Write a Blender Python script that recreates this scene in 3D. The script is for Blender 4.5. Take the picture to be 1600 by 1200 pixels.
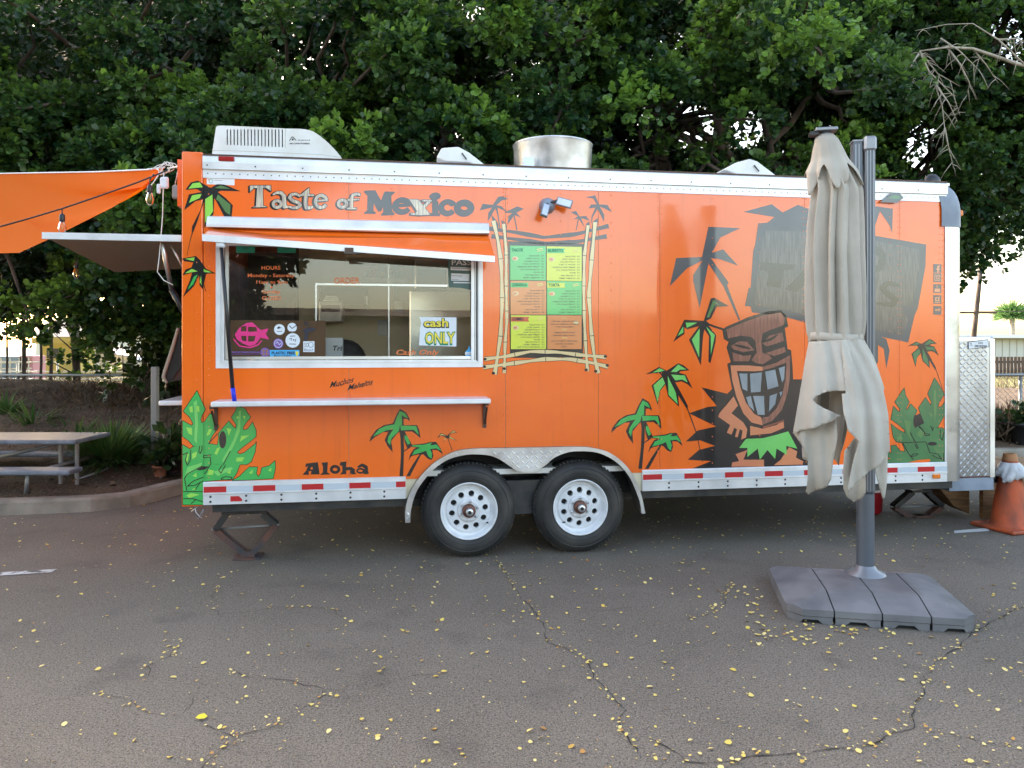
import bpy, math, random
import numpy as np
from mathutils import Vector, Matrix
from mathutils.geometry import delaunay_2d_cdt
random.seed(7); RNG = np.random.default_rng(11)
sc = bpy.context.scene
for o in list(bpy.data.objects): bpy.data.objects.remove(o, do_unlink=True)
col = sc.collection
PI = math.pi

# ------------------------------------------------------------ camera, light, exposure
F = 1202.0; CH = 1.615; HZ = 538.0          # focal length in photo pixels, eye height, horizon row
cam = bpy.data.cameras.new('camera'); cam_o = bpy.data.objects.new('camera', cam); col.objects.link(cam_o)
cam.sensor_width = 36; cam.lens = 36*F/1600; cam.shift_y = -(600-HZ)/1600
cam.clip_start = 0.05; cam.clip_end = 900
cam_o.location = (0, 0, CH); cam_o.rotation_euler = (PI/2, 0, 0); sc.camera = cam_o
SUN_EL = math.radians(27); SUN_AZ = math.radians(-38)     # azimuth from +Y, negative = towards -X
w = bpy.data.worlds.new('World'); sc.world = w; w.use_nodes = True
nt = w.node_tree; nt.nodes.clear()
sky = nt.nodes.new('ShaderNodeTexSky'); sky.sky_type = 'NISHITA'; sky.sun_disc = False
sky.sun_elevation = SUN_EL; sky.sun_rotation = SUN_AZ; sky.air_density = 1.0; sky.dust_density = 2.5; sky.ozone_density = 1.0
bg = nt.nodes.new('ShaderNodeBackground'); bg.inputs[1].default_value = 0.15
wo = nt.nodes.new('ShaderNodeOutputWorld'); tint = nt.nodes.new('ShaderNodeMix'); tint.data_type = 'RGBA'; tint.blend_type = 'MULTIPLY'; tint.inputs[0].default_value = 1; tint.inputs[7].default_value = (1.16, 1.0, .84, 1)
nt.links.new(sky.outputs[0], tint.inputs[6]); nt.links.new(tint.outputs[2], bg.inputs[0]); nt.links.new(bg.outputs[0], wo.inputs[0])
sun = bpy.data.lights.new('sun', 'SUN'); sun.energy = 2.6; sun.angle = math.radians(0.5); sun.color = (1, .93, .82)
so = bpy.data.objects.new('sun', sun); col.objects.link(so)
sd = Vector((math.sin(SUN_AZ)*math.cos(SUN_EL), math.cos(SUN_AZ)*math.cos(SUN_EL), math.sin(SUN_EL)))
so.rotation_euler = sd.to_track_quat('Z', 'Y').to_euler(); so.location = (0, 0, 20)
sc.view_settings.view_transform = 'Standard'; sc.view_settings.look = 'None'
sc.view_settings.exposure = 2.6; sc.view_settings.gamma = 1
sc.cycles.max_bounces = 7; sc.cycles.transparent_max_bounces = 10; sc.cycles.use_denoising = True
sc.cycles.caustics_reflective = False; sc.cycles.caustics_refractive = False; sc.cycles.sample_clamp_indirect = 6

# ------------------------------------------------------------ materials
def mat(name, c, rough=.6, metal=0, spec=.5, coat=0, alpha=None):
    m = bpy.data.materials.new(name); m.use_nodes = True
    b = m.node_tree.nodes['Principled BSDF']
    b.inputs['Base Color'].default_value = (*c, 1); b.inputs['Roughness'].default_value = rough
    b.inputs['Metallic'].default_value = metal; b.inputs['Specular IOR Level'].default_value = spec
    if coat: b.inputs['Coat Weight'].default_value = coat; b.inputs['Coat Roughness'].default_value = .06
    return m
def N(m, t, **kw):
    n = m.node_tree.nodes.new(t)
    for k, v in kw.items():
        if k in n.inputs: n.inputs[k].default_value = v
        else: setattr(n, k, v)
    return n
def L(m, a, b): m.node_tree.links.new(a, b)
def noise_col(m, c1, c2, scale=5, detail=6, lo=.35, hi=.65, rough=None, coords='Object', stretch=None):
    """base colour mixed between two real colours by noise; optionally the roughness too"""
    b = m.node_tree.nodes['Principled BSDF']
    tc = N(m, 'ShaderNodeTexCoord'); nz = N(m, 'ShaderNodeTexNoise', Scale=scale, Detail=detail)
    src = tc.outputs[coords]
    if stretch:
        mp = N(m, 'ShaderNodeMapping'); mp.inputs['Scale'].default_value = stretch; L(m, src, mp.inputs[0]); src = mp.outputs[0]
    L(m, src, nz.inputs['Vector'])
    cr = N(m, 'ShaderNodeValToRGB'); cr.color_ramp.elements[0].position = lo; cr.color_ramp.elements[1].position = hi
    cr.color_ramp.elements[0].color = (*c1, 1); cr.color_ramp.elements[1].color = (*c2, 1)
    L(m, nz.outputs['Fac'], cr.inputs[0]); L(m, cr.outputs[0], b.inputs['Base Color'])
    if rough:
        mr = N(m, 'ShaderNodeMapRange'); mr.inputs[3].default_value = rough[0]; mr.inputs[4].default_value = rough[1]
        L(m, nz.outputs['Fac'], mr.inputs[0]); L(m, mr.outputs[0], b.inputs['Roughness'])
    return nz
def bump(m, scale, strength, dist=.01, detail=3, kind='ShaderNodeTexNoise', stretch=None, sock='Fac'):
    b = m.node_tree.nodes['Principled BSDF']
    tc = N(m, 'ShaderNodeTexCoord'); nz = N(m, kind, Scale=scale)
    if 'Detail' in nz.inputs: nz.inputs['Detail'].default_value = detail
    src = tc.outputs['Object']
    if stretch:
        mp = N(m, 'ShaderNodeMapping'); mp.inputs['Scale'].default_value = stretch; L(m, src, mp.inputs[0]); src = mp.outputs[0]
    L(m, src, nz.inputs['Vector'])
    bp = N(m, 'ShaderNodeBump', Strength=strength, Distance=dist)
    L(m, nz.outputs[sock], bp.inputs['Height'])
    if b.inputs['Normal'].links: L(m, b.inputs['Normal'].links[0].from_socket, bp.inputs['Normal'])
    L(m, bp.outputs[0], b.inputs['Normal'])
M = {}
def vinyl(name, c, c2=None, rough=.22):
    m = mat(name, c, rough, coat=1)
    m.node_tree.nodes['Principled BSDF'].inputs['Coat IOR'].default_value = 1.47
    if c2: noise_col(m, c, c2, 3.5, 5, .3, .7)
    if name == 'orange':                    # rain streaks and dulled patches of the old skin
        b = m.node_tree.nodes['Principled BSDF']; tc = N(m, 'ShaderNodeTexCoord'); mp = N(m, 'ShaderNodeMapping'); mp.inputs['Scale'].default_value = (14, 1, .8); L(m, tc.outputs['Object'], mp.inputs[0])
        n2 = N(m, 'ShaderNodeTexNoise', Scale=1.0, Detail=8.0); L(m, mp.outputs[0], n2.inputs['Vector']); r2 = N(m, 'ShaderNodeMapRange'); r2.inputs[1].default_value = .55; r2.inputs[2].default_value = .8; r2.inputs[4].default_value = .30; L(m, n2.outputs['Fac'], r2.inputs[0])
        prev = b.inputs['Base Color'].links[0].from_socket; mx = N(m, 'ShaderNodeMix', data_type='RGBA'); L(m, r2.outputs[0], mx.inputs[0]); L(m, prev, mx.inputs[6]); mx.inputs[7].default_value = (.50, .085, .004, 1); L(m, mx.outputs[2], b.inputs['Base Color'])
        n3 = N(m, 'ShaderNodeTexNoise', Scale=2.2, Detail=9.0); L(m, tc.outputs['Object'], n3.inputs['Vector']); r3 = N(m, 'ShaderNodeMapRange'); r3.inputs[1].default_value = .4; r3.inputs[2].default_value = .75; r3.inputs[3].default_value = .03; r3.inputs[4].default_value = .22; L(m, n3.outputs['Fac'], r3.inputs[0]); L(m, r3.outputs[0], b.inputs['Coat Roughness'])
    bump(m, 1.6, .26, .02, 2); M[name] = m; return m
vinyl('orange', (.92, .140, .001), (.96, .160, .001), .3)
vinyl('black_vinyl', (.012, .011, .012), (.022, .021, .022))
vinyl('greyed_black', (.05, .055, .062), (.085, .09, .095), .4)  # black print; grey of fading and of mirrored sky both put into the colour
vinyl('green', (.035, .42, .08), (.06, .48, .10))
vinyl('green_bright', (.15, .60, .12), (.22, .66, .16))
vinyl('green_lime', (.32, .72, .10))
vinyl('green_dark', (.035, .14, .045), (.07, .22, .07), .3)
vinyl('green_olive', (.12, .26, .07), (.08, .18, .06), .3)
vinyl('cream', (.80, .64, .33), (.74, .58, .30)); vinyl('cream_grey', (.24, .22, .2), (.6, .52, .36))
vinyl('yellow_art', (.8, .68, .2)); vinyl('salmon', (.72, .27, .12), (.66, .22, .11))
vinyl('salmon_dark', (.34, .1, .055), (.22, .065, .04)); vinyl('red_tape', (.52, .015, .02)); vinyl('white_tape', (.55, .62, .68))
vinyl('tooth', (.18, .22, .25), (.32, .37, .40), .4)
vinyl('menu_green', (.09, .58, .16)); vinyl('menu_yellow', (.66, .74, .07)); vinyl('menu_orange', (.72, .27, .09)); vinyl('menu_red', (.62, .12, .05))
def wood(name, c1, c2):
    m = mat(name, c1, .35, coat=1); noise_col(m, c1, c2, 9, 8, .35, .68, stretch=(9, 1, .7)); bump(m, 1.6, .18, .02, 2); M[name] = m
wood('board_wood', (.040, .038, .038), (.14, .12, .108)); wood('face_wood', (.17, .055, .035), (.36, .13, .075))
wood('letter_wood', (.26, .25, .24), (.80, .72, .52))
m = M['alu'] = mat('alu', (.72, .74, .76), .33, 1); noise_col(m, (.62, .64, .66), (.80, .81, .83), 3, 6, rough=(.22, .5)); bump(m, 2, .15, .01)
m = M['alu_white'] = mat('alu_white', (.78, .8, .82), .35, .35); noise_col(m, (.70, .72, .74), (.84, .85, .86), 6, 8, rough=(.25, .5))
m = M['galv'] = mat('galv', (.62, .64, .65), .38, 1); noise_col(m, (.5, .52, .53), (.72, .73, .74), 7, 6, rough=(.25, .5))
m = M['cast_grey'] = mat('cast_grey', (.20, .25, .32), .45); noise_col(m, (.17, .21, .27), (.26, .31, .38), 5)
m = M['steel_dark'] = mat('steel_dark', (.03, .032, .036), .5); noise_col(m, (.02, .022, .026), (.06, .055, .05), 9)
m = M['rust'] = mat('rust', (.1, .06, .045), .8); noise_col(m, (.05, .05, .055), (.16, .07, .045), 8)
m = M['plastic_white'] = mat('plastic_white', (.78, .77, .73), .45); noise_col(m, (.70, .69, .64), (.80, .80, .77), 6)
m = M['paint_white'] = mat('paint_white', (.78, .80, .82), .3, coat=.2); noise_col(m, (.68, .70, .72), (.82, .83, .85), 12)
m = M['rubber'] = mat('rubber', (.022, .023, .024), .62); noise_col(m, (.015, .016, .017), (.065, .058, .05), 5, 10, .35, .8); bump(m, 60, .3, .002)
M['black'] = mat('black', (.01, .01, .01), .6); M['black_plastic'] = mat('black_plastic', (.016, .016, .018), .35)
M['blue_plastic'] = mat('blue_plastic', (.01, .03, .65), .4)
m = M['brown_metal'] = mat('brown_metal', (.10, .06, .045), .5, .4); M['hub'] = mat('hub', (.16, .07, .05), .45, .5)
m = M['tan_wall'] = mat('tan_wall', (.80, .70, .47), .4); noise_col(m, (.76, .66, .44), (.84, .75, .54), 2); bump(m, 3, .2, .01, stretch=(8, 8, 1))
m = M['post_metal'] = mat('post_metal', (.46, .48, .50), .3, 1); noise_col(m, (.38,.40,.42), (.56,.58,.60), 2.5, 8, rough=(.18,.4)); bump(m, 2.5, .3, .02)
M['stainless'] = mat('stainless', (.62, .63, .62), .25, 1); M['dark_metal'] = mat('dark_metal', (.05, .05, .05), .3, .6)
M['amber'] = mat('amber', (.75, .2, .02), .25); M['lens_red'] = mat('lens_red', (.35, .01, .01), .2)
m = M['fabric'] = mat('fabric', (.52, .47, .38), .92); noise_col(m, (.40, .37, .315), (.52, .485, .42), 2.2, 9); bump(m, 180, .25, .002); bump(m, 9, .5, .02, 6, stretch=(1, 1, .35)); bump(m, 30, .3, .004, 4)
m = M['pole_grey'] = mat('pole_grey', (.12, .135, .16), .38, .3); m = M['pole_light'] = mat('pole_light', (.25, .26, .28), .35, .5)
m = M['slab'] = mat('slab', (.17, .168, .18), .6); noise_col(m, (.115, .116, .122), (.20, .198, .204), 4, 10); bump(m, 90, .25, .002)
m = M['cone'] = mat('cone', (.6, .1, .03), .65); noise_col(m, (.52, .095, .028), (.16, .05, .03), 7, 10, .36, .66, stretch=(1, 1, .5))
m = M['bag'] = mat('bag', (.50, .51, .52), .4)
m = M['cone_top'] = mat('cone_top', (.35, .16, .06), .7)
m = M['plank'] = mat('plank', (.30, .15, .06), .8); noise_col(m, (.16, .09, .045), (.33, .18, .08), 5, 8, stretch=(1, 1, 7))
m = M['table_metal'] = mat('table_metal', (.20, .21, .23), .45, .0); noise_col(m, (.12, .145, .18), (.21, .245, .29), 9, 6, rough=(.35, .6))
m = M['terracotta'] = mat('terracotta', (.34, .12, .06), .8); noise_col(m, (.26, .09, .05), (.4, .17, .1), 14)
m = M['concrete'] = mat('concrete', (.30, .26, .21), .9); noise_col(m, (.20, .175, .14), (.36, .32, .26), 3.5, 9); bump(m, 40, .5, .01)
m = M['galv_post'] = mat('galv_post', (.30, .31, .31), .5, .6)
m = M['cardboard'] = mat('cardboard', (.30, .17, .10), .8)
M['paper'] = mat('paper', (.72, .78, .84), .6); M['pink'] = mat('pink', (.75, .03, .22), .5); M['sky_blue'] = mat('sky_blue', (.06, .42, .80), .5)
M['purple'] = mat('purple', (.20, .10, .38), .5); M['ink'] = mat('ink', (.02, .02, .035), .5); M['ink_green'] = mat('ink_green', (.01, .22, .12), .5)
M['slate'] = mat('slate', (.08, .16, .15), .5); M['letter_white'] = mat('letter_white', (.8, .82, .84), .5); M['letter_orange'] = mat('letter_orange', (.85, .20, .05), .5)
M['yellow'] = mat('yellow', (.85, .70, .05), .5); M['teal'] = mat('teal', (.01, .30, .20), .5)
def glass(name, tint, ior=1.5, rough=0.0):
    m = bpy.data.materials.new(name); m.use_nodes = True; n = m.node_tree; n.nodes.clear()
    o = n.nodes.new('ShaderNodeOutputMaterial'); mx = n.nodes.new('ShaderNodeMixShader'); fr = n.nodes.new('ShaderNodeFresnel'); fr.inputs[0].default_value = ior
    t = n.nodes.new('ShaderNodeBsdfTransparent'); t.inputs[0].default_value = (*tint, 1)
    g = n.nodes.new('ShaderNodeBsdfGlossy'); g.inputs['Roughness'].default_value = rough
    n.links.new(fr.outputs[0], mx.inputs[0]); n.links.new(t.outputs[0], mx.inputs[1]); n.links.new(g.outputs[0], mx.inputs[2]); n.links.new(mx.outputs[0], o.inputs[0])
    M[name] = m; return m
glass('glass', (.95, .96, .95), 1.6); glass('bulb_glass', (.95, .8, .6), 1.5)
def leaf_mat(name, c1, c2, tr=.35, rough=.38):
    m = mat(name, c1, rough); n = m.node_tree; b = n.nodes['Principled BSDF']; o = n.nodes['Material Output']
    at = N(m, 'ShaderNodeAttribute'); at.attribute_name = 'tone'
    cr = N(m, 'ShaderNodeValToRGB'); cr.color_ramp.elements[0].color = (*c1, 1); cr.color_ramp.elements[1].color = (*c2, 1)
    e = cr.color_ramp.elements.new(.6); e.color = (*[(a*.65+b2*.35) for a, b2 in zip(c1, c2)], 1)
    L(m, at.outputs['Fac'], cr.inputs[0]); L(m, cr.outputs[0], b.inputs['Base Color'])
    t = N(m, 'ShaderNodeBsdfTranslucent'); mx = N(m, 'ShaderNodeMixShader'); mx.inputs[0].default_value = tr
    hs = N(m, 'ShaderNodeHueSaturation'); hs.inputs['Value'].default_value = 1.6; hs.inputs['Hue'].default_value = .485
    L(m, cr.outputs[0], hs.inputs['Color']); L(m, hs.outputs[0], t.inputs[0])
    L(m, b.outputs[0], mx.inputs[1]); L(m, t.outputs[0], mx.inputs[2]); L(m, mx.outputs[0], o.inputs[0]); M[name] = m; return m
leaf_mat('leaf', (.011, .046, .017), (.19, .34, .05), .42)  # ramp runs from shaded blue-green to sunlit green, light put into the colour
leaf_mat('leaf_back', (.012, .034, .010), (.05, .10, .022), .3)  # darker copy of the leaf green; inner crown shade put into its colour
leaf_mat('grass', (.03, .09, .02), (.12, .20, .05), .3, .6); leaf_mat('litter_leaf', (.40, .17, .05), (.86, .70, .28), .1, .7)
for n_ in M['litter_leaf'].node_tree.nodes:
    if n_.type == 'VALTORGB': n_.color_ramp.elements[1].position = .25; n_.color_ramp.elements[1].color = (.74, .55, .10, 1)
leaf_mat('dry', (.05, .033, .018), (.17, .11, .06), .1, .8); leaf_mat('palm_leaf', (.05, .14, .03), (.16, .28, .10), .3, .5)
leaf_mat('tarp', (.88, .17, .003), (.88, .17, .003), .5, .75)
for n_ in M['tarp'].node_tree.nodes:
    if n_.type == 'HUE_SAT': n_.inputs['Hue'].default_value = .5; n_.inputs['Value'].default_value = 1.05
    if n_.type == 'BSDF_PRINCIPLED': n_.inputs['Specular IOR Level'].default_value = .15
m = M['bark'] = mat('bark', (.09, .06, .045), .9); noise_col(m, (.05, .036, .028), (.15, .105, .08), 6, 9, stretch=(1, 1, .2)); bump(m, 14, .8, .03, 6, stretch=(1, 1, .25))
m = M['bark_pale'] = mat('bark_pale', (.42, .36, .28), .9); noise_col(m, (.32, .27, .2), (.5, .44, .35), 9)

# ------------------------------------------------------------ mesh building
class MB:
    def __init__(s): s.v = []; s.f = []; s.m = []; s.mats = []; s.sm = []
    def mi(s, mt):
        if mt not in s.mats: s.mats.append(mt)
        return s.mats.index(mt)
    def add(s, vs, fs, mt, smooth=False):
        o = len(s.v); s.v += [tuple(v) for v in vs]; k = s.mi(mt)
        for f in fs: s.f.append([i+o for i in f]); s.m.append(k); s.sm.append(smooth)
        return s
    def box(s, a, b, mt, mx=None):
        x0, y0, z0 = a; x1, y1, z1 = b
        vs = [Vector(p) for p in ((x0,y0,z0),(x1,y0,z0),(x1,y1,z0),(x0,y1,z0),(x0,y0,z1),(x1,y0,z1),(x1,y1,z1),(x0,y1,z1))]
        if mx: vs = [mx @ v for v in vs]
        return s.add(vs, [(0,3,2,1),(4,5,6,7),(0,1,5,4),(1,2,6,5),(2,3,7,6),(3,0,4,7)], mt)
    def bbox(s, a, b, mt, r=.01):       # box with chamfered vertical + top edges
        x0, y0, z0 = a; x1, y1, z1 = b; r = min(r, (x1-x0)/3, (y1-y0)/3, (z1-z0)/3)
        def ring(e, z): return [(x0+e,y0,z),(x1-e,y0,z),(x1,y0+e,z),(x1,y1-e,z),(x1-e,y1,z),(x0+e,y1,z),(x0,y1-e,z),(x0,y0+e,z)]
        def ringi(i, z): return [(x0+i+r*.4,y0+i,z),(x1-i-r*.4,y0+i,z),(x1-i,y0+i+r*.4,z),(x1-i,y1-i-r*.4,z),(x1-i-r*.4,y1-i,z),(x0+i+r*.4,y1-i,z),(x0+i,y1-i-r*.4,z),(x0+i,y0+i+r*.4,z)]
        rs = ringi(r*.7, z0) + ring(r, z0+r) + ring(r, z1-r) + ringi(r*.7, z1)
        fs = [tuple(range(7, -1, -1)), tuple(range(24, 32))]
        for k in range(3):
            for i in range(8): j = (i+1) % 8; fs.append((k*8+i, k*8+j, k*8+8+j, k*8+8+i))
        return s.add(rs, fs, mt)
    def tube(s, pts, r, mt, n=8, caps=True, smooth=True):
        pts = [Vector(p) for p in pts]; rr = r if isinstance(r, (list, tuple)) else [r]*len(pts)
        vs = []; fs = []; up = None
        for i, p in enumerate(pts):
            d = (pts[min(i+1, len(pts)-1)]-pts[max(i-1, 0)])
            d = d.normalized() if d.length > 1e-9 else Vector((0,0,1))
            if up is None: up = Vector((0,0,1)) if abs(d.z) < .9 else Vector((1,0,0))
            a = d.cross(up).normalized(); b = a.cross(d).normalized(); up = b
            for k in range(n): t = 2*PI*k/n; vs.append(p + (a*math.cos(t)+b*math.sin(t))*rr[i])
        for i in range(len(pts)-1):
            for k in range(n): j = (k+1) % n; fs.append((i*n+k, i*n+j, (i+1)*n+j, (i+1)*n+k))
        if caps: fs += [tuple(range(n-1, -1, -1)), tuple(range((len(pts)-1)*n, len(pts)*n))]
        return s.add(vs, fs, mt, smooth)
    def lathe(s, prof, mt, n=32, mx=None, smooth=True):   # prof: (r, h), axis Z, mx places it
        vs = []; fs = []
        for r, h in prof:
            for k in range(n): t = 2*PI*k/n; vs.append(Vector((r*math.cos(t), r*math.sin(t), h)))
        for i in range(len(prof)-1):
            for k in range(n): j = (k+1) % n; fs.append((i*n+k, i*n+j, (i+1)*n+j, (i+1)*n+k))
        if mx: vs = [mx @ v for v in vs]
        return s.add(vs, fs, mt, smooth)
    def ball(s, c, r, mt, n=8, sq=(1,1,1)):
        vs = []; fs = []; m_ = n//2
        for i in range(m_+1):
            a = PI*i/m_
            for k in range(n): t = 2*PI*k/n; vs.append((c[0]+r*sq[0]*math.sin(a)*math.cos(t), c[1]+r*sq[1]*math.sin(a)*math.sin(t), c[2]+r*sq[2]*math.cos(a)))
        for i in range(m_):
            for k in range(n): j = (k+1) % n; fs.append((i*n+k, (i+1)*n+k, (i+1)*n+j, i*n+j))
        return s.add(vs, fs, mt, True)
    def build(s, name, parent=None, kind=None, smooth_all=None):
        me = bpy.data.meshes.new(name); me.from_pydata(s.v, [], s.f)
        for mt in s.mats: me.materials.append(M[mt])
        me.polygons.foreach_set('material_index', s.m)
        me.polygons.foreach_set('use_smooth', s.sm if smooth_all is None else [smooth_all]*len(s.f))
        me.update()
        o = bpy.data.objects.new(name, me); col.objects.link(o)
        if parent: o.parent = parent
        if kind: o['kind'] = kind
        return o
def bevel(o, w_=.006, seg=2):
    b = o.modifiers.new('bevel', 'BEVEL'); b.width = w_; b.segments = seg; b.limit_method = 'ANGLE'; return o
def thing(name, label, cat, loc=(0,0,0), rz=0, group=None):
    o = bpy.data.objects.new(name, None); col.objects.link(o); o.location = loc; o.rotation_euler = (0,0,rz); o.empty_display_size = .2
    return tag(o, label, cat, group)
def tag(o, label, cat, group=None):
    o['label'] = label; o['category'] = cat
    if group: o['group'] = group
    return o
def struct(o): o['kind'] = 'structure'; return o
def copy_tree(o, parent=None, n=0):
    c = o.copy(); col.objects.link(c); c.parent = parent
    for ch in list(o.children): copy_tree(ch, c, n+1)
    return c

# ------------------------------------------------------------ planes of the place (surveyed from the photograph)
KS = 0.161; TH = math.atan(KS); CT, ST = math.cos(TH), math.sin(TH); Y0 = 5.855
def side_world(px, d=0):
    t = (px-800)/F; Y = (Y0 - d/CT)/(1-KS*t); return t*Y, Y
TO = side_world(318)                                     # trailer origin: rear end of the kerbside wall, at the ground
def S(px, py, d=0):                                      # a point on (or d in front of) the trailer's side, in trailer space
    X, Y = side_world(px, d)
    lx = (X-TO[0])*CT + (Y-TO[1])*ST
    return Vector((lx, -d, CH-(py-HZ)/F*Y))
def at(px, py, Y): return Vector(((px-800)/F*Y, Y, CH-(py-HZ)/F*Y))
def ground(px, py, z=0): Y = (CH-z)*F/(py-HZ); return Vector(((px-800)/F*Y, Y, z))
def to_local(p): dx, dy = p[0]-TO[0], p[1]-TO[1]; return Vector((dx*CT+dy*ST, -dx*ST+dy*CT, p[2]))
def LX(px, d=0): return S(px, 500, d).x

# ------------------------------------------------------------ flat regions: unions and differences of outlines
def region(incl, excl=()):
    vs = []; fs = []
    for p in list(incl)+list(excl):
        p = [q for i, q in enumerate(p) if (Vector(q)-Vector(p[i-1])).length > 1e-7]
        if sum(p[i-1][0]*p[i][1]-p[i][0]*p[i-1][1] for i in range(len(p))) < 0: p = p[::-1]
        fs.append(list(range(len(vs), len(vs)+len(p)))); vs += [Vector((q[0], q[1])) for q in p]
    ni = len(incl)
    r = delaunay_2d_cdt(vs, [], fs, 0, 1e-7, True)
    out = [f for f, of in zip(r[2], r[5]) if any(k < ni for k in of) and not any(k >= ni for k in of)]
    used = sorted({i for f in out for i in f}); ix = {u: k for k, u in enumerate(used)}
    return [r[0][u] for u in used], [[ix[i] for i in f] for f in out]
def ell(cx, cy, rx, ry=None, n=20, a0=0): ry = ry or rx; return [(cx+rx*math.cos(2*PI*k/n+a0), cy+ry*math.sin(2*PI*k/n+a0)) for k in range(n)]
def stroke(pts, w_, closed=False):
    """outline faces (quads and round joints) of a brush line; w_ a number or a list"""
    fs = []; ww = w_ if isinstance(w_, (list, tuple)) else [w_]*len(pts)
    P = [Vector(p) for p in pts]; n = len(P)
    for i in range(n if closed else n-1):
        a, b = P[i], P[(i+1) % n]; d = (b-a)
        if d.length < 1e-6: continue
        d.normalize(); q = Vector((-d.y, d.x)); wa, wb = ww[i]/2, ww[(i+1) % n]/2
        fs.append([tuple(a+q*wa), tuple(a-q*wa), tuple(b-q*wb), tuple(b+q*wb)])
    for i in range(n):
        if closed or 0 < i < n-1:
            if ww[i] > .15: fs.append(ell(P[i].x, P[i].y, ww[i]/2, n=8, a0=.3))
    return fs
def fat(polys, w_):
    fs = list(polys)
    for p in polys: fs += stroke(p, w_, True)
    return fs
def ring(cx, cy, rx, ry, w_, a0=0, a1=360, n=18):
    full = abs(a1-a0) >= 360
    pts = [(cx+(rx-w_/2)*math.cos(math.radians(a0+(a1-a0)*k/n)), cy-(ry-w_/2)*math.sin(math.radians(a0+(a1-a0)*k/n))) for k in range(n if full else n+1)]
    return stroke(pts, w_, full)
def crop(x0, y0, s): return lambda pts: [(x0+x/s, y0+y/s) for x, y in pts]
def paint(mb, polys, mt, d, excl=(), plane=S, clip=False):           # flat print on the trailer's side
    if not polys: return
    xs_ = [p[0] for q in polys for p in q]
    if plane is S and min(xs_) < 318 and not clip:            # print that wraps from the rear corner panel onto the side
        if max(xs_) > 318: paint(mb, polys, mt, d, list(excl)+[[(-200,0),(318,0),(318,1300),(-200,1300)]], plane, True)
        paint(mb, polys, mt, d+.0068, list(excl)+[[(317.95,0),(2000,0),(2000,1300),(317.95,1300)]], plane, True); return
    v, f = region(polys, excl)
    if not f: return
    vs = [plane(q.x, q.y, d) for q in v]
    fs = []
    for t in f:
        t = list(t); a, b, c = (v[t[0]], v[t[1]], v[t[2]])
        cr = (b.x-a.x)*(c.y-a.y)-(b.y-a.y)*(c.x-a.x)
        fs.append(t if cr < 0 else t[::-1])
    mb.add(vs, fs, mt)
def plate(mb, incl, excl, d0, d1, mt, fn=None):          # solid sheet in a plane (lx, z) between offsets d0 (front) and d1 (back)
    v, f = region(incl, excl); fn = fn or (lambda x, z, d: (x, -d, z))
    n = len(v); vs = [fn(q.x, q.y, d0) for q in v]+[fn(q.x, q.y, d1) for q in v]; fs = []; ed = {}
    for t in f:
        t = list(t); a, b, c = v[t[0]], v[t[1]], v[t[2]]
        if (b.x-a.x)*(c.y-a.y)-(b.y-a.y)*(c.x-a.x) < 0: t = t[::-1]
        fs.append(t); fs.append([i+n for i in t[::-1]])
        for i in range(len(t)):
            e = (t[i], t[(i+1) % len(t)])
            if (e[1], e[0]) in ed: del ed[(e[1], e[0])]
            else: ed[e] = 1
    for a, b in ed: fs.append([b, a, a+n, b+n])
    mb.add(vs, fs, mt)
_tc = {}
def text_geo(s, bold=0, shear=0, res=2):
    k = (s, bold, shear, res)
    if k not in _tc:
        c = bpy.data.curves.new('t', 'FONT'); c.body = s; c.resolution_u = res; c.offset = bold; c.shear = shear
        o = bpy.data.objects.new('t', c); me = bpy.data.meshes.new_from_object(o)
        vs = [(v.co.x, v.co.y) for v in me.vertices]; fs = [list(p.vertices) for p in me.polygons]
        bpy.data.objects.remove(o); bpy.data.curves.remove(c); bpy.data.meshes.remove(me); _tc[k] = (vs, fs)
    return _tc[k]
def text(mb, s, x0, x1, ybase, h, mt, d, bold=0, shear=0, plane=S, slope=0, res=2):
    """letters between columns x0..x1 of the plane, standing on row ybase, capital height h"""
    vs, fs = text_geo(s, bold, shear, res)
    if not vs: return
    a = min(v[0] for v in vs); b = max(v[0] for v in vs); cap = .70
    kx = (x1-x0)/(b-a)
    q = [plane(x0+(x-a)*kx, ybase-y/cap*h+slope*(x-a)*kx, d) for x, y in vs]
    mb.add(q, fs, mt)

# ============================================================ THE TRAILER
ZB, ZR, ZT, ZTOP, W = .468, .632, 2.815, 2.958, 2.45
XE = LX(1478); XR = XE + .17                     # end of the orange side, far face of the rounded corner
XS = LX(284)                                    # the rear strip
tr = thing('food_trailer', 'long orange food trailer with serving window, palm graphics and two axles', 'food trailer', (TO[0], TO[1], 0), TH)
# -- side panels
def P2(pts): return [(S(x, y).x, S(x, y).z) for x, y in pts]
win = P2([(341,374),(750,381),(750,572),(341,572)]); wz0 = S(341,572).z; wz1 = S(341,374).z
win = [(LX(341),wz0),(LX(751),wz0),(LX(751),wz1),(LX(341),wz1)]
fo = [(633,815),(634,790),(642,765),(655,745),(672,727),(690,714),(712,704),(740,700),(790,699),(840,698),(905,697),(930,700),(950,706),(970,720),(985,738),(996,760),(1002,780),(1006,801)]
fi = [(641,815),(642,795),(650,768),(663,748),(680,730),(700,717),(725,710),(745,709),(765,711),(780,717),(795,727),(808,735),(822,737),(838,734),(852,725),(865,714),(885,706),(905,704),(930,706),(950,714),(968,727),(983,747),(993,770),(998,785),(1000,801)]
def smooth(pts, n=4):
    out = []
    for i in range(len(pts)-1):
        p0, p1, p2, p3 = pts[max(i-1,0)], pts[i], pts[i+1], pts[min(i+2,len(pts)-1)]
        for k in range(n):
            t = k/n; out.append(tuple(.5*(2*b+(c-a)*t+(2*a-5*b+4*c-d)*t*t+(3*b-a-3*c+d)*t**3) for a, b, c, d in zip(p0, p1, p2, p3)))
    return out+[pts[-1]]
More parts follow.
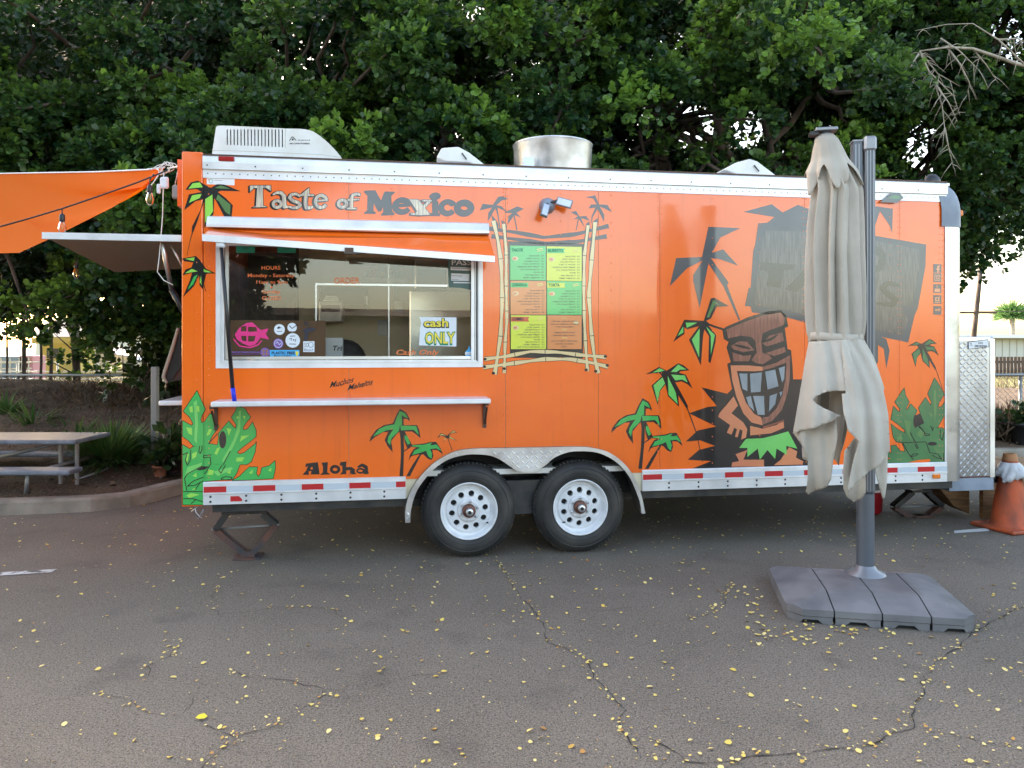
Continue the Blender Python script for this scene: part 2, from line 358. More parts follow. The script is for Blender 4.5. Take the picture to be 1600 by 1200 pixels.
fo = smooth(fo); fi = smooth(fi)
arch = P2(fo); arch = [(arch[0][0], .2)] + arch + [(arch[-1][0], .2)]
seams = [318, 545, 790, 935, 1031, 1257, 1405, 1478]
for a, b in zip(seams, seams[1:]):
    xa, xb = LX(a)+(.0015 if a != 318 else 0), LX(b)-.0015
    m_ = MB(); plate(m_, [[(xa,ZR-.02),(xb,ZR-.02),(xb,ZT+.02),(xa,ZT+.02)]], [win, arch], 0, .004, 'orange', lambda x, z, d: (x, d, z)); m_.build('side_panel', tr)
m_ = MB(); plate(m_, [[(XS,ZB-.01),(-.004,ZB-.01),(-.004,ZTOP+.03),(XS,ZTOP+.03)]], [], -.006, .05, 'orange', lambda x, z, d: (x, d, z)); bevel(m_.build('rear_corner_panel', tr), .008)
m_ = MB(); m_.box((XS+.002,.05,ZTOP-.4),(XS+.05,.5,ZTOP+.01),'orange'); m_.box((XS-.06,.12,ZTOP-.34),(XS,.9,ZTOP+.0),'orange'); m_.build('rear_spoiler', tr)
# structure behind the skin: studs frame and walls
m_ = MB()
plate(m_, [[(0,ZB),(XE,ZB),(XE,ZTOP-.01),(0,ZTOP-.01)]], [[(p[0]+(.01 if k in(1,2) else -.01), p[1]) for k, p in enumerate(win)], arch], .008, .045, 'tan_wall', lambda x, z, d: (x, d, z))
plate(m_, [[(0,ZB),(XE,ZB),(XE,ZTOP-.01),(0,ZTOP-.01)]], [[(3.1,.7),(4.0,.7),(4.0,2.65),(3.1,2.65)], [(4.5,1.3),(5.6,1.3),(5.6,2.5),(4.5,2.5)]], W-.045, W-.01, 'tan_wall', lambda x, z, d: (x, d, z)); m_.box((XE-.03,.05,ZB),(XE+.02,W-.05,ZTOP-.01),'tan_wall')  # unseen door and window holes added in the far wall to light the kitchen
m_.build('inner_wall', tr)
m_ = MB(); m_.box((0,.05,.62),(XE-.04,W-.05,.66),'plastic_white'); m_.build('floor_panel', tr)
VH = [(S(722,257,-.7).x-.17, .58), (S(1175,275,-.7).x-.17, .54)]
vh = [[(x,y),(x+.33,y),(x+.33,y+.33),(x,y+.33)] for x, y in VH]
flat = lambda x, y, d: (x, y, d)
m_ = MB(); plate(m_, [[(-.1,.02),(XE+.05,.02),(XE+.05,W),(-.1,W)]], vh, ZTOP+.012, ZTOP-.012, 'alu_white', flat); m_.build('roof', tr)
m_ = MB(); plate(m_, [[(0,.05),(XE-.04,.05),(XE-.04,W-.05),(0,W-.05)]], vh, ZTOP-.06, ZTOP-.10, 'plastic_white', flat); m_.build('ceiling_panel', tr)
# rear wall with its open hatch
m_ = MB(); plate(m_, [[(0.0,ZB),(W,ZB),(W,ZTOP-.01),(0.0,ZTOP-.01)]], [[(.12,1.25),(2.2,1.25),(2.2,2.36),(.12,2.36)]], 0, .04, 'orange', lambda x, z, d: (XS+.05+d, x+.052, z)); m_.build('rear_wall', tr)
# -- aluminium trims
def extr(prof, x0, x1, mt, name, skip=None, smooth=False):      # profile of (d, z) run along the wall
    m_ = MB(); n = len(prof); vs = [(x0,-d,z) for d, z in prof]+[(x1,-d,z) for d, z in prof]
    fs = [(i, i+n, i+n+1, i+1) for i in range(n-1)]+[tuple(range(n)), tuple(range(2*n-1, n-1, -1))]
    fs.append((n-1, 2*n-1, n, 0)); m_.add(vs, fs, mt); return m_.build(name, tr)
extr([(-.03,ZT-.01),(.007,ZT-.01),(.007,ZT+.048),(.012,ZT+.05),(.012,ZT+.052),(.022,ZT+.054),(.024,ZT+.10),(.02,ZTOP-.004),(.012,ZTOP+.006),(-.03,ZTOP+.012)], -.002, XE+.0, 'alu_white', 'top_rail')
extr([(.012,ZT+.052),(.0255,ZT+.0525),(.0255,ZT+.058),(.012,ZT+.0585)], 0, XE-.05, 'alu', 'rail_bead')
extr([(-.06,ZTOP+.004),(.019,ZTOP+.0065),(.019,ZTOP+.016),(-.06,ZTOP+.018)], -.002, XE, 'brown_metal', 'roof_edge_strip')
for x0, x1 in ((0, S(634,780).x), (S(1003,780).x, XE)):
    extr([(-.03,ZB),(.012,ZB),(.014,ZB+.073),(.022,ZB+.076),(.022,ZB+.082),(.014,ZB+.085),(.014,ZR-.008),(.006,ZR),(-.03,ZR)], x0, x1, 'alu_white', 'bottom_rail')
    k = 0; x = x0+.004
    while x < x1-.02:
        wd = .155 if k % 2 == 0 else .18
        e = min(x+wd, x1-.002)
        m_ = MB(); m_.box((x,-.0156,ZB+.088),(e,-.0135,ZB+.13),'red_tape' if k % 2 == 0 else 'white_tape'); m_.build('reflective_tape', tr); x += wd+.002; k += 1
m_ = MB(); mm = S(372,780).x; plate(m_, [[(mm-.05,ZB+.02),(mm+.03,ZB+.02),(mm+.03,ZB+.035),(mm+.008,ZB+.058),(mm-.05,ZB+.058)]], [], -.0156, -.012, 'red_tape', lambda x, z, d: (x, d, z)); m_.build('reflective_tape', tr)
m_ = MB(); mm = S(1461,747).x; m_.bbox((mm-.035,-.026,ZB+.03),(mm+.035,-.01,ZB+.065),'amber',.005); m_.build('marker_light', tr)
m_ = MB(); mm = S(355,250).x; m_.bbox((mm-.055,-.034,S(355,253).z),(mm+.055,-.018,S(355,246).z),'lens_red',.005); m_.build('marker_light', tr)
# right end: rounded aluminium corner post and its cast cap
m_ = MB(); R_ = .09; XC = XR-R_; n = 12; vs = [(XE-.012,-.006,z) for z in (ZB,2.62)]
pr = [(XE-.012,-.006),(XC,-.006)]+[(XC+R_*math.sin(a), R_-.006-R_*math.cos(a)) for a in [PI/2*k/n for k in range(1, n+1)]]+[(XR,.6)]
def sheet(m_, pr, zs, mt, smooth=True, off=None):
    vs = []; k = len(pr)
    for j, z in enumerate(zs): vs += [(p[0]-(off[j] if off else 0), p[1]+(off[j] if off else 0)*.3, z) for p in pr]
    m_.add(vs, [(j*k+i, j*k+i+1, (j+1)*k+i+1, (j+1)*k+i) for j in range(len(zs)-1) for i in range(k-1)], mt, smooth)
sheet(m_, pr, (ZB, 2.62), 'post_metal'); o = m_.build('corner_post', tr)
m_ = MB(); pr2 = [(XE-.05,-.014),(XC,-.014)]+[(XC+(R_+.008)*math.sin(a), R_-.006-(R_+.008)*math.cos(a)) for a in [PI/2*k/n for k in range(1, n+1)]]+[(XR+.008,.6)]
sheet(m_, pr2, (2.60,2.64,2.74,2.80,2.86,2.905,2.94,2.96,2.968), 'cast_grey', True, (0,0,0,.008,.025,.05,.085,.13,.2)); m_.build('corner_cap', tr)
m_ = MB(); m_.box((XE,.22,ZB),(XR-.012,W,ZTOP-.05),'alu_white') ; m_.build('front_wall', tr)
m_ = MB(); mm = S(1507,327).x; m_.bbox((XR-.02,.03,2.70),(XR+.025,.09,2.75),'amber',.01); m_.build('marker_light', tr)
m_ = MB(); m_.box((XE-.014,-.0085,ZB+.165),(XE-.002,-.003,ZT-.012),'alu_white'); m_.build('edge_strip', tr)
m_ = MB(); m_.ball((S(1470,285).x-.02,.08,ZTOP+.03), .07, 'black_plastic', 12, (1.1,.7,1)); m_.tube([(S(1470,285).x-.09,.1,ZTOP+.05),(S(1455,283).x-.04,.14,ZTOP+.03),(S(1450,283).x-.08,.3,ZTOP+.01)], .012,'black_plastic'); m_.build('cable_gland', tr)
# rivets: rows of low domes, too many to count
m_ = MB()
def rivet(x, z, d=.0, r=.0055, mt='orange'):
    vs = [(x+r*math.cos(t)*q, -d-h, z+r*math.sin(t)*q) for q, h in ((1,0),(.65,.0022)) for t in [2*PI*k/6 for k in range(6)]]
    m_.add(vs, [(i,(i+1)%6,6+(i+1)%6,6+i) for i in range(6)]+[tuple(range(6,12))], mt, True)
def inside(x, z):
    if win[0][0]-.03 < x < win[1][0]+.03 and wz0-.03 < z < wz1+.03: return True
    q = [p for p in arch]; c = False
    for i in range(len(q)):
        a, b = q[i], q[i-1]
        if (a[1] > z) != (b[1] > z) and x < (b[0]-a[0])*(z-a[1])/(b[1]-a[1])+a[0]: c = not c
    return c
for px in (612, 700, 787, 876, 955, 1028, 1113, 1187, 1332, 1390):
    z = ZR+.04
    while z < ZT-.04:
        if not inside(LX(px), z): rivet(LX(px), z, r=.006)
        z += .105
for px in (323, 545, 790, 1031, 1257, 1405, 1470):
    for dx in (-.014, .014):
        z = ZR+.03
        while z < ZT-.02:
            if not inside(LX(px)+dx, z) and (px != 323 or dx > 0): rivet(LX(px)+dx, z)
            z += .052
x = .03
while x < XE:
    rivet(x, ZT+.022, .007, .005, 'steel_dark')
    if int(x/.055) % 6 == 0: rivet(x, ZT+.078, .024, .006, 'steel_dark')
    x += .055
for px in (308,):
    z = 1.0
    while z < 2.3: rivet(LX(px), z, .006); z += .12
m_.build('rivet', tr, 'stuff')
m_ = MB()                                              # screws in pairs on the bottom rail
x = .05
while x < XE-.02:
    for dz in (.022, .058):
        if not (S(634,780).x-.02 < x < S(1003,780).x+.02): m_.ball((x,-.014,ZB+dz), .009, 'steel_dark', 6, (1,.5,1))
    x += .245
m_.build('rail_screw', tr, 'stuff')
# -- wheel arches
m = M['diamond'] = mat('diamond', (.66,.67,.68), .30, 1); noise_col(m, (.52,.53,.55), (.76,.77,.78), 5, 8, rough=(.2,.45))
def inpoly(x, z, q):
    c = False
    for i in range(len(q)):
        a, b = q[i], q[i-1]
        if (a[1] > z) != (b[1] > z) and x < (b[0]-a[0])*(z-a[1])/(b[1]-a[1])+a[0]: c = not c
    return c
def tread(par, x0, x1, z0, z1, y, p, mask=None):        # raised lozenges of tread plate
    m_ = MB(); i = 0; x = x0+p/2
    while x < x1-p*.3:
        j = 0; z = z0+p/2
        while z < z1-p*.3:
            if mask is None or all(inpoly(x+a*p*.4, z+b*p*.4, mask) for a in (-1,1) for b in (-1,1)):
                a = PI/4 if (i+j) % 2 else -PI/4; c, s_ = math.cos(a), math.sin(a); l, w_, h = p*.58, p*.17, p*.17
                base = [(-l,0),(0,-w_),(l,0),(0,w_)]; tp = [(-l*.7,0),(l*.7,0)]
                vs = [(x+u*c-v*s_, y, z+u*s_+v*c) for u, v in base]+[(x+u*c, y-h, z+u*s_) for u, v in tp]
                m_.add(vs, [(0,1,5,4),(1,2,5),(2,3,4,5),(3,0,4)], 'diamond')
            z += p; j += 1
        x += p; i += 1
    return m_.build('tread_pattern', par, 'stuff')
m_ = MB(); plate(m_, [P2(fo+fi[::-1])], [], -.035, 0, 'diamond', lambda x, z, d: (x, d, z)); fnd = m_.build('fender', tr)
fp_ = P2(fo+fi[::-1]); tread(fnd, min(p[0] for p in fp_), max(p[0] for p in fp_), .2, 1.1, -.0352, .036, fp_)
m_ = MB()
for i in range(len(fo)-1): 
    a, b = S(*fo[i]), S(*fo[i+1]); m_.add([(a.x,-.037,a.z),(b.x,-.037,b.z),(b.x,.25,b.z),(a.x,.25,a.z)], [(0,1,2,3)], 'galv')
m_.box((S(634,780).x,.30,.40),(S(1004,780).x,.33,1.02),'black'); m_.box((S(634,780).x,.01,.98),(S(1004,780).x,.32,1.0),'black')
m_.build('wheel_well', tr)
m_ = MB(); m_.box((S(800,780).x-.05,.1,.30),(S(840,780).x+.05,.3,.56),'steel_dark'); m_.tube([(S(733,780).x,.2,.5),(S(907,780).x,.2,.5)], .03,'steel_dark'); m_.build('axle_hanger', tr)
# -- wheels
def wheel(cx, rot, idx):
    wo_ = thing_part('wheel', tr, (cx, 0.015, .357)); 
    R = Matrix.Rotation(PI/2, 4, 'X')                  # lathe axis Z -> -Y (outwards)
    ro = .357
    prof = [(.205,-.01),(.212,.012),(.225,.018),(.25,.028),(.285,.030),(.315,.018),(.33,.004),(.345,-.012),(ro-.004,-.028),(ro,-.045),(ro,-.19),(.33,-.22),(.22,-.22)]
    m_ = MB(); m_.lathe(prof, 'rubber', 64, R)
    for k in range(72):                                # tread blocks
        a = 2*PI*k/72; q = Matrix.Rotation(a, 4, 'Z'); m_.box((ro-.004,-.012,-.052),(ro+.004,.006,-.03),'rubber', R @ q)
        m_.box((ro-.004,-.012,-.12),(ro+.004,.006,-.07),'rubber', R @ q)
    for r_ in (.245,.30): m_.lathe([(r_,.026 if r_ < .28 else .024),(r_+.004,.032 if r_ < .28 else .029),(r_+.008,.026 if r_ < .28 else .024)], 'rubber', 64, R)
    m_.build('tyre', wo_)
    m_ = MB(); m_.lathe([(.214,.012),(.218,.022),(.212,.026),(.206,.02),(.200,.004),(.196,-.03),(.172,-.04),(.165,-.024)], 'paint_white', 56, R)
    holes = [ell(.128*math.cos(2*PI*k/10+rot), .128*math.sin(2*PI*k/10+rot), .0225, n=12) for k in range(10)]
    v, f = region([ell(0,0,.166,n=56)], holes+[ell(0,0,.05,n=20)])
    dz = lambda r_: -.024 + .012*max(0, min(1, (.15-r_)/.05))
    m_.add([R @ Vector((q.x, q.y, dz(q.length))) for q in v], [list(t) for t in f], 'paint_white', True)
    for h in holes: m_.add([R @ Vector((x, y, z)) for z in (-.022,-.05) for x, y in h], [(i,(i+1)%12,12+(i+1)%12,12+i) for i in range(12)], 'paint_white')
    m_.lathe([(.085,-.0115),(.088,-.004),(.07,-.0035),(.052,-.006)], 'paint_white', 30, R)
    m_.build('rim', wo_)
    m_ = MB(); m_.lathe([(.20,-.06),(.0,-.06)], 'black', 24, R); m_.build('brake_drum', wo_)
    m_ = MB(); m_.lathe([(.05,-.02),(.05,.022),(.044,.032),(.03,.034)], 'hub', 24, R); m_.lathe([(.028,.03),(.028,.066),(.024,.07),(.0,.07)], 'galv', 18, R); m_.lathe([(.014,.0705),(0,.0705)],'black',10,R); m_.build('hub_cap', wo_)
    for k in range(6):
        a = 2*PI*k/6+rot+.2; m_ = MB(); m_.lathe([(.011,-.004),(.011,.010),(.006,.014),(0,.014)], 'galv', 6, Matrix.Translation(Vector((.07*math.cos(a),0,.07*math.sin(a)))) @ R, False); m_.build('lug_nut', wo_)
    a = -.6 if idx == 0 else -2.4; m_ = MB(); m_.tube([R @ Vector((.178*math.cos(a),.178*math.sin(a),-.02)), R @ Vector((.165*math.cos(a),.165*math.sin(a),.012))], .006, 'black', 6); m_.build('valve_stem', wo_)
def thing_part(name, parent, loc=(0,0,0)):
    o = bpy.data.objects.new(name, None); col.objects.link(o); o.parent = parent; o.location = loc; o.empty_display_size = .1; return o
wheel(S(733,797).x, .15, 0); wheel(S(907,794).x, .3, 1)
# -- chassis, jacks
m_ = MB(); m_.box((.05,.05,.40),(S(640,780).x,.11,ZB),'steel_dark'); m_.box((S(1003,780).x,.05,.40),(XE+.1,.11,ZB),'steel_dark'); m_.box((.05,.34,.34),(XE+.1,.40,ZB),'steel_dark'); m_.box((.05,W-.16,.36),(XE+.1,W-.1,ZB),'steel_dark')
for k in range(9): x = .1+k*(XE-.2)/8; m_.box((x,.41,.40),(x+.05,W-.17,ZB-.002),'steel_dark')
m_.box((.0,.34,ZB-.02),(XE,W-.03,ZB+.01),'steel_dark'); m_.box((XE+.0,.25,.39),(XE+.75,.38,.475),'steel_dark'); m_.build('chassis', tr)
def bar(m_, a, b, wd, th, mt):
    a, b = Vector(a), Vector(b); d = (b-a); l = d.length; d.normalize(); n_ = Vector((0,1,0)); s_ = d.cross(n_).normalized()
    vs = [a+s_*wd*i+n_*th*j for i in (-.5,.5) for j in (-.5,.5)]+[b+s_*wd*i+n_*th*j for i in (-.5,.5) for j in (-.5,.5)]
    m_.add(vs, [(0,1,3,2),(4,6,7,5),(0,4,5,1),(1,5,7,3),(3,7,6,2),(2,6,4,0)], mt)
yj = .28
def J(px, py): q = S(px, py, -yj); return (q.x, yj, q.z)
def jack(pts, base_w, label=None):
    j = thing_part('scissor_jack', tr)
    tl, el, bl, trr, er, br = [J(*p) for p in pts]
    for a, b in ((tl,el),(el,bl),(trr,er),(er,br)):
        m_ = MB()
        for dy in (-.035,.035): bar(m_, (a[0],a[1]+dy,a[2]), (b[0],b[1]+dy,b[2]), .045, .006, 'rust' if b in (bl,br) else 'steel_dark')
        bar(m_, a, b, .02, .066, 'rust' if b in (bl,br) else 'steel_dark'); m_.build('arm', j)
    m_ = MB(); m_.tube([(el[0]-.03,yj,el[2]),(er[0]+.02,yj,er[2])], .009, 'galv_post'); m_.build('screw_rod', j)
    m_ = MB(); cx = (bl[0]+br[0])/2; m_.box((cx-base_w,yj-.09,0.002),(cx+base_w,yj+.09,.012),'rust'); m_.box((cx-.05,yj-.04,.012),(cx+.05,yj+.04,bl[2]+.02),'rust'); m_.build('foot_plate', j)
    m_ = MB(); m_.box((tl[0]-.03,yj-.06,tl[2]),(trr[0]+.03,yj+.06,tl[2]+.02),'steel_dark'); m_.build('top_plate', j)
yj = .30
jack([(355,802),(337,827),(383,864),(411,802),(432,820),(394,864)], .10)
yj = .75
jack([(1424,768),(1396,792),(1432,815),(1446,768),(1470,790),(1440,815)], .09)
yj = .3
m_ = MB(); m_.tube([(S(1040,790).x,.5,.37),(S(1190,790).x,.5,.37)], .022, 'paint_white'); m_.tube([(S(1040,790).x,.44,.34),(S(1150,790).x,.44,.34)], .014, 'cream'); m_.build('drain_pipe', tr)
m_ = MB(); m_.lathe([(.09,0),(.11,.02),(.12,.2),(.122,.21),(.11,.21),(.0,.19)], 'terracotta', 20); 
bk = m_.build('red_bucket'); M['bucket_red'] = mat('bucket_red', (.35,.01,.02), .4); bk.data.materials[0] = M['bucket_red']; q = at(1359,790,7.4); bk.location = (q.x, 7.4, .0)
tag(bk, 'small red bucket on the asphalt under the trailer behind the umbrella pole', 'bucket')
m = M['diamond_box'] = mat('diamond_box', (.45,.47,.5), .28, 1); noise_col(m, (.36,.38,.41), (.52,.54,.57), 4, 8, rough=(.2,.42))
# -- tongue box with diamond plate and the sign
tb = thing_part('tongue_box', tr); xb0 = XR+.0; dloc = -.10
def Bx(px, py): return S(px, py, dloc)
bx1 = Bx(1554,600).x; bz0, bz1 = Bx(1540,746).z, Bx(1530,526).z
m_ = MB(); m_.bbox((XR+.028,-dloc,bz0),(bx1,-dloc+.9,bz1),'diamond_box',.012); m_.build('box_body', tb)
tread(tb, XR+.034, bx1-.05, bz0+.01, bz1-.04, -dloc-.0003, .034)
m_ = MB(); m_.box((bx1-.045,-dloc-.004,bz0),(bx1-.0,-dloc-.001,bz1-.02),'alu'); m_.box((XR+.029,-dloc-.004,bz1-.035),(bx1-.046,-dloc-.001,bz1-.006),'alu'); m_.build('box_trim', tb)
m_ = MB(); m_.box((XR-.05,-dloc+.01,bz0-.11),(bx1,-dloc+.2,bz0-.002),'cast_grey'); m_.build('tongue_beam', tb)
PB = lambda px, py, d=0: Bx(px, py) - Vector((0, d, 0))
m_ = MB(); paint(m_, [[(1512,534),(1543,530),(1545,542),(1512,546)]], 'black', .0045, plane=PB); paint(m_, [[(1513,535),(1542.3,531.2),(1544,541.3),(1513,545)]], 'letter_white', .0055, plane=PB)
text(m_, 'NO', 1528, 1535, 537.3, 3.0, 'black', .0065, .02, plane=PB); text(m_, 'SMOKING', 1522, 1541, 542, 3.0, 'black', .0065, .02, plane=PB); paint(m_, stroke([(1514.5,537),(1517,536.5),(1516,540),(1518.5,540)], .6), 'ink', .0065, plane=PB)
m_.build('sign_plate', tb)
# -- rooftop air conditioner
ac = thing_part('roof_air_conditioner', tr)
yb = .14; A_ = crop(270, 180, 5.3333)
def PA(px, py, d=0): q = S(px, py, -yb); return Vector((q.x, yb-d, q.z))
prof = A_([(322,375),(330,300),(345,200),(360,98),(375,87),(415,86),(700,98),(940,111),(1060,113),(1110,118),(1170,135),(1230,175),(1290,225),(1350,285),(1400,345),(1420,385)])
slots = [A_([(448+k*28.7,118),(458+k*28.7,118),(459+k*28.7,247+k*1.2),(449+k*28.7,247+k*1.2)]) for k in range(17)]
to2 = lambda ps: [(PA(*p).x, PA(*p).z) for p in ps]
m_ = MB(); v, f = region([to2(prof)], [to2(s_) for s_ in slots]); p2 = to2(prof)
m_.add([(q.x,yb,q.y) for q in v], [t for t in f], 'plastic_white')
for s_ in slots:
    q = to2(s_); m_.add([(x,y,z) for y in (yb,yb+.03) for x,z in q], [(i,(i+1)%4,4+(i+1)%4,4+i) for i in range(4)], 'plastic_white')
n = len(p2); cxm = sum(p[0] for p in p2)/n
rows = [(yb,0),(yb+.5,0),(yb+.66,.06),(yb+.7,.12)]
vs = []
for y, inn in rows: vs += [(x+(cxm-x)*inn*.3, y, z-inn*.6 if z > ZTOP+.1 else z) for x, z in p2]
m_.add(vs, [(r*n+i, r*n+i+1, (r+1)*n+i+1, (r+1)*n+i) for r in range(len(rows)-1) for i in range(n-1)]+[tuple(range(3*n,4*n))], 'plastic_white', True)
o = m_.build('shroud', ac)
m_ = MB(); q0, q1 = PA(344,225), PA(445,198); m_.box((q0.x,yb+.035,q0.z-.08),(q1.x,yb+.05,q1.z-.02),'black'); m_.build('dark_backing', ac)  # black box behind the slots, standing in for the shade inside
m_ = MB(); paint(m_, stroke(A_([(325,292),(600,300),(1000,318),(1250,330),(1400,352)]), .45), 'cream_grey', .0015, plane=PA)
paint(m_, stroke(A_([(938,112),(938,275)]), .5), 'cream_grey', .0015, plane=PA)
paint(m_, stroke(A_([(972,215),(992,182),(1003,182)]), 1.1)+stroke(A_([(1003,182),(1028,212)]), 1.1)+[ell(*A_([(1000,203)])[0], 1.6, n=8)], 'ink', .002, plane=PA)
text(m_, 'Advent', *[A_([(x,0)])[0][0] for x in (1040,1145)], A_([(0,214)])[0][1], 2.6, 'greyed_black', .002, plane=PA, slope=0)
text(m_, 'AIR CONDITIONING', *[A_([(x,0)])[0][0] for x in (972,1140)], A_([(0,242)])[0][1], 2.2, 'ink', .002, .03, plane=PA); m_.build('logo_print', ac)
# -- roof vents and exhaust fan
def lid(px0, px1, pyb, pts, y):
    lid_ = thing_part('roof_vent', tr)
    def PV(px, py, yy): q = S(px, py, -yy); return (q.x, yy, q.z)
    a, b = PV(px0, pyb, y), PV(px1, pyb+4, y)
    m_ = MB(); plate(m_, [[(a[0],y),(b[0],y),(b[0],y+.40),(a[0],y+.40)]], [[(a[0]+.03,y+.03),(b[0]-.03,y+.03),(b[0]-.03,y+.37),(a[0]+.03,y+.37)]], ZTOP+.045, ZTOP+.0125, 'brown_metal', flat); m_.build('vent_frame', lid_)
    P_ = [PV(*p, y-.01) for p in pts]; Q_ = [(p[0]+.02, y+.42, p[2]+.01) for p in P_]; n = len(P_); c = [(.5*(p[0]+q[0]), y+.2, p[2]+.03) for p, q in zip(P_, Q_)]
    m_ = MB(); m_.add(P_+Q_, [tuple(range(n)), tuple(range(2*n-1,n-1,-1))]+[(i,i+n,(i+1)%n+n,(i+1)%n) for i in range(n)], 'plastic_white'); bevel(m_.build('vent_lid', lid_), .012, 3)
    m_ = MB(); a = pts[2]; m_.tube([PV(a[0]+(px1-px0)*.08, a[1]+10, y-.02), PV(a[0]+(px1-px0)*.18, a[1]+20, y-.03)], .006, 'dark_metal', 6); m_.build('lid_arm', lid_)
lid(686, 758, 257, [(682,246),(690,231),(716,229),(733,238),(760,259),(752,261),(733,254),(696,252)], .55)
lid(1136, 1214, 275, [(1131,265),(1150,254),(1172,248),(1184,252),(1217,277),(1206,279),(1180,275),(1150,272)], .5)
ef = thing_part('exhaust_fan', tr); yc = .95
q0 = S(811,235,-yc+.3); q1 = S(938,235,-yc+.3); cx, rr = (q0.x+q1.x)/2, (q1.x-q0.x)/2; zt = S(874,229,-yc).z
m_ = MB(); T_ = Matrix.Translation(Vector((cx,yc,0)))
m_.lathe([(rr*.93,ZTOP+.02),(rr*.95,ZTOP+.06),(rr*.985,zt-.02),(rr,zt-.008),(rr*1.01,zt),(rr*.99,zt+.004),(rr*.97,zt-.004),(rr*.93,ZTOP+.1)], 'galv', 48, T_); m_.build('fan_drum', ef)
m_ = MB(); m_.lathe([(rr*.9,ZTOP+.1),(0,ZTOP+.12)], 'dark_metal', 24, T_); m_.build('fan_plate', ef)
m_ = MB(); a = S(822,262,-.6); m_.box((a.x-.02,.955-rr*.98,ZTOP+.12),(a.x+.07,.96-rr*.9,ZTOP+.24),'paper'); m_.build('rating_label', ef)
m_ = MB(); m_.box((cx-rr*1.05,yc-rr*.9,ZTOP+.012),(cx+rr*1.0,yc+rr*.9,ZTOP+.03),'galv'); m_.build('curb_plate', ef)
# -- security light on the wall
sl = thing_part('security_light', tr); q = S(855,322)
m_ = MB(); R = Matrix.Rotation(PI/2, 4, 'X'); m_.lathe([(.062,0),(.06,.02),(.045,.045),(.03,.07),(0,.075)], 'cast_grey', 24, Matrix.Translation(q) @ R); m_.build('lamp_base', sl)
def head(c, axis_z, tilt, l, wd):
    h = MB(); mx = Matrix.Translation(c) @ Matrix.Rotation(axis_z, 4, 'Y') @ Matrix.Rotation(tilt, 4, 'X')
    h.box((-wd/2,-.012,-l),(wd/2,.012,0),'cast_grey', mx); h.box((-wd/2+.006,-.0145,-l+.006),(wd/2-.006,-.0125,-.008),'galv', mx); o = h.build('lamp_head', sl); bevel(o,.004)
head(q+Vector((-.02,-.07,.0)), .32, -.45, .115, .055); head(q+Vector((.06,-.07,.03)), -1.25, -.35, .12, .062)
m_ = MB(); m_.tube([q+Vector((0,-.06,0)), q+Vector((-.02,-.075,0))], .012,'steel_dark'); m_.tube([q+Vector((0,-.06,.01)), q+Vector((.07,-.07,.03))], .012,'steel_dark'); m_.build('lamp_joint', sl)
# -- serving window
sw = thing_part('serving_window', tr); x0, x1 = win[0][0], win[1][0]
def frame(x0, x1, z0, z1, wd, d0, d1, mt, name='window_frame', par=None):
    m_ = MB(); plate(m_, [[(x0,z0),(x1,z0),(x1,z1),(x0,z1)]], [[(x0+wd,z0+wd),(x1-wd,z0+wd),(x1-wd,z1-wd),(x0+wd,z1-wd)]], d0, d1, mt, lambda x, z, d: (x, -d, z)); o = m_.build(name, par or sw); return o
frame(x0-.016, x1+.016, wz0-.016, wz1+.016, .032, .006, -.004+.005, 'alu_white')
frame(x0+.006, x1-.006, wz0+.006, wz1-.006, .034, -.004, -.05, 'alu_white')
frame(x0+.045, x1-.045, wz0+.045, wz1-.02, .022, -.018, -.04, 'alu', 'sash_frame')
m_ = MB(); gx0, gx1 = x0+.06, x1-.06; m_.box((gx0,.028,wz0+.06),(LX(608),.032,wz1-.03),'glass'); m_.build('glass_pane', sw)
m_ = MB(); m_.box((LX(606),.036,wz0+.06),(gx1,.040,wz1-.03),'glass'); m_.build('glass_pane', sw)
xm, zm = LX(493), S(600,446).z
m_ = MB(); m_.box((xm,.041,zm),(LX(700),.055,zm+.014),'alu'); m_.build('sash_bar', sw)
m_ = MB(); m_.box((xm-.006,.0415,wz0+.05),(xm+.006,.054,zm+.014),'alu'); m_.build('sash_bar', sw)
m_ = MB(); m_.box((LX(607),.0325,wz0+.05),(LX(607)+.006,.0355,zm),'alu'); m_.build('sash_bar', sw)
for px, w_, c in ((740,.018,'alu_white'),(746,.010,'black')):
    m_ = MB(); m_.box((LX(px)-w_,.002,wz0+.03),(LX(px)+w_*.2,.016,wz1-.03),c); m_.build('sash_stile', sw)
for zz in (S(600,566).z,): 
    m_ = MB(); m_.box((x0+.03,.0005,zz),(x1-.03,.014,zz+.012),'alu_white'); m_.build('sill_track', sw)
# stickers and papers on the glass
PG = lambda px, py, d=0: S(px, py, -.027+d)
H_ = crop(330, 360, 5.4565); I_ = crop(550, 360, 5.4565)
def sticker(name, fn): m_ = MB(); fn(m_); return m_.build(name, sw)
def f(m_):
    paint(m_, [H_([(165,765),(975,770),(975,1088),(160,1088)])], 'cardboard', .001, plane=lambda a, b, d=0: S(a, b, -.034))
sticker('cardboard_sheet', f)
def f(m_):
    e1 = [H_([(200,890),(240,830),(300,790),(350,783),(400,830),(425,850),(490,835),(465,880),(495,930),(420,915),(380,970),(330,990),(270,965),(220,930)])]
    ex = [H_(q) for q in ([(255,820),(300,815),(300,860),(255,862)],[(315,822),(385,825),(390,862),(315,865)],[(255,900),(300,900),(300,945),(262,940)],[(315,900),(380,900),(365,945),(315,950)])]
    paint(m_, e1, 'pink', .001, excl=ex, plane=PG); paint(m_, stroke(H_([(190,925),(240,985),(330,1000),(400,975),(430,940)]), 2), 'pink', .0012, plane=PG)
sticker('fish_sticker', f)
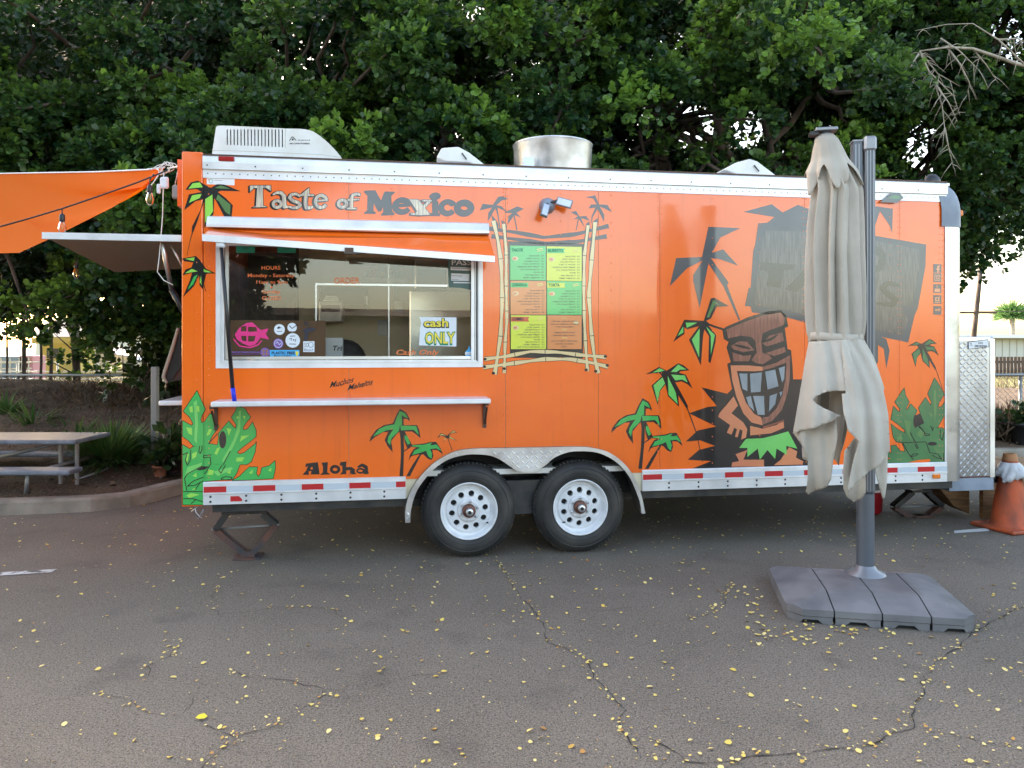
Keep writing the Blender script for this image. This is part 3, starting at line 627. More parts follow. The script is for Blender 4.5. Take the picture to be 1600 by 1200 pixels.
def rs(cx, cy, r, c, c2, marks):
    def f(m_):
        c_ = H_([(cx,cy)])[0]; paint(m_, [ell(*c_, r/5.4565, n=24)], c, .001, plane=PG); paint(m_, marks, c2, .0016, plane=PG)
    sticker('round_sticker', f)
rs(582,845,46,'paper','ink', [H_([(560,832),(580,815),(585,826),(602,828),(585,836),(568,840)])]+[H_([(560,860),(605,860),(605,864),(560,864)])])
rs(690,828,40,'paper','ink', stroke(H_([(665,812),(690,836),(740,800)]), 1.2)+stroke(H_([(670,862),(710,862)]),.8))
rs(695,938,62,'paper','ink', [ell(*H_([(703,933)])[0],1.2,n=8)]+stroke(H_([(665,925),(685,920),(680,940)]),.9)+stroke(H_([(715,950),(722,925)]),.9)+stroke(H_([(672,902),(715,900)]),1)+stroke(H_([(665,968),(722,970)]),1))
rs(572,965,44,'purple','paper', ring(*H_([(572,965)])[0], 6.4, 6.4, .7)+stroke(H_([(550,965),(565,950),(580,975),(595,960)]),.7))
rs(460,1040,40,'purple','cardboard', [q for q in [ell(*H_([(460+a,1040+b)])[0],2.2,n=8) for a,b in ((-14,-14),(14,-14),(-14,14),(14,14))]])
def f(m_):
    paint(m_, [H_([(500,1020),(752,1020),(752,1092),(500,1092)])], 'sky_blue', .0012, plane=PG)
    text(m_, 'PLASTIC FREE', *[H_([(x,0)])[0][0] for x in (515,715)], H_([(0,1056)])[0][1], 4.2, 'ink', .0022, .04, plane=PG); text(m_, 'MAUI COUNTY', *[H_([(x,0)])[0][0] for x in (535,685)], H_([(0,1077)])[0][1], 2.4, 'ink', .0022, .03, plane=PG)
    paint(m_, [H_([(718,1030),(748,1035),(735,1075),(722,1060)])], 'yellow', .0022, plane=PG)
sticker('plastic_free_sticker', f)
def f(m_):
    text(m_, 'Sacred Hearts School', *[H_([(x,0)])[0][0] for x in (170,412)], H_([(0,1045)])[0][1], 3.2, 'purple', .0012, .03, plane=PG)
    paint(m_, stroke(H_([(175,1057),(412,1055)]), .5), 'purple', .0012, plane=PG)
sticker('school_sticker', f)
def f(m_):
    paint(m_, [H_([(785,945),(880,945),(880,1037),(785,1037)])], 'paper', .0012, plane=PG); text(m_, 'SO', *[H_([(x,0)])[0][0] for x in (793,830)], H_([(0,995)])[0][1], 7, 'ink', .002, -.01, plane=PG)
    paint(m_, ring(*H_([(850,975)])[0], 4, 4.4, .6), 'ink', .002, plane=PG); text(m_, 'Blend', *[H_([(x,0)])[0][0] for x in (793,868)], H_([(0,1030)])[0][1], 4.4, 'ink', .002, -.01, plane=PG)
sticker('white_square_sticker', f)
def f(m_):
    paint(m_, fat([H_([(780,850),(820,830),(885,835),(890,850),(830,870),(815,935),(790,935),(800,880)])], .8)+[H_([(795,765),(830,800),(800,790),(850,812),(800,805)])], 'ink', .0012, plane=PG)
sticker('black_script_sticker', f)
for a in ((212,372,85,192),(565,722,108,192)):
    def f(m_):
        paint(m_, [H_([(a[0],a[2]),(a[1],a[2]+8),(a[1],a[3]),(a[0],a[3])])], 'teal', .001, plane=PG)
        c_ = H_([((a[0]+a[1])/2, 150)])[0]; paint(m_, ring(c_[0]-2,c_[1],2.4,2.4,.6)+ring(c_[0]+2,c_[1],2.4,2.4,.6)+stroke([(c_[0]-8,c_[1]-5),(c_[0]+5,c_[1]-6)],.6), 'ink', .002, plane=PG)
    sticker('green_permit', f)
hours = [('HOURS',430,590,335,33),('Monday - Saturday',312,710,398,30),('11am to 9pm',385,650,455,30),('Sunday',437,590,537,30),('CLOSED',433,595,593,33)]
for row in hours:
  def f(m_, row=row):
    for s_, a, b, y, h in [row]: text(m_, s_, *[H_([(x,0)])[0][0] for x in (a,b)], H_([(0,y)])[0][1], h/5.4565, 'letter_orange', .001, .008, plane=PG)
  sticker('hours_lettering', f)
sticker('hours_lettering', lambda m_: paint(m_, [ell(*H_([(513,484)])[0],1.8,n=10)], 'letter_orange', .001, plane=PG))
def f(m_): text(m_, 'ORDER', 522, 562, 443, 9.5, 'letter_orange', .001, .012, plane=PG)
sticker('order_lettering', f)
def f(m_): text(m_, 'Cash Only', *[I_([(x,0)])[0][0] for x in (378,745)], I_([(0,1060)])[0][1], 8, 'letter_orange', .001-.009, .012, .3, plane=PG)
sticker('cash_only_lettering', f)
def f(m_):
    pl = lambda a, b, d=0: S(a, b, -.035+d)
    paint(m_, [I_([(575,738),(890,742),(890,990),(572,980),(580,830),(592,790)])], 'paper', .001, plane=pl)
    def T2(s_, a, b, y, h, bo, c, d): text(m_, s_, *[I_([(x,0)])[0][0] for x in (a,b)], I_([(0,y)])[0][1], h/5.4565, c, d, bo, plane=pl)
    T2('cash', 605, 828, 825, 72, .075, 'ink', .002); T2('cash', 613, 820, 820, 68, .02, 'yellow', .003)
    T2('ONLY', 618, 885, 970, 100, .07, 'ink_green', .002); T2('ONLY', 626, 876, 962, 92, .015, 'yellow', .003); 
sticker('cash_only_sheet', f)
def f(m_):
    pl = lambda a, b, d=0: S(a, b, -.035+d)
    paint(m_, [I_([(815,215),(1035,228),(1025,510),(925,490),(825,485)])], 'slate', .001, plane=pl); text(m_, 'PASS', *[I_([(x,0)])[0][0] for x in (850,1015)], I_([(0,295)])[0][1], 8.4, 'letter_white', .002, .01, plane=pl)
    paint(m_, [I_([(840,310),(1020,318),(1020,345),(840,338)]), I_([(845,365),(1000,372),(1000,432),(845,428)]), I_([(865,438),(1010,442),(1010,452),(865,450)])], 'paper', .002, plane=pl)
    for k in range(4): paint(m_, stroke(I_([(850,322+k*32),(1000-k*30,326+k*32)]), .5), 'ink', .003, plane=pl)
sticker('pass_placard', f)
def f(m_):
    c_ = I_([(998,1050)])[0]; pl = lambda a, b, d=0: S(a, b, -.035+d)
    paint(m_, [ell(c_[0],c_[1],6.3,n=20), [(c_[0]-3,c_[1]-4),(c_[0],c_[1]-13),(c_[0]+3,c_[1]-4)]], 'sky_blue', .001, plane=pl); paint(m_, [[(c_[0]-6,c_[1]-2.4),(c_[0]+6,c_[1]-2.4),(c_[0]+6,c_[1]+2.2),(c_[0]-6,c_[1]+2.2)]], 'letter_white', .002, plane=pl)
    text(m_, 'clover', c_[0]-4.6, c_[0]+4.6, c_[1]+1, 2.2, 'sky_blue', .003, plane=pl)
sticker('blue_drop_sticker', f)
# counter shelf
m_ = MB(); zs = 1.222; a = S(329,630,.28); b = S(767,628,.28)
m_.bbox((a.x,-.28,zs-.035),(b.x,-.001,zs),'alu_white',.006); m_.build('counter_shelf', tr)
for px, py in ((338,672),(757,668)):
    q = S(px, py); m_ = MB(); m_.box((q.x-.012,-.16,zs-.06),(q.x+.012,-.002,zs-.036),'brown_metal'); m_.box((q.x-.012,-.02,q.z),(q.x+.012,-.002,zs-.061),'brown_metal')
    bar(m_, (q.x,-.02,q.z+.03), (q.x,-.15,zs-.07), .014, .01, 'brown_metal'); m_.build('shelf_bracket', tr)
# drip rail and hatch flap
extr([(.004,S(330,356).z),(.055,S(330,356).z),(.055,S(330,352).z),(.03,S(330,340).z),(.004,S(330,337.5).z)], LX(325), LX(763), 'alu_white', 'drip_rail')
fl = thing_part('window_flap', tr)
hl, hr = S(335,358,.006), S(768,372,.006); hz_ = S(335,357).z; hl = Vector((LX(334),-.008,hz_)); hr = Vector((LX(763),-.008,hz_-.005))
ol, orr = S(316,366,.33), S(773,400,.27)
def slab(m_, q4, th, mt):
    a, b, c, d = [Vector(p) for p in q4]; n_ = (b-a).cross(d-a).normalized()*th; m_.add([a,b,c,d,a+n_,b+n_,c+n_,d+n_], [(0,1,2,3),(7,6,5,4),(0,4,5,1),(1,5,6,2),(2,6,7,3),(3,7,4,0)], mt)
m_ = MB(); slab(m_, (hl,hr,orr,ol), .022, 'orange'); m_.build('flap_panel', fl)
m_ = MB(); e = Vector((0,-.004,0)); dn = Vector((0,0,-.045)); m_.add([ol+e, orr+e, orr+e+dn, ol+e+dn, ol+Vector((0,.02,.004)), orr+Vector((0,.02,.004)), orr+Vector((0,.02,0))+dn, ol+Vector((0,.02,0))+dn], [(0,1,2,3),(7,6,5,4),(0,4,5,1),(1,5,6,2),(2,6,7,3),(3,7,4,0)], 'alu_white'); m_.build('flap_edge', fl)
m_ = MB(); m_.tube([hl+Vector((0,-.012,.012)), hr+Vector((0,-.012,.012))], .013, 'alu', 8); m_.build('hinge_rail', fl)
lt = (ol+orr)/2+Vector((.0,-.006,-.03)); m_ = MB(); m_.box((lt.x-.06,lt.y-.015,lt.z-.02),(lt.x+.0,lt.y,lt.z+.012),'brown_metal'); m_.box((lt.x-.065,lt.y-.02,lt.z-.03),(lt.x+.04,lt.y-.003,lt.z-.02),'dark_metal'); m_.build('latch', fl)
# prop pole from shelf to flap
pp = thing('prop_pole', 'black pole with blue tip propping up the serving window flap from the shelf', 'pole')
T3 = Matrix.Translation((TO[0],TO[1],0)) @ Matrix.Rotation(TH,4,'Z')
b0 = S(366.5,627,.22); b0.z = zs+.001; b1 = S(363.5,606,.225); t0 = S(345,380,.30)
m_ = MB(); m_.tube([T3@b1, T3@t0], [.014,.012], 'black_plastic', 10); m_.build('handle', pp)
m_ = MB(); m_.tube([T3@b0, T3@b1], [.015,.016], 'blue_plastic', 10); m_.build('tip', pp)
m_ = MB(); m_.bbox(*[tuple(T3@t0+Vector(v)) for v in ((-.028,-.02,-.03),(.028,.03,.03))], 'paper', .01); m_.build('tape_wrap', pp)

# ============================================================ INSIDE THE TRAILER (seen through the window)
yi = W-.05
def PI_(px, py, y=None): y = yi if y is None else y; return S(px, py, -y)
it = thing_part('kitchen_fittings', tr)
def ibox(name, px0, py0, px1, py1, y0, y1, mt, par=None):
    a, b = PI_(px0, py1, y0), PI_(px1, py0, y0); m_ = MB(); m_.bbox((a.x,y0,a.z),(b.x,y1,b.z),mt,.01); return m_.build(name, par or it)
ibox('upper_cabinet', 540, 395, 700, 402, 1.6, yi, 'tan_wall')
ibox('range_hood', 648, 376, 704, 452, 1.75, yi, 'stainless'); ibox('hood_opening', 652, 421, 698, 450, 1.735, 1.749, 'dark_metal')
ibox('refrigerator', 640, 455, 745, 640, 1.7, yi, 'stainless')
ibox('door_frame', 493, 446, 500, 640, yi-.03, yi, 'paint_white')
ibox('dark_doorway', 500, 449, 574, 478, yi-.02, yi, 'dark_metal')
o = ibox('control_panel', 498, 471, 535, 502, 2.0, yi, 'paint_white'); ibox('panel_display', 502, 477, 531, 487, 1.99, 1.999, 'black')
ibox('griddle_shelf', 536, 474, 573, 478, 1.95, yi, 'dark_metal'); ibox('prep_counter', 360, 590, 640, 600, 1.5, yi, 'stainless')
ibox('upper_shelf', 560, 434, 640, 440, yi-.2, yi, 'paint_white'); ibox('reflection_panel', 350, 380, 462, 540, 2.1, yi, 'steel_dark')  # dark panel at left stands in for the tree's reflection on the glass
for k in range(3): ibox('stacked_pan', 505+k*1.5, 468-k*3, 530-k*1.5, 470.5-k*3, 2.05, 2.3, 'stainless')
for k, c in enumerate(('paper','menu_red','yellow_art','stainless','teal')): ibox('shelf_jar', 568+k*13, 424-(k%2)*3, 575+k*13, 433.6, yi-.15, yi-.05, c)
ibox('wall_poster', 590, 500, 606, 524, yi-.01, yi-.002, 'paper')
m_ = MB()
for px in (616.5, 620.5): a, b = PI_(px, 392, yi-.03), PI_(px, 470, yi-.03); m_.tube([(a.x,yi-.02,a.z),(a.x,yi-.02,b.z)], .012, 'galv', 8)
m_.build('conduit', it)
ibox('switch_box', 614, 470, 630, 489, yi-.07, yi, 'paint_white'); ibox('wall_clip', 570, 462, 576, 484, yi-.05, yi, 'galv')
m_ = MB(); c = PI_(515, 398, 1.9); m_.ball((c.x,1.9,ZTOP-.12), .05, 'dark_metal', 10, (1,1,.6)); m_.build('ceiling_knob', it)
# things standing on the inner sill
c0 = S(509,570,-.22); c1 = S(536,528,-.22)
bxk = thing('paper_box', 'white corrugated box with handwritten letters just inside the serving window', 'box')
T3q = lambda v: T3 @ Vector(v)
m_ = MB(); m_.box((c0.x,.17,wz0+.03),(c1.x,.32,c1.z),'letter_white', T3)
for k in range(6): z = wz0+.04+k*(c1.z-wz0-.05)/6; m_.box((c0.x-.001,.1655,z),(c1.x+.001,.1695,z+.004),'paper', T3)
text(m_, 'Tri', 520, 535, 548, 8, 'ink', -.158, .01, .2, plane=lambda a, b, d=0: T3 @ S(a, b, d)); m_.build('box_body', bxk)
bo = thing('black_shape', 'rounded black shape behind the white box inside the serving window', 'bag')  # plain black ellipsoid for a dark rounded form
m_ = MB(); c = S(540,560,-.45); m_.ball((c.x,.45,wz0+.0), .17, 'black', 20, (1.0,.5,1.15)); 
o = m_.build('shape_body', bo); o.matrix_world = T3
m_ = MB(); m_.box((x0-.02,.05,wz0-.04),(x1+.02,.34,wz0+.004),'stainless'); m_.build('inner_sill', tr)

# ============================================================ PAINTED GRAPHICS ON THE SIDE (flat vinyl, in layers)
def graphic(name, layers, par=None):
    m_ = MB()
    for k, (mt, polys, *ex) in enumerate(layers): paint(m_, polys, mt, .0012+.0008*k, ex[0] if ex else ())
    return m_.build(name, par or tr)
R_ = crop(560, 620, 8.5722); T_ = crop(930, 550, 6.3176); V_ = crop(1030, 340, 5.4545); K_ = crop(1040, 480, 4.6167)
P_ = crop(270, 590, 5.7167); Q_ = crop(1360, 580, 6.6643); A_ = crop(370, 275, 8); B_ = crop(550, 275, 7.2727); M_ = crop(740, 290, 6.3136); N_ = crop(740, 440, 7.2727)
palmA_b = [[(555,160),(640,210),(670,260),(692,325),(650,295),(605,295),(608,380),(785,378),(815,440),(832,555),(770,500),(720,465),(620,465),(690,590),(715,640),(690,690),(650,680),(620,600),(605,520),(612,700),(600,1064),(550,1064),(570,800),(565,560),(550,470),(520,490),(440,590),(460,745),(390,660),(352,580),(400,470),(330,475),(220,540),(150,605),(165,540),(240,440),(340,380),(460,355),(510,240)],
 [(700,645),(880,625),(960,605),(1040,602),(1100,690),(1133,770),(1060,715),(990,710),(1005,790),(985,845),(930,830),(870,770),(840,775),(690,1064),(640,1064),(720,920),(820,770),(740,785),(705,800),(672,860),(690,780),(740,700),(780,680),(700,670)], [(610,725),(660,685),(700,670),(668,700),(612,735)]]
palmA_g = [[(555,190),(625,220),(665,285),(600,262),(580,240),(585,375),(555,385),(540,460),(440,560),(425,650),(390,600),(400,540),(470,430),(440,440),(370,450),(280,495),(195,530),(280,430),(370,390),(480,370),(520,260)],
 [(560,385),(775,392),(810,510),(740,440),(570,450)], [(620,510),(660,530),(695,625),(660,640),(620,560)],
 [(720,650),(880,640),(990,612),(960,650),(1050,640),(1115,725),(1040,690),(960,700),(985,760),(980,830),(940,800),(920,760),(905,720),(860,740),(720,780),(750,720),(830,680),(720,665)]]
graphic('palm_graphic', [('black_vinyl', [R_(p) for p in palmA_b]), ('green', [R_(p) for p in palmA_g])])
mv = lambda pts: [(379.6+(x-624.8)*.985+624.8+(y-638)*(-.06), 622+(y-638.7)*1.05) for x, y in R_(pts)]
graphic('palm_graphic', [('black_vinyl', [mv(p) for p in palmA_b]), ('green', [mv(p) for p in palmA_g])])
graphic('palm_graphic', [('black_vinyl', stroke(R_([(1190,530),(1215,600),(1255,720)]), .9)+[R_(p) for p in ([(1055,555),(1105,483),(1190,520),(1265,450),(1325,478),(1240,490),(1215,520),(1325,590),(1210,555),(1165,555),(1143,615),(1150,560),(1175,545),(1110,520)],)]),
 ('yellow_art', [R_(p) for p in ([(1085,525),(1110,495),(1175,518),(1110,512)],[(1220,500),(1265,460),(1305,472),(1245,482)],[(1220,530),(1300,580),(1225,552)],[(1150,590),(1152,562),(1172,550)])])])
palmC_b = [[(495,222),(630,148),(705,185),(820,110),(870,130),(930,180),(840,190),(830,205),(895,225),(962,360),(900,310),(850,290),(790,300),(830,370),(915,530),(912,575),(820,425),(828,540),(720,435),(695,320),(640,385),(617,525),(558,330),(660,240),(640,210),(560,210)]]
palmC_g = [[(565,205),(635,160),(685,183),(640,195)],[(745,198),(820,122),(900,172),(835,175),(800,198)],[(750,222),(885,232),(912,300),(860,272),(790,280)],[(715,235),(795,400),(815,515),(725,425)],[(665,250),(690,310),(640,375),(615,495),(575,330)]]
graphic('palm_graphic', [('black_vinyl', [T_(p) for p in palmC_b]+stroke(T_([(910,560),(960,690),(1000,800),(1060,1085)]), [1.6,1.5,1.3,.9])), ('green_bright', [T_(p) for p in palmC_g])])
mv2 = lambda pts: [(1417.6+(x-1008.3)*.67, 541.3+(y-585.1)*.67+(x-1008.3)*0) for x, y in T_(pts)]
graphic('palm_graphic', [('black_vinyl', [mv2(p) for p in palmC_b]+stroke([(1462,576),(1469,596),(1477,622)], .8)), ('green_dark', [mv2(p) for p in palmC_g])])
graphic('palm_graphic', [('greyed_black', [V_([(420,78),(690,90),(520,170),(450,300),(545,270),(670,408),(520,355),(440,345),(590,550),(580,580),(690,870),(680,880),(550,590),(420,390),(345,770),(290,540),(290,490),(370,365),(240,430),(90,585),(145,345),(365,335)])])])
graphic('palm_graphic', [('black_vinyl', [V_([(440,690),(470,682),(595,755),(490,760),(440,860),(400,880),(430,905),(550,945),(540,960),(420,920),(485,1000),(480,1060),(437,1240),(420,1230),(425,1010),(385,950),(375,1000),(355,1260),(255,1040),(340,925),(240,950),(215,935),(215,990),(120,1060),(215,870),(380,880)])]),
 ('green_bright', [V_(p) for p in ([(225,895),(325,895),(235,940)],[(205,925),(205,980),(155,1010)],[(345,945),(340,1190),(278,1040)],[(400,930),(475,1000),(440,1170),(440,1010)])]), ('green_olive', [V_([(460,700),(520,750),(480,735),(425,850),(405,850)])])])
U_ = crop(270, 180, 5.3333)
graphic('palm_graphic', [('black_vinyl', [U_(p) for p in ([(105,622),(150,560),(210,545),(260,575),(318,605),(370,572),(430,578),(565,634),(400,630),(375,640),(440,690),(500,750),(490,850),(455,890),(415,820),(370,730),(345,690),(340,820),(262,940),(262,720),(245,760),(210,870),(170,975),(158,975),(160,930),(230,790),(255,700),(190,715),(95,790),(135,660),(240,640),(200,615)],)]+stroke(U_([(165,970),(140,1060),(118,1170)]), [1.6,.8,.5])),
 ('green_olive', [U_(p) for p in ([(350,605),(400,585),(480,612),(400,612)],[(375,660),(480,745),(478,830),(440,810),(385,720),(360,700)])]),
 ('green_lime', [U_(p) for p in ([(130,612),(165,568),(225,560),(250,600),(200,605)],[(160,668),(240,655),(225,690),(135,730)],[(270,700),(330,660),(335,800),(268,900)])])])
Z_ = crop(270, 360, 5)
graphic('palm_graphic', [('black_vinyl', [[(284,404),(306,400),(312,406),(322,420),(337,427),(322,428),(317,452),(312,446),(311,430),(303,447),(286,464),(297,437),(300,426),(285,430),(290,421),(299,418),(302,410),(288,408)]]+stroke([(313,430),(322,455)],.9)),
 ('green_lime', [[(289,404.5),(304,402),(303,408)],[(289,427),(300,420),(309,424)],[(314,430),(315,446),(312,440)],[(318,420),(331,426),(318,425)]]), ('green', [[(293,453),(303,432),(309,429),(302,444)]])])
mon_g = [[(215,120),(290,285),(262,330),(248,370),(255,405),(285,395),(335,320),(388,385),(410,440),(350,520),(318,590),(420,605),(185,612),(140,560),(88,525),(88,385),(130,410),(170,430),(183,410),(150,350),(95,300)],
 [(575,255),(640,275),(693,355),(650,405),(625,450),(635,470),(670,460),(712,400),(742,470),(742,525),(690,570),(610,630),(570,670),(600,685),(640,670),(740,590),(745,575),(735,660),(700,750),(660,775),(440,775),(340,770),(345,690),(400,600),(410,540),(410,500),(440,460),(500,390),(545,445),(565,455),(567,420),(525,355),(560,300)],
 [(88,600),(150,640),(180,620),(240,605),(420,605),(370,650),(345,690),(340,770),(400,775),(600,772),(570,850),(535,905),(290,925),(285,925),(285,1135),(90,1135)],
 [(560,905),(600,880),(640,840),(685,800),(755,800),(745,860),(765,885),(785,860),(797,805),(860,790),(912,745),(915,810),(895,900),(700,912),(530,918)]]
mon_hi = [[(120,445),(170,450),(175,515),(140,500)],[(145,265),(175,250),(180,310),(155,310)],[(210,260),(235,250),(238,310),(212,300)],[(600,590-15),(610,520),(685,515),(620,560)],[(480,450),(525,460),(500,520)],[(565,750),(570,715),(640,710),(620,750)],[(370,680),(395,630),(425,620),(395,690)],[(305,870),(325,820),(365,830),(360,870)],[(170,680),(215,660),(210,705),(175,730)],[(120,680),(145,680),(130,760),(115,730)],[(120,1055),(160,1030),(240,1045),(150,1075)],[(625,340),(650,345),(640,375)],[(565,350),(590,345),(580,375)],[(680,855),(715,820),(710,860)],[(850,830),(880,800),(880,840)],[(300,520),(320,460),(350,460),(330,510)],[(175,880),(210,850),(215,890)],[(480,850),(520,820),(515,860)],[(170,1000),(210,980),(205,1005)]]
mon_s = [[(185,220),(215,200),(225,400),(215,590),(190,560),(200,400)],[(590,300),(610,290),(600,480),(540,620),(450,760),(440,740),(540,560),(580,440)],[(360,840),(520,800),(540,815),(400,880)],[(130,800),(260,760),(250,800),(110,880)]]
mon_l = [[(515,655),(480,720),(450,780)],[(345,690),(275,695),(275,715),(335,710),(340,770)],[(160,645),(155,740),(130,782),(112,740),(130,670),(90,690)],[(440,780),(410,830),(430,855),(460,800),(470,778)],[(105,900),(130,860),(260,790)],[(125,1010),(105,900)],[(130,970),(180,925),(270,890)],[(130,970),(200,960),(275,920)],[(195,1005),(250,930)],[(430,900),(470,885),(530,890),(515,915),(440,912),(430,900)],[(240,610),(232,660),(245,678),(262,640),(260,605)],[(92,1018),(275,1018)],[(95,1080),(180,1082),(275,1110)],[(165,1125),(205,1090)],[(340,770),(285,860)],[(318,590),(400,500)]]
full = [P_(p) for p in mon_g]
graphic('leaf_graphic', [('black_vinyl', fat(full, 1.9)+[P_(ell(445,555,33,78))]+[P_(p) for p in ([(195,820),(240,790),(330,795),(290,820),(240,830)],[(565,900),(640,865),(600,905)])]), ('green', [P_(p) for p in mon_g], [P_(ell(445,555,33,78)), P_([(195,820),(240,790),(330,795),(290,820),(240,830)])]),
 ('green_bright', [P_(p) for p in mon_s]), ('green_lime', [P_(p) for p in mon_hi]), ('black_vinyl', [q for l in mon_l for q in stroke(P_(l), 1.15)])])
mon2 = [[(352,175),(365,250),(403,320),(372,385),(385,405),(415,345),(425,345),(485,410),(450,500),(460,590),(495,570),(575,680),(580,735),(330,745),(270,735),(240,690),(215,550),(290,610),(365,645),(355,610),(300,560),(215,500),(240,365),(300,430),(312,400),(255,320)],
 [(668,70),(720,150),(768,240),(720,320),(700,375),(740,370),(783,310),(783,440),(735,520),(700,585),(650,575),(500,570),(560,540),(525,450),(503,380),(575,275),(630,360),(635,320),(598,235)],
 [(500,565),(640,565),(700,590),(740,590),(783,610),(783,950),(130,955),(100,900),(200,920),(200,900),(90,885),(72,740),(130,780),(180,790),(200,850),(220,850),(215,775),(265,770),(310,830),(360,840),(350,790),(330,745),(580,735),(570,650)]]
graphic('leaf_graphic', [('black_vinyl', fat([Q_(p) for p in mon2], 1.4)+[Q_([(440,560),(455,470),(510,440),(560,480),(600,570),(500,600)])]), ('green_dark', [Q_(p) for p in mon2], [Q_(ell(470,520,24,70)), Q_(ell(645,755,48,20))]),
 ('green_olive', [Q_(p) for p in ([(270,500),(300,480),(310,540),(280,530)],[(430,530),(350,500),(380,640),(440,740),(410,640)],[(520,600),(560,640),(530,700),(480,660)],[(660,200),(680,190),(690,420),(670,560),(660,420)],[(270,690),(320,660),(340,710),(290,720)],[(650,780),(740,830),(700,880)],[(330,220),(350,210),(345,330),(330,420)],[(600,420),(650,450),(640,490)])]),
 ('black_vinyl', [q for l in ([(415,640),(470,740),(500,800),(485,805),(465,760)],[(330,745),(450,740),(580,735)],[(340,750),(400,860),(450,920)],[(570,650),(620,655),(610,670),(575,670)],[(580,735),(620,850),(700,860),(745,915),(690,900),(640,870)],[(630,570),(650,620),(655,580)],[(730,610),(725,680),(750,720),(765,640),(783,630)],[(415,890),(450,860),(495,860),(480,880),(415,890)],[(765,850),(765,950)],[(510,570),(540,600),(570,650)]) for q in stroke(Q_(l), 1.0)]), ('orange', [Q_([(390,950),(500,925),(620,915),(625,935),(590,952)])])])
# lettering on the rear upper wall
def lt(pieces): return pieces
T1 = [A_([(165,120),(425,118),(430,190),(372,150),(325,150),(330,372),(380,388),(200,392),(240,372),(255,150),(212,150),(165,200)])]
a1 = stroke(A_([(450,235),(500,208),(555,210),(588,245)]), [2,4,5,5])+stroke(A_([(588,235),(592,300),(598,385),(650,385)]), [6,6.5,6,2])+ring(*A_([(505,350)])[0], 8.6, 7.6, 4.6)
s1 = stroke(A_([(795,255),(740,222),(685,232),(662,270),(700,310),(775,335),(795,368),(760,395),(700,398),(655,382)]), [3,4,4.6,5,5,5,5,4.4,3.8,2.6])
t1 = stroke(A_([(865,190),(865,260),(858,340),(870,395),(925,398),(955,380)]), [5.8,6,6,6,4.6,2])+stroke(A_([(790,238),(965,240)]), 2.8)+[A_([(790,240),(905,145),(905,240)])]
e1 = ring(*A_([(1055,318)])[0], 11.2, 12, 4.8, 5, 330)+stroke(A_([(985,312),(1140,300)]), 2.4)
o1 = ring(*A_([(1322,345)])[0], 8.6, 8, 4.6)
f1 = stroke(A_([(1432,395),(1432,290),(1450,240),(1500,222),(1545,235)]), [5,5,4.6,3.8,3.4])+stroke(A_([(1385,300),(1530,292)]), 2.2)+stroke(A_([(1375,405),(1500,408)]), 2.4)
wM = [B_([(150,172),(262,168),(330,290),(375,182),(480,185),(445,225),(455,300),(468,410),(495,435),(350,436),(385,400),(350,330),(330,385),(240,250),(238,400),(268,418),(150,415),(188,385),(192,215)])]
wM = [B_([(150,172),(262,168),(335,300),(380,182),(480,185),(440,225),(450,400),(480,432),(345,436),(372,400),(365,300),(330,390),(310,390),(240,260),(238,400),(268,418),(150,415),(188,385),(192,215)])]
e2 = ring(*B_([(575,338)])[0], 14.5, 12.5, 6.2, 8, 325)+stroke(B_([(490,335),(660,325)]), 2.6)
x2 = [B_([(650,265),(755,268),(890,440),(770,445)])]+stroke(B_([(880,290),(735,430)]), 4.4)+stroke(B_([(800,280),(905,282)]), 2.4)+stroke(B_([(670,430),(790,438)]), 2.4)
i2 = stroke(B_([(950,290),(950,430)]), 7.5)+[ell(*B_([(948,228)])[0], 7.8, 5)]+stroke(B_([(890,285),(960,278)]), 2.6)+stroke(B_([(890,435),(1000,435)]), 2.8)
c2 = ring(*B_([(1090,358)])[0], 13.5, 12.6, 7.0, 40, 320)+[ell(*B_([(1145,310)])[0], 4, 3.4)]
o2 = ring(*B_([(1278,362)])[0], 15, 12.6, 8.6)
sh = lambda fs, dx, dy: [[(x+dx, y+dy) for x, y in f] for f in fs]
def word(name, fs, fill, out='black_vinyl', dx=-2.2, dy=1.1, w_=1.7):
    base = []
    for p in fs: base += [p]
    return graphic(name, [(out, fat(fs, w_)+fat(sh(fs, dx*.5, dy*.5), w_)+fat(sh(fs, dx, dy), w_)), (fill, fs)])
word('lettering', T1, 'letter_wood'); word('lettering', a1+s1+t1+e1, 'letter_wood', dx=-2.6); word('lettering', o1+f1, 'letter_wood')
word('lettering', wM+e2, 'greyed_black', 'greyed_black', -1.4); word('lettering', i2+c2+o2, 'greyed_black', 'greyed_black', -1.2, .8, 1.2)
o = word('lettering', x2, 'letter_wood', 'greyed_black', -2.4); 
for v in o.data.vertices: v.co.y -= .0016
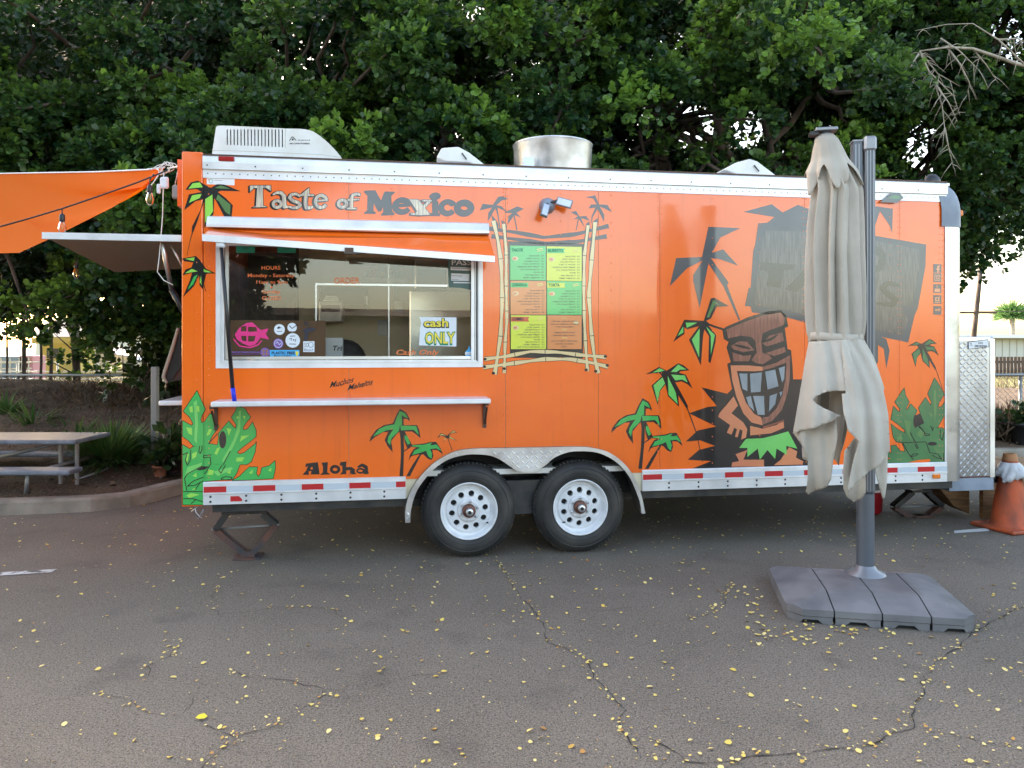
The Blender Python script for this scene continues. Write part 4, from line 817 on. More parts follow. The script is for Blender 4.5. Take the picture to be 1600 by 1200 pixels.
# Aloha
W_ = crop(270, 560, 3.5297)
al = [W_([(735,580),(800,572),(810,640),(760,640),(765,622),(748,622),(752,642),(715,642),(735,620),(745,595),(730,600)]),
      W_([(820,575),(855,572),(852,628),(870,640),(812,642),(828,628),(828,595)]), *ring(*W_([(895,612)])[0], 8.2, 7.0, 4.4),
      W_([(925,572),(958,568),(955,600),(985,598),(1005,612),(1003,628),(1015,638),(975,640),(980,615),(955,618),(958,638),(922,640),(935,625),(935,592),(920,590)]),
      *ring(*W_([(1035,620)])[0], 6.6, 4.6, 2.8), *stroke(W_([(1020,600),(1045,588),(1066,600),(1068,632)]), [3,5,5.6,5.4]), W_([(1055,625),(1080,625),(1080,637),(1050,638)])]
graphic('lettering', [('black_vinyl', al, [W_([(762,600),(770,598),(772,612),(758,612)])])])
sc1 = [[(865,125),(870,148),(880,130),(890,110),(892,145),(905,118),(910,150)],[(915,128),(918,145),(930,128),(932,142)],[(950,125),(940,128),(942,142),(955,138)],[(968,92),(958,140),(968,122),(975,138)],[(985,108),(978,128),(995,105),(985,112)],[(990,95),(998,88)],
       [(960,125),(968,155),(978,135),(988,118),(988,160),(1002,125),(1008,150)],[(1018,128),(1010,140),(1022,142),(1025,125),(1030,142)],[(1045,98),(1035,140),(1046,122),(1052,138)],[(1060,115),(1055,130),(1068,128),(1068,112),(1072,128)],[(1080,92),(1074,125),(1082,120)],[(1088,108),(1084,120),(1092,112)],[(1095,100),(1100,88)],[(880,152),(930,140),(985,125)],[(975,160),(1030,148),(1090,118)]]
m_ = MB(); text(m_, 'Muchos', 515, 553, 606, 9, 'black_vinyl', .0012, .01, .45, slope=-.24, res=3); text(m_, 'Mahalos', 543, 583, 610, 8.5, 'black_vinyl', .002, .01, .45, slope=-.24, res=3)
paint(m_, [q for l in ([(880,156),(930,150),(960,132)],[(975,166),(1030,152),(1090,122)]) for q in stroke(W_(l), .6)], 'black_vinyl', .0028); m_.build('lettering', tr)
# permit label at the corner
m_ = MB(); paint(m_, [U_([(283,515),(515,518),(515,585),(283,575)])], 'letter_white', .0012); paint(m_, ring(*U_([(318,550)])[0], 3.2, 3.2, .6), 'teal', .002); paint(m_, stroke(U_([(345,542),(410,544)]), .4), 'ink', .002); m_.build('permit_label', tr)
# tiki figure and the wooden name board
hair = [(260,578),(445,625),(480,590),(445,410),(470,395),(440,290),(455,250),(420,230),(410,160),(440,140),(600,70),(740,30),(830,20),(870,60),(885,140),(860,150),(880,300),(905,310),(915,420),(920,520),(1000,520),(1060,640),(1090,1163),(190,1165),(330,1110),(160,1100),(240,1030),(355,1000),(250,960),(145,970),(230,890),(365,860),(170,765),(300,720),(370,712),(310,640)]
face = [[(440,160),(560,110),(700,60),(830,38),(862,80),(850,130),(750,165),(700,190),(690,250),(700,330),(745,345),(768,370),(700,412),(650,402),(618,382),(640,350),(655,330),(650,250),(620,215),(540,205),(450,225)],
 [(470,280),(530,245),(590,250),(640,310),(560,325),(490,305)],[(480,325),(560,350),(620,345),(600,390),(490,390)],[(700,262),(750,205),(840,182),(855,240),(800,262),(730,282)],[(720,332),(860,285),(868,322),(785,352)],
 [(700,430),(800,400),(900,345),(895,520),(880,620),(840,740),(770,820),(690,850),(700,795),(740,790),(800,730),(840,640),(865,520),(870,400),(760,440),(700,455)]]
ringl = [(468,420),(600,420),(700,430),(700,458),(640,462),(515,460),(540,580),(580,690),(640,770),(690,795),(700,852),(620,832),(560,765),(510,645),(480,525)]
teeth = [[(530,478),(590,478),(590,605),(555,590)],[(608,480),(695,470),(685,610),(615,615)],[(718,465),(790,450),(815,570),(735,595)],[(815,440),(860,425),(855,520),(840,545)],[(580,650),(615,640),(640,750),(600,710)],[(630,640),(710,640),(715,778),(665,775)],[(750,640),(805,620),(790,700),(745,755)],[(820,615),(845,605),(830,650)]]
skin = [[(490,640),(522,710),(475,765),(560,830),(590,880),(580,940),(545,955),(555,890),(535,880),(520,940),(500,935),(515,880),(495,870),(475,920),(442,905),(465,850),(380,790),(390,760),(440,700)],
 [(610,855),(700,877),(800,850),(850,812),(855,870),(760,910),(610,925)],[(505,1060),(590,1030),(560,1100),(710,1100),(710,1150),(475,1150),(480,1120),(530,1110)],[(890,1010),(950,1040),(940,1085),(990,1110),(990,1135),(780,1140),(830,1100)],ringl]
skirt = [(580,950),(700,945),(800,920),(885,895),(950,1020),(870,1000),(875,1065),(800,1020),(790,1095),(735,1030),(680,1100),(665,1020),(590,1080),(590,1015),(530,1015)]
board = [(1185,349),(1208,347),(1260,350),(1365,368),(1447,382),(1446,416),(1434,482),(1429,493),(1419,535),(1366,524),(1300,515),(1226,495),(1175,488),(1173,479),(1164,478),(1170,450),(1173,449),(1177,392),(1180,382)]
bi = [(1195,360),(1258,362),(1365,376),(1436,389),(1438,412),(1425,476),(1408,478),(1419,500),(1411,525),(1366,515),(1300,505),(1228,484),(1182,478),(1176,470),(1180,458),(1186,400)]
graphic('board_graphic', [('greyed_black', [board, [(1364,520),(1385,530),(1390,548),(1385,576),(1381,545),(1372,539),(1372,565),(1366,577)], [(1162,331),(1206,319),(1223,332),(1247,320),(1262,326),(1300,330),(1300,350),(1185,349),(1172,392),(1167,393),(1172,371),(1210,339)], [(1340,340),(1366,322),(1395,326),(1394,364),(1390,352),(1375,330),(1366,356),(1345,372)]]), ('board_wood', [bi]),
 ('black_vinyl', [[(1190,409),(1242,414),(1240,421),(1225,422),(1219,449),(1199,447),(1202,424),(1188,421)], [(1266,412),(1285,412),(1300,456),(1282,456),(1278,446),(1256,446),(1244,456),(1228,452)], *ring(1318,436,26,24,13,50,310), *ring(1366,405,19,21,11), *stroke([(1405,446),(1388,442),(1379,450),(1388,460),(1400,468),(1395,476),(1370,474)],[6,8,9,9,9,8,4])],
   [[(1266,428),(1272,440),(1260,440)]])])
graphic('top_palm_graphic', [('black_vinyl', [[(1377,314),(1395,300),(1405,300),(1411,308),(1402,315)]])]) if False else None
m_ = MB(); paint(m_, [[(1375,316),(1394,301),(1405,301),(1412,309),(1402,317)]], 'greyed_black', .0265); paint(m_, [[(1388,310),(1396,305),(1403,305),(1408,309),(1404,311)]], 'green_dark', .0275); m_.build('palm_graphic', tr)
graphic('tiki_graphic', [('black_vinyl', [K_(hair)]), ('face_wood', [K_(p) for p in face]), ('salmon', [K_(p) for p in skin]), ('green_bright', [K_(skirt)]), ('tooth', [K_(p) for p in teeth]),
 ('black_vinyl', [q for l in ([(500,272),(560,285),(612,300)],[(705,250),(760,232),(812,195)]) for q in stroke(K_(l), [2.2,4,1.5])]+stroke(K_([(490,640),(440,700),(385,765)]), .8)), ('salmon_dark', [q for l in ([(700,868),(850,820)],) for q in stroke(K_(l), 3)])])
# social icons
for k, cy in enumerate((419.5, 434, 451, 468, 485)):
    x, w2 = 1464.6, 6.2; box = [(x-w2,cy-7),(x+w2,cy-6.7),(x+w2,cy+6.7),(x-w2,cy+6.7)]
    if k == 0: fg = [[(x,cy-4.5),(x+4,cy-4.5),(x+4,cy-2),(x+2.2,cy-2),(x+2.2,cy),(x+4,cy),(x+3.6,cy+2),(x+2.2,cy+2),(x+2.2,cy+6.6),(x-.4,cy+6.6),(x-.4,cy+2),(x-2,cy+2),(x-2,cy),(x-.4,cy),(x-.4,cy-3.4)]]
    elif k == 1: fg = ring(x,cy,2.4,2.4,1.1)+stroke([(x-4,cy-4),(x+4,cy-4),(x+4,cy+4),(x-4,cy+4)],1.1,True)
    elif k == 2: fg = stroke([(x-2,cy-5),(x-.5,cy-2.5),(x+1,cy-5)],.9)+stroke([(x-.5,cy-3),(x-.5,cy-.5)],.9)+[[(x-4.4,cy),(x+4.4,cy),(x+4.4,cy+5.2),(x-4.4,cy+5.2)]]
    elif k == 3: fg = [[(x-3.4,cy-3.6),(x+3.4,cy-3.6),(x+3.4,cy+2.2),(x-3.4,cy+2.2)], [(x-4.6,cy+3.6),(x+4.6,cy+3.6),(x+4.6,cy+5),(x-4.6,cy+5)]]
    else: fg = []
    o = graphic('social_icon', [('greyed_black', [box]), ('salmon', fg, [ell(x,cy-.6,1.7,n=8)] if k == 3 else ())])
    if k == 4: m_ = MB(); text(m_, 'g+', x-4.4, x+4.8, cy+2.4, 6.4, 'salmon', .003, .04); m_.build('social_icon', tr)
# menu board with bamboo frame
mb_ = thing_part('menu_board', tr)
graphic('bamboo_frame', [('black_vinyl', [[(794,377),(912,381),(911,560),(797,559)]])], mb_)
def cane(pts, w_, n, ends=True):
    """a drawn bamboo cane: swelling at the nodes"""
    P = [Vector(p) for p in pts]; out = []; ww = []; marks = []; L_ = [0]
    for a, b in zip(P, P[1:]): L_.append(L_[-1]+(b-a).length)
    tot = L_[-1]; m = 24
    for i in range(m+1):
        t = tot*i/m; k = max(j for j in range(len(L_)-1) if L_[j] <= t+1e-6); u = (t-L_[k])/(L_[k+1]-L_[k]); out.append(tuple(P[k].lerp(P[k+1], u)))
        ph = (i/m*n) % 1; ww.append(w_*(.72+.5*abs(ph-.5)*2*.9))
    for j in range(1, n):
        i = round(m*j/n); a = Vector(out[i]); d = (Vector(out[min(i+1,m)])-Vector(out[i-1])).normalized(); q = Vector((-d.y,d.x))*w_*.6; marks.append([tuple(a-q), tuple(a+q)])
    return out, ww, marks
can = [([(771,345),(778,375),(783,410),(785,470),(782,525),(777,560),(773,585)],5.6,4),([(787,350),(791,390),(791,440),(792,500),(789,540),(788,583)],4.6,5),([(919,352),(913,400),(912,460),(913,500),(915,540),(918,580)],4.6,5),([(930,347),(925,400),(920,460),(924,520),(929,560),(935,583)],5.4,4),
 ([(755,574),(800,568),(850,561),(890,561),(925,567),(950,573)],5.6,4),([(757,561),(790,557),(830,549),(870,550),(910,555),(947,558)],5.4,4)]
top = [([(763,357),(800,362),(850,371),(900,366),(951,353)],6,3),([(768,369),(815,375),(850,380),(900,378),(948,369)],6,3)]
bl, cr_, mk = [], [], []
for p, w_, n in can: a, ww, m = cane(p, w_, n); bl += stroke(a, [x+1.4 for x in ww]); cr_ += stroke(a, ww); mk += [q for s_ in m for q in stroke(s_, .9)]
for c_ in ((771,583),(788,576),(916,578),(931,580),(758,561),(757,573),(946,557),(949,571)): mk += [ell(c_[0],c_[1],2.6,2.2,n=10)]
graphic('bamboo_frame', [('black_vinyl', bl), ('cream', cr_), ('black_vinyl', mk)], mb_)
bl = []
for p, w_, n in top: a, ww, m = cane(p, w_, n); bl += stroke(a, ww)
for p in ([(771,345),(778,375),(781,400)],[(787,350),(790,380),(791,405)],[(919,352),(914,390),(913,405)],[(930,347),(925,385),(923,408)]): bl += stroke(p, 6.2)
bl += [M_(q) for q in ([(175,285),(215,330),(245,380),(245,440),(205,440),(190,360)],[(272,340),(310,360),(330,400),(320,450),(290,450)],[(1100,440),(1110,380),(1140,350),(1150,440)],[(1165,440),(1180,350),(1230,318),(1215,440)],
  [(60,245),(90,180),(190,190),(245,110),(280,105),(345,132),(280,145),(225,195),(270,200),(350,270),(235,215),(265,420),(255,420),(235,290),(215,225),(140,355),(145,270),(185,215)],[(335,385),(345,300),(385,270),(300,268),(430,205),(495,228),(420,270),(470,315),(405,290),(433,440),(423,440),(395,300)],
  [(1105,115),(1200,95),(1235,185),(1320,190),(1365,260),(1245,205),(1290,290),(1285,355),(1225,230),(1175,310),(1165,370),(1160,370),(1165,300),(1205,215),(1135,225),(1160,185),(1215,185),(1180,125)],[(960,262),(1010,250),(1045,305),(1110,300),(1145,345),(1060,320),(1095,410),(1040,330),(1015,440),(1008,440),(1030,325),(985,335),(1030,300)])]
graphic('bamboo_frame', [('greyed_black', bl)], mb_)
items = ['KALUA PORK','STEAK "ASADA"','CHICKEN "POLLO"','PORK "AL PASTOR"','SHREDDED BEEF "BIRRIA"','COW TONGUE "LENGUA"','VEGGIE','FISH "PESCADO"','SHRIMP "CAMARON"']
def panel(x0, y0, x1, y1, colr, title, tb, price, extra=None):
    m_ = MB(); a = S(x0, y1); b = S(x1, y0); m_.box((a.x,-.007,a.z),(b.x,-.0035,b.z),colr)
    if tb: paint(m_, [[(x0+.5,y0+2),(x0+29,y0+2.2),(x0+27,y0+6),(x0+29,y0+9.5),(x0+.5,y0+9.5)]], tb, .0078)
    text(m_, title, x0+2.5, x0+(26 if len(title) > 5 else 20), y0+7.6, 4.6, 'ink_green' if tb != 'menu_red' else 'ink', .0088, .03)
    its = items+(['SIDE OF RICE AND BEANS'] if extra else [])
    st = (y1-y0-14)/len(its)
    for k, s_ in enumerate(its):
        y = y0+14.5+k*st; wd = len(s_)*1.62; text(m_, s_, x1-9-wd, x1-9, y+1, 1.9, 'greyed_black', .0088, .004, res=1); text(m_, '$'+str(price+(k*3) % 4), x1-6.5, x1-2.5, y+1, 1.9, 'greyed_black', .0088, .004, res=1)
    paint(m_, [ell(x0+8, y0+19, 5, 3.4, n=12)], 'cream', .0078); paint(m_, [ell(x0+7, y0+19, 3.2, 2, n=10)], 'salmon', .0088)
    paint(m_, stroke([(x1-14,y0+5),(x1-5,y0+3)],1.2)+stroke([(x1-13,y0+7.5),(x1-4,y0+5.5)],1.2), 'yellow_art', .0088); m_.build('menu_panel', mb_)
panel(797,385,852.5,437.5,'menu_green','TACOS',None,3); panel(854,386,908.5,438.5,'menu_yellow','BURRITO','menu_green',9)
panel(797.5,439.5,853,491.5,'menu_orange','QUESADILLA','menu_green',9); panel(854.5,440,908.5,491.5,'menu_green','TORTA','menu_yellow',9)
panel(798,493,853,545.5,'menu_yellow','COMBO','menu_red',11,1)
m_ = MB(); a = S(855,545.5); b = S(908.5,493); m_.box((a.x,-.007,a.z),(b.x,-.0035,b.z),'menu_orange')
for k, s_ in enumerate(['NACHOS','CHIPS AND CHEESE WITH BEANS','SALSA SOUR CREAM AND GUACAMOLE','YOUR CHOICE OF MEAT','KEIKI','CHEESE QUESADILLA RICE','BEAN AND CHEESE BURRITO','SALADS','LETTUCE TOMATO CHEESE BEANS','SALSA AND GUACAMOLE','DRINKS']):
    wd = min(44, len(s_)*1.5); hd = k in (0,4,7); text(m_, s_, 882-wd/2, 882+wd/2, 498.5+k*4.4, 2.6 if hd else 1.8, 'yellow_art' if hd else 'greyed_black', .0088, .004, res=1)
paint(m_, [ell(900,504,4,3,n=10)], 'cream', .0078); m_.build('menu_panel', mb_)
# warp: rear hatch, its strut, the rear shelf and the padded cover
rh = thing_part('rear_hatch', tr)
zt = 2.385; m_ = MB()
A0 = (XS-1.0,.05,zt-.03); m_.add([(XS-.01,.05,zt),(XS-.01,1.75,zt-.02),(XS-1.02,1.75,zt-.09),(XS-.92,.05,zt-.0)]+[(XS-.01,.05,zt-.02),(XS-.01,1.75,zt-.04),(XS-1.02,1.75,zt-.11),(XS-.92,.05,zt-.02)], [(0,1,2,3),(7,6,5,4),(1,5,6,2),(2,6,7,3)], 'cream_grey'); M['hatch_liner'] = mat('hatch_liner', (.34,.28,.21), .7)
o = m_.build('hatch_panel', rh); o.data.materials[0] = M['hatch_liner']
m_ = MB(); m_.box((XS-.93,.028,zt-.035),(XS-.01,.049,zt+.012),'alu_white'); m_.build('hatch_edge', rh)
m_ = MB(); q = at(245,378,5.45); q = to_local(q); q1 = to_local(at(268,452,5.75)); q2 = to_local(at(279,508,5.85)); m_.tube([(q.x,.12,zt-.02),(q1.x,.30,q1.z)], .017, 'alu', 10); m_.build('gas_strut', rh)
m_ = MB(); m_.tube([(q1.x,.30,q1.z),(XS-.02,.36,q2.z)], .023, 'black_plastic', 10); m_.build('gas_strut', rh)
m_ = MB(); m_.tube([(XS-.12,.15,zt-.03),(XS-.005,.25,zt-.3)], .008, 'alu', 8); m_.build('hatch_stay', rh)
m_ = MB(); m_.bbox((XS-.19,.12,CH-(635-HZ)/F*5.5),(XS-.003,1.7,CH-(627.5-HZ)/F*5.5),'alu_white',.006); m_.build('rear_shelf', tr)
cs = thing_part('folded_seat', tr)
def L_at(px, py, Y): return to_local(at(px, py, Y))
def padd(pts, y0, y1, mt, name):
    m_ = MB(); n = len(pts); m_.add([(p[0],y0,p[1]) for p in pts]+[(p[0],y1,p[1]) for p in pts], [tuple(range(n)), tuple(range(2*n-1,n-1,-1))]+[(i,i+n,(i+1)%n+n,(i+1)%n) for i in range(n)], mt); o = m_.build(name, cs); bevel(o, .012, 3); return o
pp2 = lambda pts, Y=5.75: [(L_at(x,y,Y).x, L_at(x,y,Y).z) for x, y in pts]
padd(pp2([(282,510),(276,514),(268,545),(258,580),(256,588),(262,598),(270,594),(283,575)]), .30, .9, 'black_plastic', 'seat_back')
padd(pp2([(277,511),(268,543),(256,581),(254,590),(261,600),(264,597),(259,589),(272,548),(281,514)]), .27, .2995, 'cream_grey', 'seat_edge'); cs.children[-1].data.materials[0] = M['hatch_liner']
wl = MB(); a = S(304,790); wl.tube([(a.x,.01,a.z),(a.x+.01,0,a.z-.05),(a.x+.05,-.01,a.z-.09),(a.x+.06,0,a.z-.03),(a.x+.02,.02,a.z-.10),(a.x-.02,.0,a.z-.04),(a.x+.03,.02,a.z)], .004, 'galv', 5); wl.build('wire_loop', tr)

# ============================================================ GROUND
def sheet_xy(name, poly, z, mt):
    v, f = region([poly]); m_ = MB(); m_.add([(q.x,q.y,z) for q in v], f, mt); return struct(m_.build(name))
m = M['asphalt'] = mat('asphalt', (.06,.055,.052), .85)
b_ = m.node_tree.nodes['Principled BSDF']; nz = noise_col(m, (.138,.112,.080), (.205,.170,.126), .9, 12, .3, .7)
def mixin(m, fac_node, out, colr, blend='MIX'):
    b = m.node_tree.nodes['Principled BSDF']; prev = b.inputs['Base Color'].links[0].from_socket
    mx = N(m, 'ShaderNodeMix', data_type='RGBA', blend_type=blend); L(m, out, mx.inputs[0]); L(m, prev, mx.inputs[6]); mx.inputs[7].default_value = (*colr, 1); L(m, mx.outputs[2], b.inputs['Base Color'])
tc = N(m, 'ShaderNodeTexCoord')
def spots(m, scale, lo, hi, colr, kind='ShaderNodeTexNoise', out='Fac', detail=4, inv=False, amt=1):
    tc = N(m, 'ShaderNodeTexCoord'); n_ = N(m, kind, Scale=scale)
    if 'Detail' in n_.inputs: n_.inputs['Detail'].default_value = detail
    L(m, tc.outputs['Object'], n_.inputs['Vector']); r = N(m, 'ShaderNodeMapRange'); r.inputs[1].default_value = lo; r.inputs[2].default_value = hi; r.inputs[3].default_value = amt if inv else 0; r.inputs[4].default_value = 0 if inv else amt
    L(m, n_.outputs[out], r.inputs[0]); mixin(m, r, r.outputs[0], colr)
spots(m, 140, .56, .64, (.30,.27,.235), detail=2); spots(m, 75, .58, .68, (.03,.027,.025), detail=3, amt=.9); spots(m, 300, .55, .62, (.04,.035,.03), detail=2, amt=.7); spots(m, 260, .6, .7, (.30,.28,.25), detail=1, amt=.7)
spots(m, 2.2, .56, .74, (.055,.048,.043), detail=7, amt=.45); spots(m, 1.1, .62, .66, (.22,.19,.155), detail=10, amt=.35); spots(m, 55, .54, .66, (.20,.18,.155), detail=5, amt=.55); spots(m, 110, .52, .60, (.045,.04,.034), detail=4, amt=.65); spots(m, .8, .66, .72, (.035,.03,.027), detail=5, amt=.5); spots(m, .55, .6, .72, (.19,.17,.145), detail=8, amt=.35)
bump(m, 160, .55, .006, 4); bump(m, 40, .25, .01, 4)
kb = [(-16,6.6),(-8,6.95),(-6.2,7.12),(-4.82,7.24),(-4.06,7.41),(-3.78,7.62),(-3.66,7.9),(-3.55,8.3),(-3.2,9.2),(-2.2,10.1),(0,10.55),(5.2,10.8),(8.5,10.85),(20,11.2)]
road = [(-60,-60),(60,-60),(60,11.5)]+[(x,y+.05) for x,y in kb[::-1]]+[(-60,5.6)]
sheet_xy('asphalt', road, 0, 'asphalt')
m_ = MB(); kk = [Vector(p) for p in kb]; vs = []
for i, p in enumerate(kk):
    d = (kk[min(i+1,len(kk)-1)]-kk[max(i-1,0)]).normalized(); q = Vector((-d.y, d.x))
    for o_, z in ((0,-.02),(.012,.11),(.03,.135),(.14,.14),(.16,.10)): vs.append((p.x+q.x*o_, p.y+q.y*o_, z+.004*math.sin(i*2.3)))
m_.add(vs, [(i*5+k, i*5+k+1, i*5+6+k, i*5+5+k) for i in range(len(kk)-1) for k in range(4)], 'concrete', False); struct(m_.build('kerb'))
m = M['soil'] = mat('soil', (.07,.045,.03), .95); noise_col(m, (.05,.032,.019), (.14,.088,.052), 1.6, 12, .35, .7); spots(m, 45, .58, .66, (.24,.165,.09), detail=3); spots(m, 22, .6, .7, (.025,.018,.012), detail=4); bump(m, 30, .9, .03, 6)
m = M['field'] = mat('field', (.25,.2,.08), .95); noise_col(m, (.22,.17,.06), (.16,.17,.045), .4, 10); bump(m, 12, .8, .05, 6)
def bank(x, y):     # the bed rises into a low bank on the left
    k = min(1, max(0, (-1.5-x)/2.5)); u = min(1, max(0, (y-8.0)/4.6)); v = min(1, max(0, (y-13.4)/4)); return .74*k*(u*u*(3-2*u))*(1-v*v*(3-2*v))
# soil bed as an uneven sheet
m_ = MB(); nx, ny = 200, 110; vs = []
for j in range(ny):
    for i in range(nx):
        x = -24+48*i/(nx-1); t = j/(ny-1)
        # kerb line y at x
        for a, b in zip(kb, kb[1:]):
            if a[0] <= x <= b[0]: yk = a[1]+(b[1]-a[1])*(x-a[0])/(b[0]-a[0]); break
        else: yk = 11.2 if x > 0 else 6.5
        y = yk+.13+(27-yk)*t**1.6; z = .10+.05*math.sin(x*1.3+y)*min(1,t*8)+.05*math.sin(y*1.7-x*.6)*min(1,t*8)+.10*min(1,t*3)-.2*max(0,t-.75)*3+bank(x,y)
        vs.append((x,y,z+random.uniform(-.012,.012)))
m_.add(vs, [(j*nx+i,j*nx+i+1,(j+1)*nx+i+1,(j+1)*nx+i) for j in range(ny-1) for i in range(nx-1)], 'soil', True); struct(m_.build('soil_bed'))
sheet_xy('grass_field', [(-300,11),(-300,500),(300,500),(300,11.4)], -.03, 'field')
m = M['line_paint'] = mat('line_paint', (.55,.55,.53), .8); spots_ok = noise_col(m, (.12,.11,.1), (.6,.6,.58), 14, 8, .38, .52)
a = ground(-60,902); b = ground(84,893); sheet_xy('parking_line', [(a.x,a.y-.03),(b.x,b.y-.03),(b.x,b.y+.05),(a.x,a.y+.06)], .004, 'line_paint')
M['line_white'] = mat('line_white', (.6,.61,.6), .8)
a = ground(1487,832); b = ground(1543,829); sheet_xy('parking_line', [(a.x,a.y-.04),(b.x,b.y-.03),(b.x+.05,b.y+.08),(a.x+.05,a.y+.05)], .004, 'line_white')
# cracks
M['crack'] = mat('crack', (.03,.026,.022), .95)
D_ = crop(800,820,2); E_ = crop(0,820,2)
cracks = [(D_([(0,180),(20,225),(70,270),(95,310),(115,370),(185,395),(235,425),(260,480),(315,530),(350,580),(335,640),(370,690),(400,715),(450,740)]),1), (D_([(350,640),(430,670),(490,700),(545,745),(620,750),(750,730),(880,718),(990,705),(1110,685),(1200,655),(1250,640),(1245,600),(1275,540),(1290,470),(1330,430),(1385,385),(1440,340),(1500,300),(1600,255),(1750,190)]),1.1),
 (E_([(620,620),(680,650),(740,665),(840,640),(920,600),(1000,540),(1010,515),(900,485),(780,480),(720,450)]),.7),(E_([(740,670),(700,700),(640,740),(600,790)]),.7),(E_([(670,200),(660,260),(690,280),(760,275),(860,260),(980,255),(1040,270),(1075,300),(1060,330)]),.5),(E_([(580,360),(530,410),(470,440),(465,480)]),.6),
 (E_([(290,530),(400,540),(450,580),(540,600)]),.5),(D_([(540,300),(600,285),(660,250),(670,200),(690,170)]),.5),(D_([(200,275),(330,265),(450,250)]),.35),(E_([(1010,515),(1150,515),(1300,470),(1450,470),(1600,500)]),.35),(E_([(560,600),(600,560),(620,510),(680,490)]),.4),(D_([(1250,640),(1350,655),(1500,690),(1650,700)]),.5),(E_([(0,610),(120,560),(290,530)]),.3),(E_([(1540,100),(1580,150),(1600,180)]),.6),(E_([(1000,400),(1090,390),(1200,400),(1330,350)]),.3)]
crack_pts = []
m_ = MB()
for pts, w_ in cracks:
    g = [ground(*p).xy for p in pts]; fine = []
    for a, b in zip(g, g[1:]):
        n = max(2, int((b-a).length/.05))
        for k in range(n):
            q = a.lerp(b, k/n); fine.append(q+Vector((random.uniform(-1,1), random.uniform(-1,1)))*.013)
    fine.append(g[-1]); vs = []
    for i, p in enumerate(fine):
        d = (fine[min(i+1,len(fine)-1)]-fine[max(i-1,0)]).normalized(); q = Vector((-d.y,d.x))*.0023*w_*random.uniform(.12,1.6)*(1 if 0 < i < len(fine)-1 else .2); vs += [(p.x+q.x,p.y+q.y,.0035),(p.x-q.x,p.y-q.y,.0035)]
        if w_ > .45: crack_pts.append((p.x,p.y,w_))
    m_.add(vs, [(2*i,2*i+1,2*i+3,2*i+2) for i in range(len(fine)-1)], 'crack')
struct(m_.build('asphalt_crack'))
# ------------------------------------------------------------ leaf meshes by numpy
def leaf_mesh(name, C, A, Bv, size, mt, parent=None, shape='round', kind='stuff', tone=None):
    """C centres (n,3); A leaf axis, Bv side axis (unit); size (n,)"""
    n = len(C)
    if shape == 'round': tpl = np.array([(0,0,0),(.30,.30,.05),(.75,.36,.04),(1,0,-.04),(.75,-.36,.04),(.30,-.30,.05)])
    elif shape == 'quad': tpl = np.array([(0,0,0),(.5,.34,.03),(1,0,-.03),(.5,-.34,.03)])
    elif shape == 'blade': tpl = np.array([(0,.02,0),(.55,.035,.0),(1,0,-.18),(.55,-.035,0),(0,-.02,0)])
    k = len(tpl); Cn = np.cross(A, Bv)
    V = C[:,None,:]+size[:,None,None]*(tpl[None,:,0,None]*A[:,None,:]+tpl[None,:,1,None]*Bv[:,None,:]+tpl[None,:,2,None]*Cn[:,None,:])
    me = bpy.data.meshes.new(name); me.vertices.add(n*k); me.vertices.foreach_set('co', V.reshape(-1).astype(np.float32))
    me.loops.add(n*k); me.loops.foreach_set('vertex_index', np.arange(n*k, dtype=np.int32))
    me.polygons.add(n); me.polygons.foreach_set('loop_start', np.arange(0, n*k, k, dtype=np.int32)); me.polygons.foreach_set('loop_total', np.full(n, k, dtype=np.int32))
    me.materials.append(M[mt]); at_ = me.attributes.new('tone', 'FLOAT', 'FACE'); r = RNG.random(n) if tone is None else tone; at_.data.foreach_set('value', r.astype(np.float32))
    me.update(calc_edges=True); o = bpy.data.objects.new(name, me); col.objects.link(o)
    if parent: o.parent = parent
    if kind: o['kind'] = kind
    return o
def unit(v): return v/np.maximum(np.linalg.norm(v, axis=-1, keepdims=True), 1e-9)
# fallen leaves
pts = []; 
for _ in range(3400):
    y = 1.9+8.5*random.random()**1.25; x = random.uniform(-1,1)*.75*y+random.gauss(0,.2)
    dens = .22+.78*min(1, max(0, (x/y+.7)/.9))
    if random.random() < dens and not (1.5 < x < 2.85 and 4.25 < y < 5.6): pts.append((x,y,.009+.026*random.random()**2.2))
for _ in range(430):
    x, y, w_ = random.choice(crack_pts); pts.append((x+random.gauss(0,.018),y+random.gauss(0,.018),random.uniform(.008,.022)))
for _ in range(110): pts.append((1.55+random.gauss(0,.14)+(0 if random.random()<.6 else .4), random.uniform(4.3,5.2) if random.random()<.6 else 4.3+random.gauss(0,.06), random.uniform(.016,.032)))
for _ in range(500): pts.append((random.uniform(-7,7), random.uniform(6,9.5), random.uniform(.016,.03)))
P = np.array(pts); P = P[~((P[:,0]>1.62)&(P[:,0]<2.8)&(P[:,1]>4.5)&(P[:,1]<5.5))]; n = len(P); th = RNG.random(n)*2*PI
A = np.stack([np.cos(th), np.sin(th), RNG.normal(0,.15,n)],1); Bv = unit(np.stack([-np.sin(th), np.cos(th), RNG.normal(0,.3,n)],1))
r = RNG.random(n); leaf_mesh('fallen_leaves', np.stack([P[:,0],P[:,1],np.full(n,.008)],1), unit(A), Bv, P[:,2], 'litter_leaf', shape='round', tone=r)
n = 9000; x = RNG.uniform(-11,10,n); y = RNG.uniform(7.6,16,n)
kl = np.interp(x, [p[0] for p in kb], [p[1] for p in kb]); keep = y > kl+.25; x, y = x[keep], y[keep]; n = len(x); th = RNG.random(n)*2*PI
A = unit(np.stack([np.cos(th), np.sin(th), RNG.normal(.1,.3,n)],1)); Bv = unit(np.stack([-np.sin(th), np.cos(th), RNG.normal(0,.4,n)],1))
